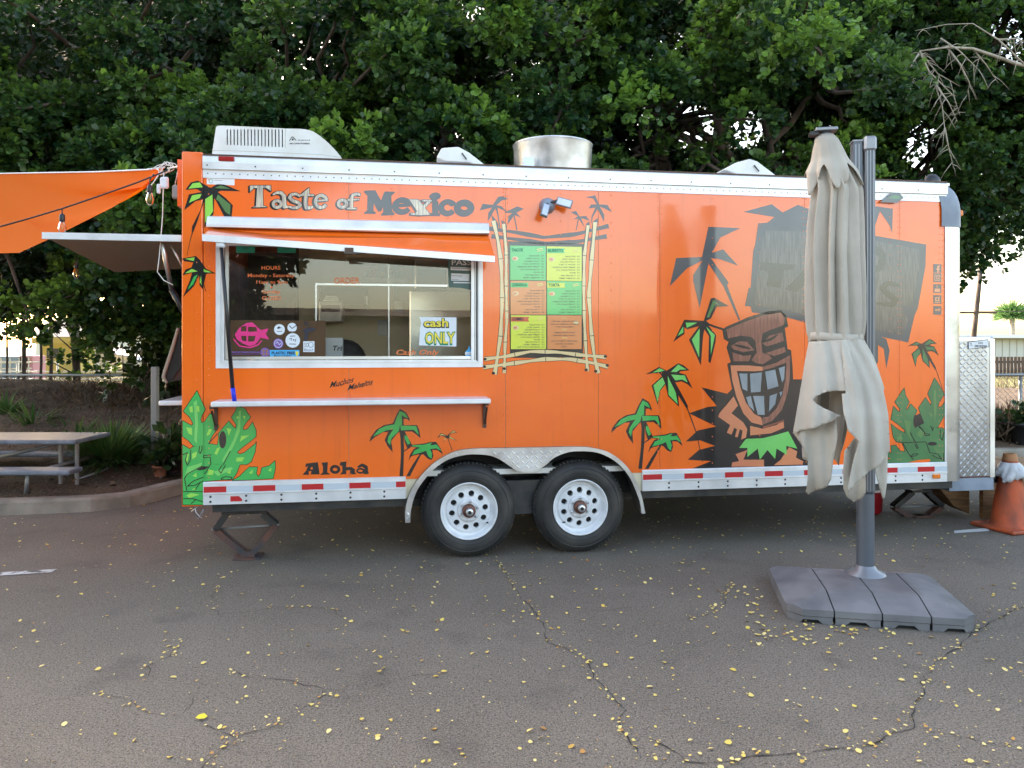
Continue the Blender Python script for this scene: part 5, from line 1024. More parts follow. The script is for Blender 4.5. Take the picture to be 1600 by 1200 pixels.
leaf_mesh('leaf_litter', np.stack([x,y,np.array([bank(a, b) for a, b in zip(x, y)])+.17+RNG.uniform(-.03,.06,n)],1), A, Bv, RNG.uniform(.03,.09,n), 'dry', shape='quad')
q = ground(305,1126); o = leaf_mesh('fallen_leaf', np.array([(q.x,q.y,.012)]), np.array([(.9,.43,.0)]), unit(np.array([(-.43,.9,.2)])), np.array([.05]), 'litter_leaf', kind=None, tone=np.array([.4]))
M['leaf_yellow'] = mat('leaf_yellow', (.80,.62,.03), .6); o.data.materials[0] = M['leaf_yellow']; tag(o, 'bright yellow fallen leaf lying near where two asphalt cracks meet', 'leaf')

# ============================================================ CANTILEVER UMBRELLA
UF = Vector((1.60,4.47,0)); ua = -math.atan2(.19,.982)
um = thing('cantilever_umbrella', 'closed beige cantilever umbrella on grey pole with four slab base weights', 'umbrella', UF, ua)
UM = Matrix.Translation(UF) @ Matrix.Rotation(ua, 4, 'Z'); UI = UM.inverted()
WX, DY = 1.03, .88
def hgt(x, y):
    e = min(x, WX-x, y, DY-y); return .082+.052*min(1, max(0, e/.22))
cutc = .085
for k in range(4):
    xa, xb = k*WX/4+.004, (k+1)*WX/4-.004; m_ = MB(); nx_, ny_ = 9, 24; vs = []; 
    for j in range(ny_+1):
        for i in range(nx_+1):
            x = xa+(xb-xa)*i/nx_; y = DY*j/ny_
            for cx_, s_ in ((0,1),(WX,-1)):
                for cy_, t_ in ((0,1),(DY,-1)):
                    dx, dy = (x-cx_)*s_, (y-cy_)*t_
                    if dx+dy < cutc: a_ = (cutc-dx-dy)/2; x += a_*s_; y += a_*t_
            vs.append((x,y,hgt(x,y)))
    w1 = nx_+1; fs = [(j*w1+i,j*w1+i+1,(j+1)*w1+i+1,(j+1)*w1+i) for j in range(ny_) for i in range(nx_)]
    loop = [i for i in range(w1)]+[j*w1+nx_ for j in range(1,ny_+1)]+[ny_*w1+i for i in range(nx_-1,-1,-1)]+[j*w1 for j in range(ny_-1,0,-1)]
    n0 = len(vs)
    for q in loop: p = vs[q]; vs.append((p[0],p[1],.045))
    for q in loop: p = vs[q]; c_ = ((xa+xb)/2,DY/2); vs.append((p[0]+(c_[0]-p[0])*.03,p[1]+(c_[1]-p[1])*.012,.04))
    for q in loop:
        p = vs[q]; c_ = ((xa+xb)/2,DY/2); lift = .022 if (abs(p[0]-(xa+xb)/2) < .052 and p[1] < .05) else .0; vs.append((p[0]+(c_[0]-p[0])*.03,p[1]+(c_[1]-p[1])*.012+(.0),.001+lift))
    nl = len(loop)
    for b0_, b1_ in ((None,0),(0,1),(1,2)):
        for i in range(nl):
            j = (i+1)%nl; A1 = loop[i] if b0_ is None else n0+b0_*nl+i; A2 = loop[j] if b0_ is None else n0+b0_*nl+j; fs.append((A1, n0+b1_*nl+i, n0+b1_*nl+j, A2))
    m_.add(vs, fs, 'slab'); o = m_.build('base_weight', um)
    m_ = MB(); m_.box(((xa+xb)/2-.05,.03,.003),((xa+xb)/2+.05,.06,.024),'black'); m_.build('base_recess', um)
pc = UI @ at(1352,900,4.98); pc = Vector((pc.x,pc.y,0))
T_ = Matrix.Translation(pc)
m_ = MB(); m_.lathe([(.125,.133),(.12,.142),(.075,.16),(.06,.185),(.056,.19)], 'pole_light', 32, T_); m_.build('pole_collar', um)
zsplit = CH-(770-HZ)/F*4.98
def octo(m_, c, r, z0, z1, mt, n=24):
    m_.lathe([(r,z0),(r,z1)], mt, n, Matrix.Translation(c)); m_.lathe([(r,z1),(0,z1)], mt, n, Matrix.Translation(c), False)
m_ = MB(); octo(m_, pc, .054, .15, zsplit, 'pole_grey'); o = m_.build('lower_pole', um)
zt_ = CH-(222-HZ)/F*4.98
m_ = MB(); m_.bbox((pc.x-.012,pc.y-.055,zsplit),(pc.x+.05,pc.y+.045,zt_),'pole_grey',.015)
for dx in (0.0,.018,.036): m_.box((pc.x-.004+dx,pc.y-.0575,zsplit+.02),(pc.x+.003+dx,pc.y-.0552,zt_-.01),'pole_light')
m_.build('mast', um)
m_ = MB(); m_.bbox((pc.x-.02,pc.y-.065,zt_-.07),(pc.x+.056,pc.y+.05,zt_+.025),'pole_light',.014); m_.build('mast_cap', um)
m_ = MB(); b0 = Vector((pc.x-.052,pc.y+.0,1.25)); t0 = Vector((pc.x-.058,pc.y+.0,zt_-.0)); m_.box((pc.x-.080,pc.y-.035,1.2),(pc.x-.026,pc.y+.05,zt_-.0),'pole_grey')
for dy in (-.02,.0): m_.box((pc.x-.07-dy,pc.y-.0375,1.25),(pc.x-.062-dy,pc.y-.0352,zt_-.02),'pole_light')
m_.box((pc.x-.085,pc.y-.04,zt_-.002),(pc.x-.02,pc.y+.055,zt_+.008),'pole_light'); m_.build('arm', um)
m_ = MB(); m_.bbox((pc.x-.075,pc.y-.02,.62),(pc.x-.053,pc.y+.02,.72),'pole_light',.006); m_.build('crank_socket', um)
# canopy cloth gathered round its hanging stem
cx_top = UI @ at(1299,215,4.80); hc = Vector((cx_top.x, cx_top.y, 0))
def cz(py): return CH-(py-HZ)/F*4.80
levels = [(213,-.075,.055),(219,-.072,.068),(240,-.05,.088),(270,-.035,.12),(300,-.005,.148),(350,-.015,.165),(400,-.02,.174),(450,-.018,.178),(500,-.016,.176),(520,-.015,.168),(528,-.014,.158),(536,-.01,.165),(560,.01,.195),(600,.03,.235),(640,.035,.265),(680,.035,.275),(720,.035,.27),(780,.04,.25)]
ly = [l[0] for l in levels]
NA = 420; rf = random.Random(5); vs = []; m_ = MB()
cuts = [0,.62,1.28,1.83,2.55,3.05,3.58,4.20,4.62,5.18,5.70]
LOB = [(c, (cuts+[2*PI])[k+1]-c, rf.uniform(.8,1.25), rf.uniform(.3,.7)) for k, c in enumerate(cuts)]
def pleat(t):
    t %= 2*PI
    for c, w_, a, pk in LOB:
        if c <= t < c+w_+1e-9:
            u = (t-c)/w_; v = u/pk if u < pk else (1-u)/(1-pk); return v*v*(3-2*v)*.45+v*.55, a
    return 0, 1
rows = 60
for j in range(rows+1):
    py = 213+(536-213)*j/rows
    cxx = np.interp(py, ly, [l[1] for l in levels]); r = np.interp(py, ly, [l[2] for l in levels]); k = np.interp(py, [213,235,290,400,500,528,536], [.03,.10,.26,.36,.34,.22,.26])
    for i in range(NA):
        t = 2*PI*i/NA; v, a = pleat(t+.05*math.sin(py*.006)+.02*math.sin(3*t+py*.012)); rr = r*(1-k*(1-v)*a+.018*math.sin(9*t+py*.015)*min(1,j/12)+.012*math.sin(23*t-py*.03))
        vs.append((hc.x+cxx+.04+rr*math.cos(t)*1.03, hc.y+rr*math.sin(t)*.84, cz(py)))
m_.add(vs, [(j*NA+i, (j+1)*NA+i, (j+1)*NA+(i+1)%NA, j*NA+(i+1)%NA) for j in range(rows) for i in range(NA)], 'fabric', True)
# back half of the skirt
NBK = 120; vs = []
for j in range(31):
    for i in range(NBK+1):
        t = -.35+(PI+.7)*i/NBK; end = 655+55*abs(math.sin(2.4*t+.4))+20*math.sin(5*t); py = 532+(end-532)*j/30
        cxx = np.interp(py, ly, [l[1] for l in levels]); r = np.interp(py, ly, [l[2] for l in levels]); v, a = pleat(t); rr = r*.93*(1-.3*(1-v)*a)
        vs.append((hc.x+cxx+.04+rr*math.cos(t), hc.y+rr*math.sin(t)*.84, cz(py)))
m_.add(vs, [(j*(NBK+1)+i, (j+1)*(NBK+1)+i, (j+1)*(NBK+1)+i+1, j*(NBK+1)+i+1) for j in range(30) for i in range(NBK)], 'fabric', True)
Fx = crop(1200, 500, 2.857); SX = F/4.80
def drape(pts, lift, rip, curl=0.0, wob=0.0):
    """a hanging flap: outline in photo pixels, hung as a curved sheet round the stem, rippled downwards from the strap"""
    P = Fx(pts); B = []
    for i, p in enumerate(P):
        q = P[(i+1) % len(P)]; d = math.dist(p, q); n = max(1, int(d/4))
        for k in range(n): B.append((p[0]+(q[0]-p[0])*k/n, p[1]+(q[1]-p[1])*k/n))
    if sum(B[i-1][0]*B[i][1]-B[i][0]*B[i-1][1] for i in range(len(B))) < 0: B = B[::-1]
    V = [Vector(p) for p in B]; x0_, x1_ = min(p[0] for p in B), max(p[0] for p in B); y0_, y1_ = min(p[1] for p in B), max(p[1] for p in B)
    x = x0_+2
    while x < x1_:
        y = y0_+2
        while y < y1_: V.append(Vector((x+.7*math.sin(y), y))); y += 4
        x += 4
    r = delaunay_2d_cdt(V, [], [list(range(len(B)))], 0, 1e-6, True); fs = [list(f) for f, of in zip(r[2], r[5]) if len(of)]
    out = []
    for q in r[0]:
        px, py = q.x, q.y; cxl = np.interp(py, ly, [l[1] for l in levels]); R_l = np.interp(py, ly, [l[2] for l in levels])+.008+.022*min(1,max(0,(py-535)/60))
        p0 = UI @ at(px, py, 4.80); dx = p0.x-(hc.x+cxl+.02); s2 = max(0.0, 1-(dx/(R_l*1.08))**2)
        g = min(1, max(0, (py-535)/110)); ang = dx/R_l
        y = -R_l*.84*math.sqrt(s2)-lift*g + rip*(.45+.55*g)*math.sin(ang*9+wob+py*.006) + rip*(.3+.3*g)*math.sin(ang*21+wob*2-py*.01)
        e = max(0, (py-(y1_-34))/34); y += curl*e*e
        # place on the viewing ray of the survey point at its own depth
        d = (4.80+y)/4.80; out.append((p0.x*1.0+(0), hc.y+y, p0.z))
    m_.add(out, fs, 'fabric', True)
drape([(178,98),(260,92),(338,90),(338,200),(340,318),(300,306),(230,310),(185,332),(174,346),(184,362),(215,380),(282,411),(262,428),(180,462),(125,486),(106,504),(104,488),(118,400),(135,310),(158,190)], .035, .022, wob=.4)
drape([(108,500),(140,478),(200,452),(268,426),(272,500),(258,600),(252,690),(240,722),(200,748),(168,770),(157,755),(160,680),(160,595),(135,545)], -.03, .02, .05, wob=2)
drape([(300,92),(340,90),(380,88),(420,92),(440,180),(456,290),(470,400),(474,500),(476,552),(450,592),(400,640),(345,684),(302,722),(298,700),(345,512),(300,468),(286,400),(284,318),(300,316)], .05, .024, wob=1.1)
drape([(345,505),(300,560),(296,640),(300,722),(318,762),(350,786),(378,765),(388,735),(384,650),(440,600)], -.015, .016, .04, wob=3)
drape([(400,92),(424,96),(445,160),(468,250),(481,303),(470,302),(476,480),(482,560),(484,680),(480,768),(470,770),(450,720),(424,640),(440,600),(430,400)], -.01, .018, .03, wob=1.8)
drape([(255,110),(330,110),(340,300),(318,500),(302,640),(280,600),(255,560),(262,400)], -.17, .01, wob=0)
o = m_.build('canopy', um); sol = o.modifiers.new('thickness','SOLIDIFY'); sol.thickness = .003
m_ = MB()
def hem_(pts, lift, y1_):     # stitched hem cord along the flap edges
    line = []
    for px, py in Fx(pts):
        cxl = np.interp(py, ly, [l[1] for l in levels]); R_l = np.interp(py, ly, [l[2] for l in levels])+.008+.022*min(1,max(0,(py-535)/60)); p0 = UI @ at(px, py, 4.80); dx = p0.x-(hc.x+cxl+.02); s2 = max(0.0, 1-(dx/(R_l*1.08))**2); g = min(1, max(0, (py-535)/110))
        line.append((p0.x, hc.y-R_l*.84*math.sqrt(s2)-lift*g, p0.z))
# vent flap over the top
m_ = MB(); vs = []; NR = 20; NB = 128
for j in range(NR+1):
    u = j/NR
    for i in range(NB):
        t = 2*PI*i/NB; end = 284+17*math.cos(5*t+1.2)+7*math.cos(11*t); py = 210+(end-210)*u
        cxx = np.interp(py, [210,240,300], [-.072,-.055,-.02]); r = np.interp(py, [210,219,231,250,270,300], [.045,.07,.086,.108,.152,.175])*(1+.04*u-.22*u*u*(.5+.5*math.cos(5*t+.2))+.05*u*math.sin(11*t+1))
        vs.append((hc.x+cxx+.04+r*math.cos(t), hc.y+r*math.sin(t)*.82, cz(py)))
m_.add(vs, [(j*NB+i, (j+1)*NB+i, (j+1)*NB+(i+1)%NB, j*NB+(i+1)%NB) for j in range(NR) for i in range(NB)], 'fabric', True)
m_.add(vs[:NB], [tuple(range(NB))], 'fabric'); o = m_.build('canopy_vent', um); sol = o.modifiers.new('thickness','SOLIDIFY'); sol.thickness = .003
# tie strap
m_ = MB(); vs = []
for j, dz in enumerate((.024,.022,-.022,-.024)):
    for i in range(64):
        t = 2*PI*i/64; r = .1585 if j in (1,2) else .155; vs.append((hc.x+.026+r*math.cos(t), hc.y+r*.84*math.sin(t), cz(527)+dz+.008*math.sin(2*t+.5)))
m_.add(vs, [(j*64+i,(j+1)*64+i,(j+1)*64+(i+1)%64,j*64+(i+1)%64) for j in range(3) for i in range(64)], 'fabric', True); m_.build('tie_strap', um)
m_ = MB(); m_.bbox((hc.x-.10,hc.y-.05,cz(206)),(hc.x+.03,hc.y+.05,cz(201)),'pole_light',.004); m_.lathe([(.03,cz(216)),(.035,cz(206)),(.02,cz(205))], 'pole_grey', 16, Matrix.Translation((hc.x-.035,hc.y,0))); m_.box((hc.x-.13,hc.y-.03,cz(211)),(hc.x-.08,hc.y+.04,cz(205.5)),'black_plastic'); m_.build('hanger_hub', um)
m_ = MB(); m_.tube([(hc.x-.0,hc.y,cz(215)),(hc.x+.04,hc.y,cz(560))], .02, 'pole_light', 10); m_.build('canopy_stem', um)

# ============================================================ CONE, STEPS
q = ground(1578,826); cn = thing('traffic_cone', 'faded orange traffic cone with a white plastic bag tied round its neck', 'traffic cone', (q.x,q.y,0), .3)
m_ = MB(); m_.bbox((-.215,-.215,.004),(.215,.215,.035),'cone',.02); m_.build('cone_base', cn)
m_ = MB(); m_.lathe([(.175,.034),(.165,.05),(.150,.07),(.118,.27),(.085,.47),(.066,.58),(.062,.60)], 'cone', 40); m_.lathe([(.063,.60),(.052,.655),(.046,.66),(.03,.655)], 'cone_top', 32); m_.build('cone_body', cn)
m_ = MB(); vs = []; nb = 60
for j, (r, z) in enumerate(((.064,.585),(.075,.575),(.092,.55),(.11,.52),(.125,.485),(.135,.455),(.12,.44))):
    for i in range(nb): t = 2*PI*i/nb; k = 1+(.16*math.sin(7*t+j)+.1*math.sin(17*t+2*j)+random.uniform(-.1,.1)+.22*max(0,math.cos(t+.4))**3)*(j/6); vs.append((r*k*math.cos(t)*(1+.12*(j/6)*(math.cos(t-.2)>.3)), r*k*math.sin(t), z+.02*math.sin(4*t+1)*(j/6)+random.uniform(-.008,.008)*(j/6)))
m_.add(vs, [(j*nb+i,j*nb+(i+1)%nb,(j+1)*nb+(i+1)%nb,(j+1)*nb+i) for j in range(6) for i in range(nb)], 'bag', True); tag(m_.build('plastic_bag'), 'white crumpled plastic bag tied round the neck of the traffic cone', 'plastic bag'); 
bg_o = bpy.data.objects['plastic_bag']; bg_o.location = (q.x,q.y,0)
st = thing('entry_steps', 'weathered brown wooden step block with grey tread behind the traffic cone', 'steps')
a = ground(1497,800); m_ = MB()
m_.box((4.30,7.02,.02),(5.2,7.08,.42),'plank'); m_.build('side_board', st)
m_ = MB(); m_.box((4.28,7.0,.43),(5.3,7.9,.46),'plank'); m_.build('tread_board', st)
m_ = MB(); m_.box((4.52,6.72,.24),(5.3,7.015,.265),'galv_post'); m_.build('lower_tread', st)
m_ = MB(); m_.box((4.56,6.76,.003),(4.60,7.015,.238),'plank'); m_.box((5.1,6.76,.003),(5.14,7.015,.238),'plank'); m_.build('leg', st)
m_ = MB(); m_.add([Vector((3.87,7.2,.43)),Vector((4.28,7.2,.43)),Vector((4.28,7.2,.03)),Vector((4.14,7.2,.10))]+[Vector((3.87,7.5,.43)),Vector((4.28,7.5,.43)),Vector((4.28,7.5,.03)),Vector((4.14,7.5,.10))], [(0,1,2,3),(4,7,6,5),(0,4,5,1),(1,5,6,2),(2,6,7,3),(3,7,4,0)], 'plank'); m_.build('side_board', st)
M['plank_dark'] = M['plank']

# ============================================================ PICNIC TABLE
pt = thing('picnic_table', 'grey metal picnic table with two bench seats standing on the soil bed', 'picnic table', (-5.3,8.1,.13))
def loc(x, y, z): return (x+5.3, y-8.1, z-.13)
def tb_(name, x0, y0, z0, x1, y1, z1, mt='table_metal', r=.012): m_ = MB(); m_.bbox(loc(x0,y0,z0), loc(x1,y1,z1), mt, r); return m_.build(name, pt)
tb_('tabletop', -6.7, 7.80, .60, -4.43, 8.50, .645)
tb_('bench_seat', -6.7, 7.45, .345, -4.29, 7.70, .39); tb_('bench_seat', -6.7, 8.65, .345, -4.75, 8.90, .385)
for x in (-4.75,-4.58): tb_('leg', x-.02, 8.08, .12, x+.02, 8.12, .60, 'galv_post')
tb_('leg', -6.4, 8.08, .12, -6.34, 8.14, .60, 'galv_post')
m_ = MB(); m_.tube([loc(-4.75,8.1,.58), loc(-5.5,8.1,.40)], .018, 'galv_post'); m_.tube([loc(-4.75,7.55,.34), loc(-4.8,7.6,.12)], .022, 'galv_post'); m_.tube([loc(-4.66,7.5,.37),loc(-4.66,8.8,.37)], .02, 'galv_post'); m_.tube([loc(-4.6,8.8,.36), loc(-4.6,8.75,.2), loc(-4.78,8.3,.12)], .016, 'galv_post'); m_.build('brace', pt)

# ============================================================ ORANGE SHADE TARP AND STRING LIGHTS
tpx = [(257,262),(230,266),(150,269.5),(60,271),(0,272),(-160,275),(-420,278)]; tdep = [5.75,5.95,6.4,7.0,7.4,8.2,9.5]
bpx = [(257,263),(222,292),(165,328),(120,352),(74,366),(0,397),(-200,430)]; bdep = [5.75,5.8,5.85,5.9,6.0,5.7,5.2]
bpx = [(257,263),(226,290),(176,324),(120,352),(76,374),(30,395),(-160,400)]
m_ = MB(); cols_ = 60; rws = 26; vs = []
for i in range(cols_+1):
    u = i/cols_*6; k = min(5,int(u)); f_ = u-k
    a = at(*[tpx[k][c]+(tpx[k+1][c]-tpx[k][c])*f_ for c in (0,1)], tdep[k]+(tdep[k+1]-tdep[k])*f_); b = at(*[bpx[k][c]+(bpx[k+1][c]-bpx[k][c])*f_ for c in (0,1)], bdep[k]+(bdep[k+1]-bdep[k])*f_)
    for j in range(rws+1):
        v_ = j/rws; p = a.lerp(b, v_); amp = .05*math.sin(PI*v_)*min(1,u); p.z += -amp*1.5+amp*.5*math.sin(9*v_+u*1.5); p.y += amp*1.2*math.sin(6*v_+2*u); vs.append(p)
m_.add(vs, [(i*(rws+1)+j,i*(rws+1)+j+1,(i+1)*(rws+1)+j+1,(i+1)*(rws+1)+j) for i in range(cols_) for j in range(rws)], 'tarp', True)
tp = thing('shade_tarp', 'orange shade tarp stretched to a rope at the rear corner of the trailer', 'tarp'); m_.build('tarp_cloth', tp)
m_ = MB(); m_.tube([at(x,y-.8,d) for (x,y),d in zip(tpx,tdep)], .007, 'paper', 6); m_.build('edge_rope', tp)
m_ = MB(); c = at(262,263,5.74)
for k in range(5):
    pts_ = [c+Vector((.055*math.cos(t*.9+k)*random.uniform(.6,1.4)-.01*k, .02*math.sin(t*2), .04*math.sin(t+k)*random.uniform(.5,1.3))) for t in np.linspace(0,6,14)]; m_.tube(pts_, .0035, 'plastic_white', 5)
m_.tube([c, T3 @ Vector((XS-.0,.1,ZTOP-.05))], .006, 'plastic_white', 5); m_.tube([at(255,262,5.74), at(240,285,5.7), at(228,300,5.7)], .004, 'plastic_white', 5); m_.build('rope_knot', tp)
m_ = MB(); m_.tube([at(256,270,5.7), at(254,340,5.6), at(249,400,5.5), at(246,425,5.5), at(256,438,5.5), at(270,445,5.5)], .0035, 'plastic_white', 5); m_.build('rope_tail', tp)
sl_ = thing('string_lights', 'black string light cable with clear hanging bulbs under the orange tarp', 'string lights')
cp = [at(262,266,5.62), at(215,285,5.55), at(150,308,5.5), at(97,326,5.45), at(40,343,5.4), at(0,354,5.35), at(-120,380,5.2)]
m_ = MB(); m_.tube(cp, .006, 'black_plastic', 6); m_.build('cable', sl_)
def bulb(p, s_=1):
    b = thing_part('bulb', sl_, p); m_ = MB(); m_.tube([(0,0,0),(0,0,-.04*s_)], .004, 'black', 6); m_.lathe([(.008,-.035*s_),(.018*s_,-.045*s_),(.019*s_,-.085*s_),(.015*s_,-.095*s_)], 'black_plastic', 14); m_.build('socket', b)
    m_ = MB(); m_.lathe([(.014*s_,-.09*s_),(.024*s_,-.115*s_),(.028*s_,-.14*s_),(.022*s_,-.17*s_),(.008*s_,-.183*s_),(0,-.184*s_)], 'bulb_glass', 16); m_.build('glass_bulb', b)
    m_ = MB(); m_.tube([(-.008,0,-.10*s_),(-.004,0,-.15*s_),(.004,0,-.15*s_),(.008,0,-.10*s_)], .0018, 'yellow_art', 5); m_.build('filament', b)
bulb(at(97,326,5.45)); bulb(at(234,281,5.5)); bulb(at(119,404,6.3), .9)
m_ = MB(); m_.tube([at(234,281,5.5), at(240,272,5.55)], .005, 'black', 5); m_.tube([at(119,404,6.3), at(123,385,6.3), at(110,362,6.2)], .004, 'black', 5); m_.build('cable_drop', sl_)
cl = thing('rope_clamp', 'small grey metal clamp hanging at the rear corner of the trailer', 'clamp')
m_ = MB(); m_.bbox(tuple(at(268,310,5.8)), tuple(at(279,289,5.8)+Vector((0,.04,0))), 'galv_post', .01); m_.tube([at(273,291,5.82), at(281,252,5.9)], .004, 'plastic_white', 5); m_.build('clamp_body', cl)
tg = MB(); tg.bbox(tuple(at(244,302,5.55)), tuple(at(249,287,5.55)+Vector((0,.03,0))), 'paper', .008); tg.bbox(tuple(at(249,294,5.6)), tuple(at(262,276,5.6)+Vector((0,.03,0))), 'paper', .012); tag(tg.build('plastic_tie'), 'white plastic tie knotted between the tarp corner and the string lights', 'plastic tie')

# ============================================================ FENCES
def chain_fence(name, label, x0, x1, y, h, z0=.12, group=None, rails=True, pitch=.085):
    f_ = thing(name, label, 'fence', ((x0+x1)/2, y, z0), 0, group); cx_ = (x0+x1)/2
    m_ = MB(); m_.tube([(x0-cx_,0,h),(x1-cx_,0,h)], .024, 'galv_post', 8); m_.build('top_rail', f_)
    n = int((x1-x0)/2.6)+1
    for k in range(n+1): x = x0+(x1-x0)*k/n-cx_; m_ = MB(); m_.tube([(x,.03,-.1),(x,.03,h+.03)], .028, 'galv_post', 8); m_.build('post', f_)
    m_ = MB(); x = x0-h
    while x < x1:
        for s_ in (1,-1):
            a0, a1 = x, x+h; za, zb = (0,h) if s_ == 1 else (h,0)
            if a0 < x0: t = (x0-a0)/h; a0 = x0; za = za+(zb-za)*t
            if a1 > x1: t = (a1-x1)/h; a1 = x1; zb = zb-(zb-za)*t*1.0
            if a1-a0 > .02: m_.tube([(a0-cx_,-.005*s_,za),(a1-cx_,-.005*s_,zb)], .0028, 'galv_post', 3, False, False)
        x += pitch
    m_.build('wire_mesh', f_, 'stuff'); return f_
chain_fence('chain_link_fence', 'low grey chain link fence behind the picnic table under the trees', -10.5, -2.2, 13.1, .97, .12)
chain_fence('chain_link_fence', 'low grey chain link fence behind the traffic cone at the shed side', 5.4, 10.5, 12.0, 1.02, .12)
m_ = MB(); p_ = at(242,735,9.1); m_.bbox((p_.x-.035,9.07,.08),(p_.x+.035,9.14,1.35),'galv_post',.004); tag(m_.build('metal_post'), 'square grey metal post standing in the soil bed beside the trailer', 'post')
ff = thing('far_rail_fence', 'white rail fence on the sunlit field beyond the picnic table', 'fence', (0,30,0))
for z in (.25,.55,.93): m_ = MB(); m_.tube([(-24,0,z),(-13.0,0,z)], .03, 'paint_white', 6); m_.build('rail', ff)
for k in range(8): m_ = MB(); m_.tube([(-24+k*1.57,0,0),(-24+k*1.57,0,.95)], .04, 'paint_white', 6); m_.build('post', ff)

# ============================================================ BACKGROUND BUILDINGS
m = M['siding'] = mat('siding', (.62,.62,.56), .7); m = M['wall_yellow'] = mat('wall_yellow', (.62,.48,.16), .8); M['roof_dark'] = mat('roof_dark', (.16,.14,.13), .8); M['roof_pale'] = mat('roof_pale', (.42,.42,.40), .7)
sh_ = thing('long_shed', 'long pale shed with vertical siding and low roof beyond the right fence', 'shed', (34,48,0))
m_ = MB(); m_.box((-9,0,0),(20,8,2.0),'siding')
m_.build('wall', sh_)
for k in range(60): x = -8.8+k*.45; m_ = MB() if k == 0 else m_; m_.box((x,-.05,0.1),(x+.05,-.005,1.95),'siding')
m_.build('siding_batten', sh_, 'stuff')
m_ = MB(); m_.box((-10.5,-.7,2.05),(21,9,2.2),'roof_pale'); m_.box((-10.5,-.75,2.0),(21,-.705,2.22),'paint_white'); m_.build('roof', sh_)
m_ = MB(); m_.ball((-1.5,-.2,1.75), .12, 'steel_dark', 8); m_.build('wall_lamp', sh_)
wf = thing('picket_fence', 'grey brown wooden picket fence in front of the long shed', 'fence', (27,38,0))
for k in range(34): m_ = MB() if k == 0 else m_; 
pk = MB(); pk.box((0,0,0),(.14,.03,1.0),'bark'); p0 = pk.build('picket', wf); p0.location = (-4,0,0)
for k in range(1,46): c = p0.copy(); col.objects.link(c); c.parent = wf; c.location = (-4+k*.18,0,0)
m_ = MB(); m_.box((-4,.031,.7),(4.3,.07,.8),'bark'); m_.build('fence_rail', wf)
# utility pole
up = thing('utility_pole', 'thin leaning utility pole with crossarm above the shed roof', 'utility pole', (22.2,37,0), 0)
b_, t_ = at(1521,530,37), at(1531,455,37); m_ = MB(); m_.tube([(b_.x-22.2-.3,0,-.5),(b_.x-22.2,0,b_.z),(t_.x-22.2+.25,0,t_.z+3)], [.13,.12,.09], 'bark', 8); m_.build('pole', up)
m_ = MB(); c = at(1528,490,37); m_.box((c.x-22.2-.9,-.05,c.z),(c.x-22.2+.9,.05,c.z+.1),'bark'); m_.build('crossarm', up)
m_ = MB(); 
for dy in (0,.5): m_.tube([(c.x-22.2,0,c.z+.1+dy),(c.x-22.2+8,-3,c.z+.0+dy),(c.x-22.2+25,-8,c.z+1.6+dy)], .015, 'black', 4)
m_.build('wire', up)
# palm tree
pc2 = at(1581,492,52); pm = thing('palm_tree', 'small round headed fan palm rising above the shed roof at right', 'palm tree', (pc2.x,52,0))
m_ = MB(); m_.tube([(.0,0,0),(.05,0,pc2.z*.5),(0,0,pc2.z)], [.22,.17,.16], 'bark_pale', 10); m_.build('trunk', pm)
n = 900; d = unit(RNG.normal(size=(n,3))); d[:,2] = np.abs(d[:,2])*.9-.35; d = unit(d); C = np.stack([d[:,0]*.15,d[:,1]*.15,pc2.z+d[:,2]*.1],1); Bv = unit(np.cross(d, RNG.normal(size=(n,3)))); leaf_mesh('crown', C, d, Bv, RNG.uniform(.75,1.25,n), 'palm_leaf', pm, 'blade')
# left background: kiosk, house, containers, car
kz = thing('yellow_kiosk', 'small yellow kiosk with pale roof on the sunlit lot at far left', 'kiosk', tuple(at(93,572,40).xy)+(0,))
hh = at(93,528,40).z
m_ = MB(); m_.box((-.7,-.5,0),(1.0,1.5,hh-.3),'wall_yellow'); m_.build('wall', kz); m_ = MB(); m_.box((-.95,-.8,hh-.3),(1.2,1.8,hh),'wall_yellow'); m_.build('roof', kz); m_ = MB(); m_.box((-.35,-.53,.9),(.35,-.505,hh-.55),'dark_metal'); m_.build('window', kz)
hs_ = thing('grey_house', 'grey gabled house behind the yellow kiosk at far left', 'house', tuple(at(60,560,60).xy)+(0,)); m_ = MB(); m_.box((-.2,0,0),(6.2,5,2.2),'siding'); m_.build('wall', hs_)
m_ = MB(); m_.add([(-.6,-.4,2.2),(6.6,-.4,2.2),(6.6,5.4,2.2),(-.6,5.4,2.2),(-.6,2.5,3.6),(6.6,2.5,3.6)], [(0,1,5,4),(2,3,4,5),(0,4,3),(1,2,5)], 'roof_dark'); m_.build('roof', hs_)
for nm, px, pyt, wd, c_, lab in (('blue_container', 16, 557, 1.6, (.30,.42,.60), 'pale blue stacked crate block behind the far white rail fence'), ('pink_container', 40, 556, .6, (.60,.30,.38), 'pink crate block beside the pale blue one behind the far rail fence')):
    p_ = at(px,560,34); M[nm] = mat(nm, c_, .7); t_ = thing(nm, lab, 'crate block', (p_.x,34,0)); z1 = at(px,pyt,34).z
    m_ = MB(); m_.bbox((-wd/2,0,0),(wd/2,1,z1),nm,.03); m_.build('crate_body', t_)
    m_ = MB()
    for k in range(1,4): m_.box((-wd/2+.03,-.012,z1*k/4-.03),(wd/2-.03,-.002,z1*k/4+.03),'paint_white')
    for k in range(1,4): m_.box((-wd/2+wd*k/4-.03,-.018,.05),(-wd/2+wd*k/4+.03,-.0125,z1-.05),'paint_white')
    m_.build('crate_slat', t_)
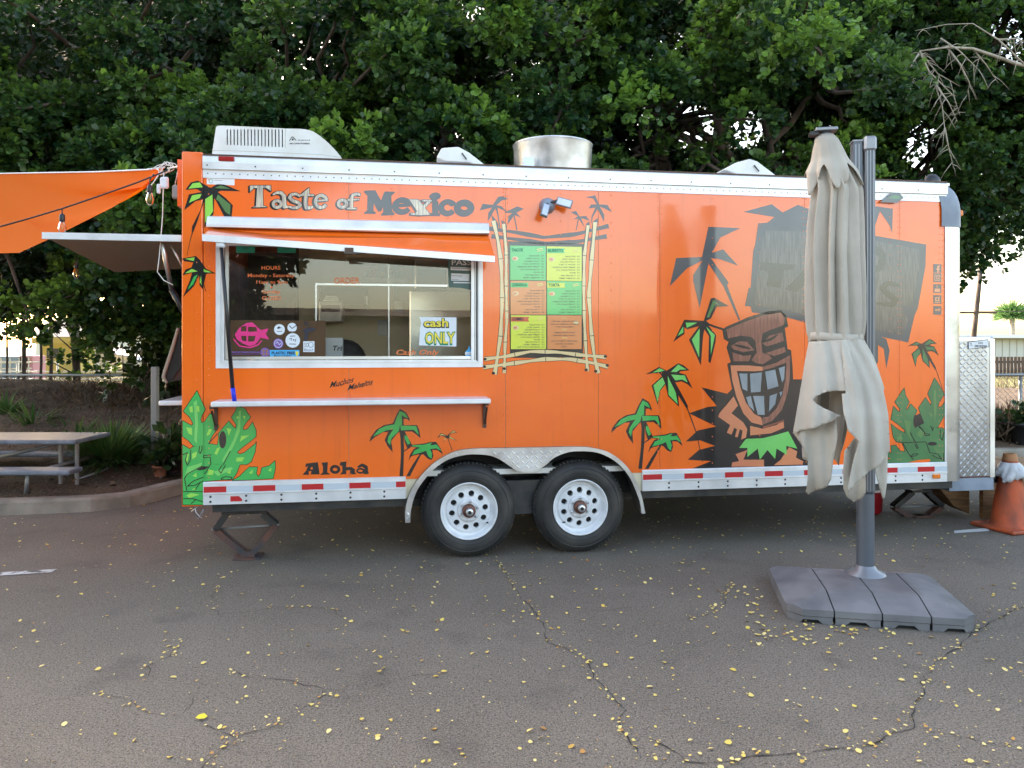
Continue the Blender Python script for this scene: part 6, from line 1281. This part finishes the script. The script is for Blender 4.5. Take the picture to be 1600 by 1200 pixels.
def car(name, label, px, Y, c_, s_=1, group=None):
    p_ = at(px,560,Y); t_ = thing(name, label, 'car', (p_.x,Y,0)); mn = name+'_paint'; M[mn] = mat(mn, c_, .3, coat=.6)
    side = [(-2.1,.35),(-2.15,.7),(-2.0,.95),(-1.2,1.05),(-.75,1.45),(.55,1.5),(1.15,1.08),(1.95,.95),(2.15,.7),(2.1,.35)]
    m_ = MB(); n = len(side); m_.add([(x*s_,0,z*s_) for x,z in side]+[(x*s_,1.7,z*s_) for x,z in side], [tuple(range(n)), tuple(range(2*n-1,n-1,-1))]+[(i,i+n,(i+1)%n+n,(i+1)%n) for i in range(n)], mn); bevel(m_.build('body', t_), .08, 3)
    for a, b in (((-1.05,1.06),(-.1,1.4)),((0,1.06),(.95,1.4))): m_ = MB(); m_.add([(a[0],-.012,a[1]),(b[0]+(.1 if b[0]>0 else 0),-.012,a[1]),(b[0]-.3*(b[0]>0),-.012,b[1]),(a[0]+.35*(a[0]<-.5),-.012,b[1])], [(0,1,2,3)], 'black_plastic'); m_.build('window', t_)
    for x in (-1.35,1.35):
        m_ = MB(); m_.lathe([(.0,.0),(.2,.0),(.33,-.02),(.33,-.2),(0,-.2)], 'rubber', 20, Matrix.Translation((x,-.03,.33)) @ Matrix.Rotation(PI/2,4,'X')); m_.lathe([(0,.01),(.18,.01),(.2,.001)], 'galv', 16, Matrix.Translation((x,-.03,.33)) @ Matrix.Rotation(PI/2,4,'X')); m_.build('wheel', t_)
car('parked_car', 'silver car parked beyond the fence behind the hanging branches at left', 150, 44, (.30,.32,.34))
car('parked_car', 'dark car parked beside the yellow kiosk beyond the fence', 112, 46, (.06,.07,.08))
# ------------------------------------------------------------ unseen building added across the lot for the glossy side to mirror
lb = thing('low_building', 'long low dark building added unseen behind the viewer, to be mirrored in the trailer side', 'building', (6,-24,0))
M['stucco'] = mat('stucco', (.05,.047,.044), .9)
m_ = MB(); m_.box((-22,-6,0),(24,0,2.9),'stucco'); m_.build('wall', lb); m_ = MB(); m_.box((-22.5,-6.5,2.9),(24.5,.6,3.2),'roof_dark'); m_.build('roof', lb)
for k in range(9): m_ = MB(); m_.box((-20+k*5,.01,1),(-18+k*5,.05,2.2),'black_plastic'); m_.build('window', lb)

# ============================================================ PLANTS
def tuft(name, label, x, y, z0, n, ln, mt='grass', cat='plant', up=.8, r0=.12, group=None, seed=0):
    t_ = thing(name, label, cat, (x,y,z0), 0, group); th = RNG.random(n)*2*PI; el = np.clip(RNG.normal(up,.35,n), -.1, 1.5)
    A = np.stack([np.cos(th)*np.cos(el), np.sin(th)*np.cos(el), np.sin(el)],1); B = np.stack([-np.sin(th),np.cos(th),np.zeros(n)],1); rr = RNG.random(n)*r0
    leaf_mesh('foliage', np.stack([np.cos(th)*rr,np.sin(th)*rr,RNG.random(n)*.05],1), A, B, ln*RNG.uniform(.5,1.1,n), mt, t_, 'blade', 'stuff'); return t_
q = at(172,765,8.9); tuft('grass_clump', 'large green grassy clump growing between the picnic table and the post', q.x, 8.9, .22, 1100, .50, up=.9, r0=.26)
q = at(190,765,9.4); tuft('grass_clump', 'short dark clump right of the large grassy clump by the post', q.x, 9.4, .28, 500, .34, up=.6, r0=.2)
q = at(50,700,10.2); tuft('palm_seedling', 'low fan palm seedling showing behind the picnic tabletop', q.x, 10.2, .40, 220, .55, up=.55, r0=.1)
q = at(8,700,10.6); tuft('palm_seedling', 'small sprout at the left picture edge behind the tabletop', q.x, 10.6, .55, 160, .45, up=.8, r0=.1)
q = at(120,700,9.9); tuft('palm_seedling', 'arching palm seedling between tabletop and grassy clump', q.x, 9.9, .34, 160, .45, up=.5, r0=.1)
def pot(label, px, Y, r, h, mt, plant, pl, n, zz=.14):
    p_ = at(px,700,Y); t_ = thing('potted_plant', label, 'potted plant', (p_.x,Y,zz)); m_ = MB(); m_.lathe([(r*.68,0),(r*.95,h*.85),(r*1.08,h*.86),(r*1.08,h),(r*.93,h),(r*.9,h*.9),(0,h*.88)], mt, 24); m_.build('pot', t_)
    th = RNG.random(n)*2*PI; el = np.clip(RNG.normal(.75,.4,n), -.2, 1.5); A = np.stack([np.cos(th)*np.cos(el), np.sin(th)*np.cos(el), np.sin(el)],1); st_ = RNG.random(n)*pl*.6
    C = A*st_[:,None]+np.array([0,0,h*.9]); A2 = unit(A+RNG.normal(0,.4,(n,3))); B = unit(np.cross(A2, RNG.normal(size=(n,3)))); leaf_mesh('foliage', C, A2, B, np.minimum(pl,.6)*RNG.uniform(.16,.3,n), 'leaf_back', t_, 'round' if plant else 'quad', 'stuff')
    m_ = MB(); 
    for k in range(6): a = A[k]; m_.tube([(0,0,h*.85), tuple(a*pl*.5+np.array([0,0,h*.9]))], .008, 'bark', 5)
    m_.build('stem', t_)
pot('small terracotta pot with drooping leafy plant at the kerb by the trailer', 250, 8.6, .08, .12, 'terracotta', True, .34, 110)
pot('tall leafy plant in a dark pot half hidden behind the trailer corner', 272, 8.7, .11, .2, 'black_plastic', False, .6, 200)
pot('black pot with spiky grey green plant at the right picture edge', 1597, 11.2, .18, .34, 'black_plastic', False, .5, 120)
n = 9000; x = RNG.uniform(5.6,11,n); y = RNG.uniform(11.2,13.2,n); th = RNG.random(n)*2*PI; A = unit(np.stack([RNG.normal(0,.5,n),RNG.normal(0,.5,n),np.ones(n)],1)); B = unit(np.cross(A, RNG.normal(size=(n,3))))
leaf_mesh('dry_undergrowth', np.stack([x,y,.1+RNG.random(n)*.25],1), A, B, RNG.uniform(.15,.45,n), 'dry', shape='blade')
n = 12000; x = RNG.uniform(-11,-2.5,n); y = RNG.uniform(9.2,14,n); A = unit(np.stack([RNG.normal(0,.7,n),RNG.normal(0,.7,n),np.ones(n)*.7],1)); B = unit(np.cross(A, RNG.normal(size=(n,3))))
leaf_mesh('dry_undergrowth', np.stack([x,y,np.array([bank(a, b) for a, b in zip(x, y)])+.12+RNG.random(n)*.07],1), A, B, RNG.uniform(.08,.2,n), 'dry', shape='blade')
n = 40000; x = RNG.uniform(-45,45,n); y = 25.5+RNG.random(n)**1.5*24; A = unit(np.stack([RNG.normal(0,.5,n),RNG.normal(0,.5,n),np.ones(n)],1)); B = unit(np.cross(A, RNG.normal(size=(n,3))))
leaf_mesh('field_grass', np.stack([x,y,np.zeros(n)+.0],1), A, B, RNG.uniform(.12,.3,n), 'dry_gold' if 'dry_gold' in M else 'dry', shape='blade')

hg = thing('hedge', 'dark shrub hedge added unseen along the back kerb, blocking low light behind the trailer', 'hedge', (1.4,11.9,.1))  # unseen hedge, put in to darken the ground under the trailer
n = 16000; C = np.stack([RNG.uniform(-3.4,3.6,n),RNG.uniform(-.5,.5,n),RNG.random(n)*1.25],1); A = unit(RNG.normal(size=(n,3))+np.array([0,-.4,.3])); B = unit(np.cross(A, RNG.normal(size=(n,3)))); leaf_mesh('foliage', C, A, B, RNG.uniform(.1,.18,n), 'leaf_back', hg, 'quad')
# ============================================================ TREES
LEAFK = 1.0
def crown(tree, clumps, leaf, mt, per, shape='round', gaps=(), name='crown', front=True):
    """clumps: (x,y,z,r); sprigs of leaves on the outside of every clump"""
    Cs, As, Bs, Ss, Rs = [], [], [], [], []
    for (x, y, z, r) in clumps:
        n = int(per*r*r/.5); d = unit(RNG.normal(size=(n,3))); 
        if front: d[:,1] = np.where(RNG.random(n) < .72, -np.abs(d[:,1]), d[:,1])
        d[:,2] = d[:,2]*.9+.12; d = unit(d)
        rad = r*(RNG.random(n)**.35)*(1+.18*np.sin(d[:,0]*7+d[:,2]*5+x*3)); tip = np.array([x,y,z])+d*rad[:,None]*np.array([1.1,.9,.85]); tip[:,2] -= .12*r*RNG.random(n)
        tw = RNG.random(); k = 8; ax = unit(d*.8+RNG.normal(0,.45,(n,3))+np.array([0,-.12,-.15]))
        u_ = unit(np.cross(ax, RNG.normal(size=(n,3)))); w_ = np.cross(ax, u_)
        for j in range(k):
            t = 2*PI*j*.382*1.0+RNG.random(n)*.7; sp = .55+.9*(j/k); a = unit(ax*(1.15-sp*.55)[...,None] if False else ax*(1.1-.75*j/k)+(u_*np.cos(t)[:,None]+w_*np.sin(t)[:,None])*(.35+.75*j/k))
            c = tip-ax*(leaf*.55*j/k*1.8); nrm = unit(ax*.6+np.array([0,-.35,.75])+RNG.normal(0,.35,(n,3))); b = unit(np.cross(a, nrm)); Cs.append(c); As.append(a); Bs.append(b); Ss.append(leaf*RNG.uniform(.6,1.15,n)); Rs.append(np.clip(RNG.normal(.14+.66*tw*tw+(.22*d[:,2]), .14, n)+(.22 if j < 2 else 0), 0, 1))  # clump tops and sprig tips take the lit end of the leaf ramp
    C, A, B, S_, R = map(np.concatenate, (Cs, As, Bs, Ss, Rs))
    for (gx, gz, grx, grz, gk) in gaps:       # thin places in the crown where the sky shows
        q = ((C[:,0]/C[:,1]*10-gx)/grx)**2+(((C[:,2]-CH)/C[:,1]*10-gz)/grz)**2; keep = ~((q < 1.5) & (RNG.random(len(C)) < gk*np.clip(1.5-q+.25, 0, 1))); C, A, B, S_, R = C[keep], A[keep], B[keep], S_[keep], R[keep]
    return leaf_mesh(name, C-np.array(tree.location), A, B, S_, mt, tree, shape, 'stuff', R)
def gap(px, py, rx, ry, k=.9): k = min(.95, k+.0); rx *= 1.1; ry *= 1.1; return ((px-800)/F*10, (HZ-py)/F*10, rx/F*10, ry/F*10, k)
GAPS = [gap(1085,195,44,28,.92), gap(1060,165,20,12,.8), gap(905,35,14,10,.8), gap(130,190,10,8,.6), gap(1385,120,16,10,.8), gap(1172,200,26,28,.92), gap(1440,232,28,36,.95), gap(700,225,26,28,.93), gap(1110,226,60,14,.6), gap(1330,30,26,18,.6), gap(1555,300,36,60,.6), gap(560,200,14,14,.5), gap(740,25,20,12,.7), gap(980,225,18,14,.7), gap(1190,40,26,30,.4), gap(1575,62,30,44,.93), gap(1500,330,16,30,.6), gap(1460,180,30,20,.5), gap(620,30,20,14,.6), gap(250,30,14,10,.4), gap(1250,20,30,16,.6), gap(1020,170,20,14,.7)]
def box_clumps(n, xr, yr, zr, rr, ok=lambda x, y, z: True):
    out = []
    while len(out) < n:
        x, y, z = random.uniform(*xr), random.uniform(*yr), random.uniform(*zr); 
        if ok(x, y, z): out.append((x, y, z, random.uniform(*rr)))
    return out
def limb(m_, a, b, r0, r1, wob=.15, mt='bark', n=7):
    a, b = Vector(a), Vector(b); pts = [a.lerp(b, k/n)+Vector((random.uniform(-wob,wob), random.uniform(-wob,wob), random.uniform(-wob,wob)*.4))*(math.sin(PI*k/n)) for k in range(n+1)]
    m_.tube(pts, [r0+(r1-r0)*k/n for k in range(n+1)], mt, 9)
def twigs(m_, clumps, trunk_pts, mt='bark', every=1):
    for x, y, z, r in clumps[::every]:
        t = min(trunk_pts, key=lambda p: (p[0]-x)**2+(p[1]-y)**2+(p[2]-z)**2*.6); limb(m_, t, (x,y,z), .05, .012, .25, mt, 5)
def front_bottom(x, y):  # lowest foliage height
    return 2.5
# --- big banyan at left
t1 = thing('banyan_tree', 'big dark banyan with many trunks and low spreading crown behind the tarp', 'tree', (-5.2,12.5,.1))
cA = box_clumps(110, (-8.3,-1.2), (9.2,11.0), (3.1,6.3), (.3,.68)) + box_clumps(26, (-7.0,-2.6), (9.8,11.2), (2.3,3.0), (.35,.6), lambda x, y, z: x > -6.2)
cA += box_clumps(16, (-6.6,-4.2), (10.2,11.4), (1.7,2.5), (.2,.4)) + [(-5.6,10.4,1.98,.32),(-5.3,10.5,1.8,.22),(-7.2,10.8,2.2,.4),(-7.6,10.8,1.9,.25),(-4.0,10.6,2.0,.4),(-3.7,10.6,1.5,.35),(-4.3,10.9,1.7,.45),(-4.9,11.2,2.1,.5)]
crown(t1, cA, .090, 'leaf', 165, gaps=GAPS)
cA2 = box_clumps(90, (-12,-1), (11.5,15.5), (2.9,8.8), (.8,1.3)) + box_clumps(26, (-9,-5.5), (11.5,15), (2.3,3.2), (.4,.7)) + box_clumps(30, (-5.4,-3.0), (11.2,14), (1.0,3), (.4,.8))
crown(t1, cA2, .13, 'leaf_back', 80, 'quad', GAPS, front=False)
crown(t1, box_clumps(260, (-32,-6), (15.5,34), (5.6,10.5), (1.3,2.0)), .36, 'leaf_back', 22, 'quad', front=False)  # extra crown mass added behind the banyan to keep sun off the soil
m_ = MB()
for k in range(9): x = -5.2+random.uniform(-.8,.9)+.2; limb(m_, (x,12.5+random.uniform(-.4,.6),0), (x+random.uniform(-.4,.5),12.6,3.4), random.uniform(.09,.24), random.uniform(.08,.2), .12)
for k in range(14): a = random.uniform(0,2*PI); limb(m_, (-5.0+.5*math.cos(a),12.5+.4*math.sin(a),.35), (-5.0+1.5*math.cos(a),12.5-abs(1.1*math.sin(a)),.06), .08, .03, .1)
for k in range(8): limb(m_, (-5.2,12.6,2.6), (-5.2+random.uniform(-4,4),11.2+random.uniform(-1,3),4+random.uniform(0,2)), .16, .05, .4)
twigs(m_, cA, [(-5.2,12.6,3),(-7.5,11.5,4.5),(-3,11.5,4.5),(-5,11.3,5.2)]); 
for v in range(len(m_.v)): m_.v[v] = tuple(np.array(m_.v[v])-np.array(t1.location))
m_.build('trunk', t1)
m_ = MB()
for k in range(46): x = -5.0+random.gauss(0,.55); z0 = random.uniform(1.2,2.6); m_.tube([(x+5.2,-.4-random.random()*.6,z0),(x+5.2+random.uniform(-.05,.05),-.45-random.random()*.5,random.uniform(.1,.6))], .008, 'bark', 4)
m_.build('aerial_root', t1, 'stuff')
# --- thin tree in the middle of the gap at left
p_ = at(118,612,15.5); t2 = thing('young_tree', 'thin young tree with sparse leaves beyond the fence at left', 'tree', (p_.x,15.5,.1))
m_ = MB(); m_.tube([(0,0,-.1),(.03,0,.9),(-.02,0,1.6),(.05,0,2.6)], [.085,.075,.07,.05], 'bark', 8); 
for k in range(9): m_.tube([(0,0,.9+.15*k),(random.uniform(-.6,.6),random.uniform(-.2,.2),1.2+.18*k)], [.02,.006], 'bark', 5)
m_.build('trunk', t2)
cB = [(p_.x+random.uniform(-.55,.75),15.5+random.uniform(-.4,.4),random.uniform(.95,2.5),random.uniform(.13,.3)) for _ in range(24)]; crown(t2, cB, .10, 'leaf', 75, gaps=())
for k, (px, w_) in enumerate(((35,.05),(62,.035),(78,.05),(9,.03))):
    p_ = at(px,610,18+k); tt = thing('bare_stem_tree', ['slim bare stem standing beyond the fence above the pink crate block','slim bare stem left of the yellow kiosk','slim bare stem in front of the yellow kiosk','thin stem at the left picture edge beyond the fence'][k], 'tree', (p_.x,18+k,0)); m_ = MB(); m_.tube([(0,0,-.1),(.04,0,1.2),(0,0,4)], [w_,w_*.9,w_*.8], 'bark', 7); m_.build('trunk', tt)
    crown(tt, [(p_.x+random.uniform(-.5,.5),18+k+random.uniform(-.3,.3),random.uniform(2.6,3.9),random.uniform(.4,.6)) for _ in range(6)], .12, 'leaf_back', 90, 'quad')
# --- middle tree
t3 = thing('ficus_tree', 'broad leafy ficus behind the middle of the trailer roof', 'tree', (.8,12.6,.1))
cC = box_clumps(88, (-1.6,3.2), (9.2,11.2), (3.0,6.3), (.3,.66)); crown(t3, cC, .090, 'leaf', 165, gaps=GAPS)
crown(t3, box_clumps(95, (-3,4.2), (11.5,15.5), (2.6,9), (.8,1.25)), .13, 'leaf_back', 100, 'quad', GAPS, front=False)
m_ = MB(); limb(m_, (.8,12.6,0), (.9,12.6,4), .3, .2); limb(m_, (.9,12.6,3), (-1.5,11.5,5.2), .16, .06, .3); limb(m_, (.9,12.6,3), (2.6,11.5,5.0), .16, .06, .3); limb(m_, (.9,12.6,3.6), (.5,11.2,7), .15, .05, .3)
limb(m_, (-2.2,12,2.9), (.5,12,3.9), .09, .1, .12)
twigs(m_, cC, [(.9,12.4,4),(-1.2,11.6,5),(2.4,11.6,5),(.6,11.4,6)])
for v in range(len(m_.v)): m_.v[v] = tuple(np.array(m_.v[v])-np.array(t3.location))
m_.build('trunk', t3)
# --- tree with the visible straight trunk
pt_ = at(1136,200,11.6); t4 = thing('ficus_tree', 'tall ficus with straight brown trunk showing above the trailer roof', 'tree', (pt_.x,11.6,.1))
cD = [c for c in box_clumps(105, (3.0,7.2), (9.0,11.2), (3.0,6.4), (.3,.66)) if c[0]/c[1] < .485 and not (2.9 < c[0]/c[1]*10 < 3.6+.3 and (c[2]-CH)/c[1]*10 < 3.4)]
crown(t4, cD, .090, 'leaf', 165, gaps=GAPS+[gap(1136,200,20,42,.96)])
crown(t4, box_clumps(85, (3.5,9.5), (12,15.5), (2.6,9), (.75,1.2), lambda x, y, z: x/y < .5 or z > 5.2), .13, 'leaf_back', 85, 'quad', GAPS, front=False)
m_ = MB(); limb(m_, (pt_.x,11.6,0), (pt_.x-.1,11.6,5.8), .145, .10, .05, 'bark_brown' if 'bark_brown' in M else 'bark'); limb(m_, (pt_.x,11.6,3.4), (pt_.x+1.3,11.3,5.6), .07, .04, .2); limb(m_, (pt_.x+.9,11.8,2.6), (pt_.x+.55,11.6,5.0), .06, .05, .1); limb(m_, (pt_.x+.1,11.6,4.4),(pt_.x-1.6,11.2,5.6), .07,.03,.2)
twigs(m_, cD, [(pt_.x,11.6,5),(pt_.x+1.2,11.4,5.4),(pt_.x-1.5,11.3,5.5),(pt_.x+.5,11.6,4.5)])
for v in range(len(m_.v)): m_.v[v] = tuple(np.array(m_.v[v])-np.array(t4.location))
m_.build('trunk', t4)
# --- right tree, farther, with hanging dead branch
t5 = thing('ficus_tree', 'wide dark tree at the right with drooping lower edge over the shed', 'tree', (9.0,13.6,.1))
def okR(x, y, z): px, py = 800+F*x/y, HZ-F*(z-CH)/y; return py < 385-(px-1500)*.5 and px > 1230
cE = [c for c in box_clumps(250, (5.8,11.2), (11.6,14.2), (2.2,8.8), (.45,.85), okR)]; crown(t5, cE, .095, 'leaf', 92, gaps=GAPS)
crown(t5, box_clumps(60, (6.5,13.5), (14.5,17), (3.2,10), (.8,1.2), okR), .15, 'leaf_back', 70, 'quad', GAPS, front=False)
m_ = MB(); limb(m_, (7.0,13.6,0), (7.6,13.6,4.2), .22, .15); limb(m_, (7.6,13.6,3.9), (7.5,12.6,5.8), .12, .05, .3); limb(m_, (7.6,13.6,3.9), (10.5,13,6), .12, .05, .3)
twigs(m_, cE, [(8.7,13.4,4.2),(7.6,12.8,5.6),(10.3,13.1,5.8)], every=2)
for v in range(len(m_.v)): m_.v[v] = tuple(np.array(m_.v[v])-np.array(t5.location))
m_.build('trunk', t5)
m_ = MB(); o5 = Vector(t5.location); Yb = 10.0; rt = at(1640,110,Yb)
main = [at(1660,118,Yb), at(1590,100,Yb), at(1520,76,Yb), at(1480,74,Yb), at(1437,80,Yb)]; m_.tube([p-o5 for p in main], [.028,.024,.018,.014,.01], 'bark_pale', 6)
for br in ([(1437,80),(1460,130),(1472,165),(1476,200),(1470,215)],[(1437,80),(1450,110),(1490,150),(1500,180)],[(1600,100),(1560,62),(1520,37),(1480,38),(1430,48)],[(1480,74),(1500,100),(1515,130),(1510,150)],[(1437,82),(1425,100),(1412,130)],[(1460,130),(1482,160),(1496,190)],[(1520,76),(1540,100),(1560,130)],[(1440,84),(1465,115),(1500,135)],[(1476,200),(1482,230),(1490,262)],[(1470,60),(1500,80),(1530,110)],[(1560,62),(1590,60),(1610,70)]):
    pp_ = [at(x,y,Yb+random.uniform(-.15,.15))-o5 for x,y in br]; m_.tube(pp_, [.013-.010*k/(len(pp_)-1) for k in range(len(pp_))], 'bark_pale', 5)
    for k in range(10):
        i = random.randrange(len(pp_)-1); a = pp_[i].lerp(pp_[i+1], random.random()); b = a+Vector((random.uniform(-.22,.22),random.uniform(-.1,.1),random.uniform(-.3,.05))); m_.tube([a, a.lerp(b,.5)+Vector((0,0,.02)), b], [.005,.004,.002], 'bark_pale', 4)
m_.build('dead_branch', t5)
# tree behind the viewer, mirrored at the left of the trailer
t6 = thing('shade_tree', 'large dark tree across the lot behind the viewer, mirrored in the window', 'tree', (-9,-12,0))
crown(t6, box_clumps(70, (-15,-.6), (-15,-10), (2.2,9), (1.0,1.6)), .3, 'leaf_back', 40, 'quad', front=False)
m_ = MB(); limb(m_, (0,0,0), (0,0,5), .35, .2); m_.build('trunk', t6)
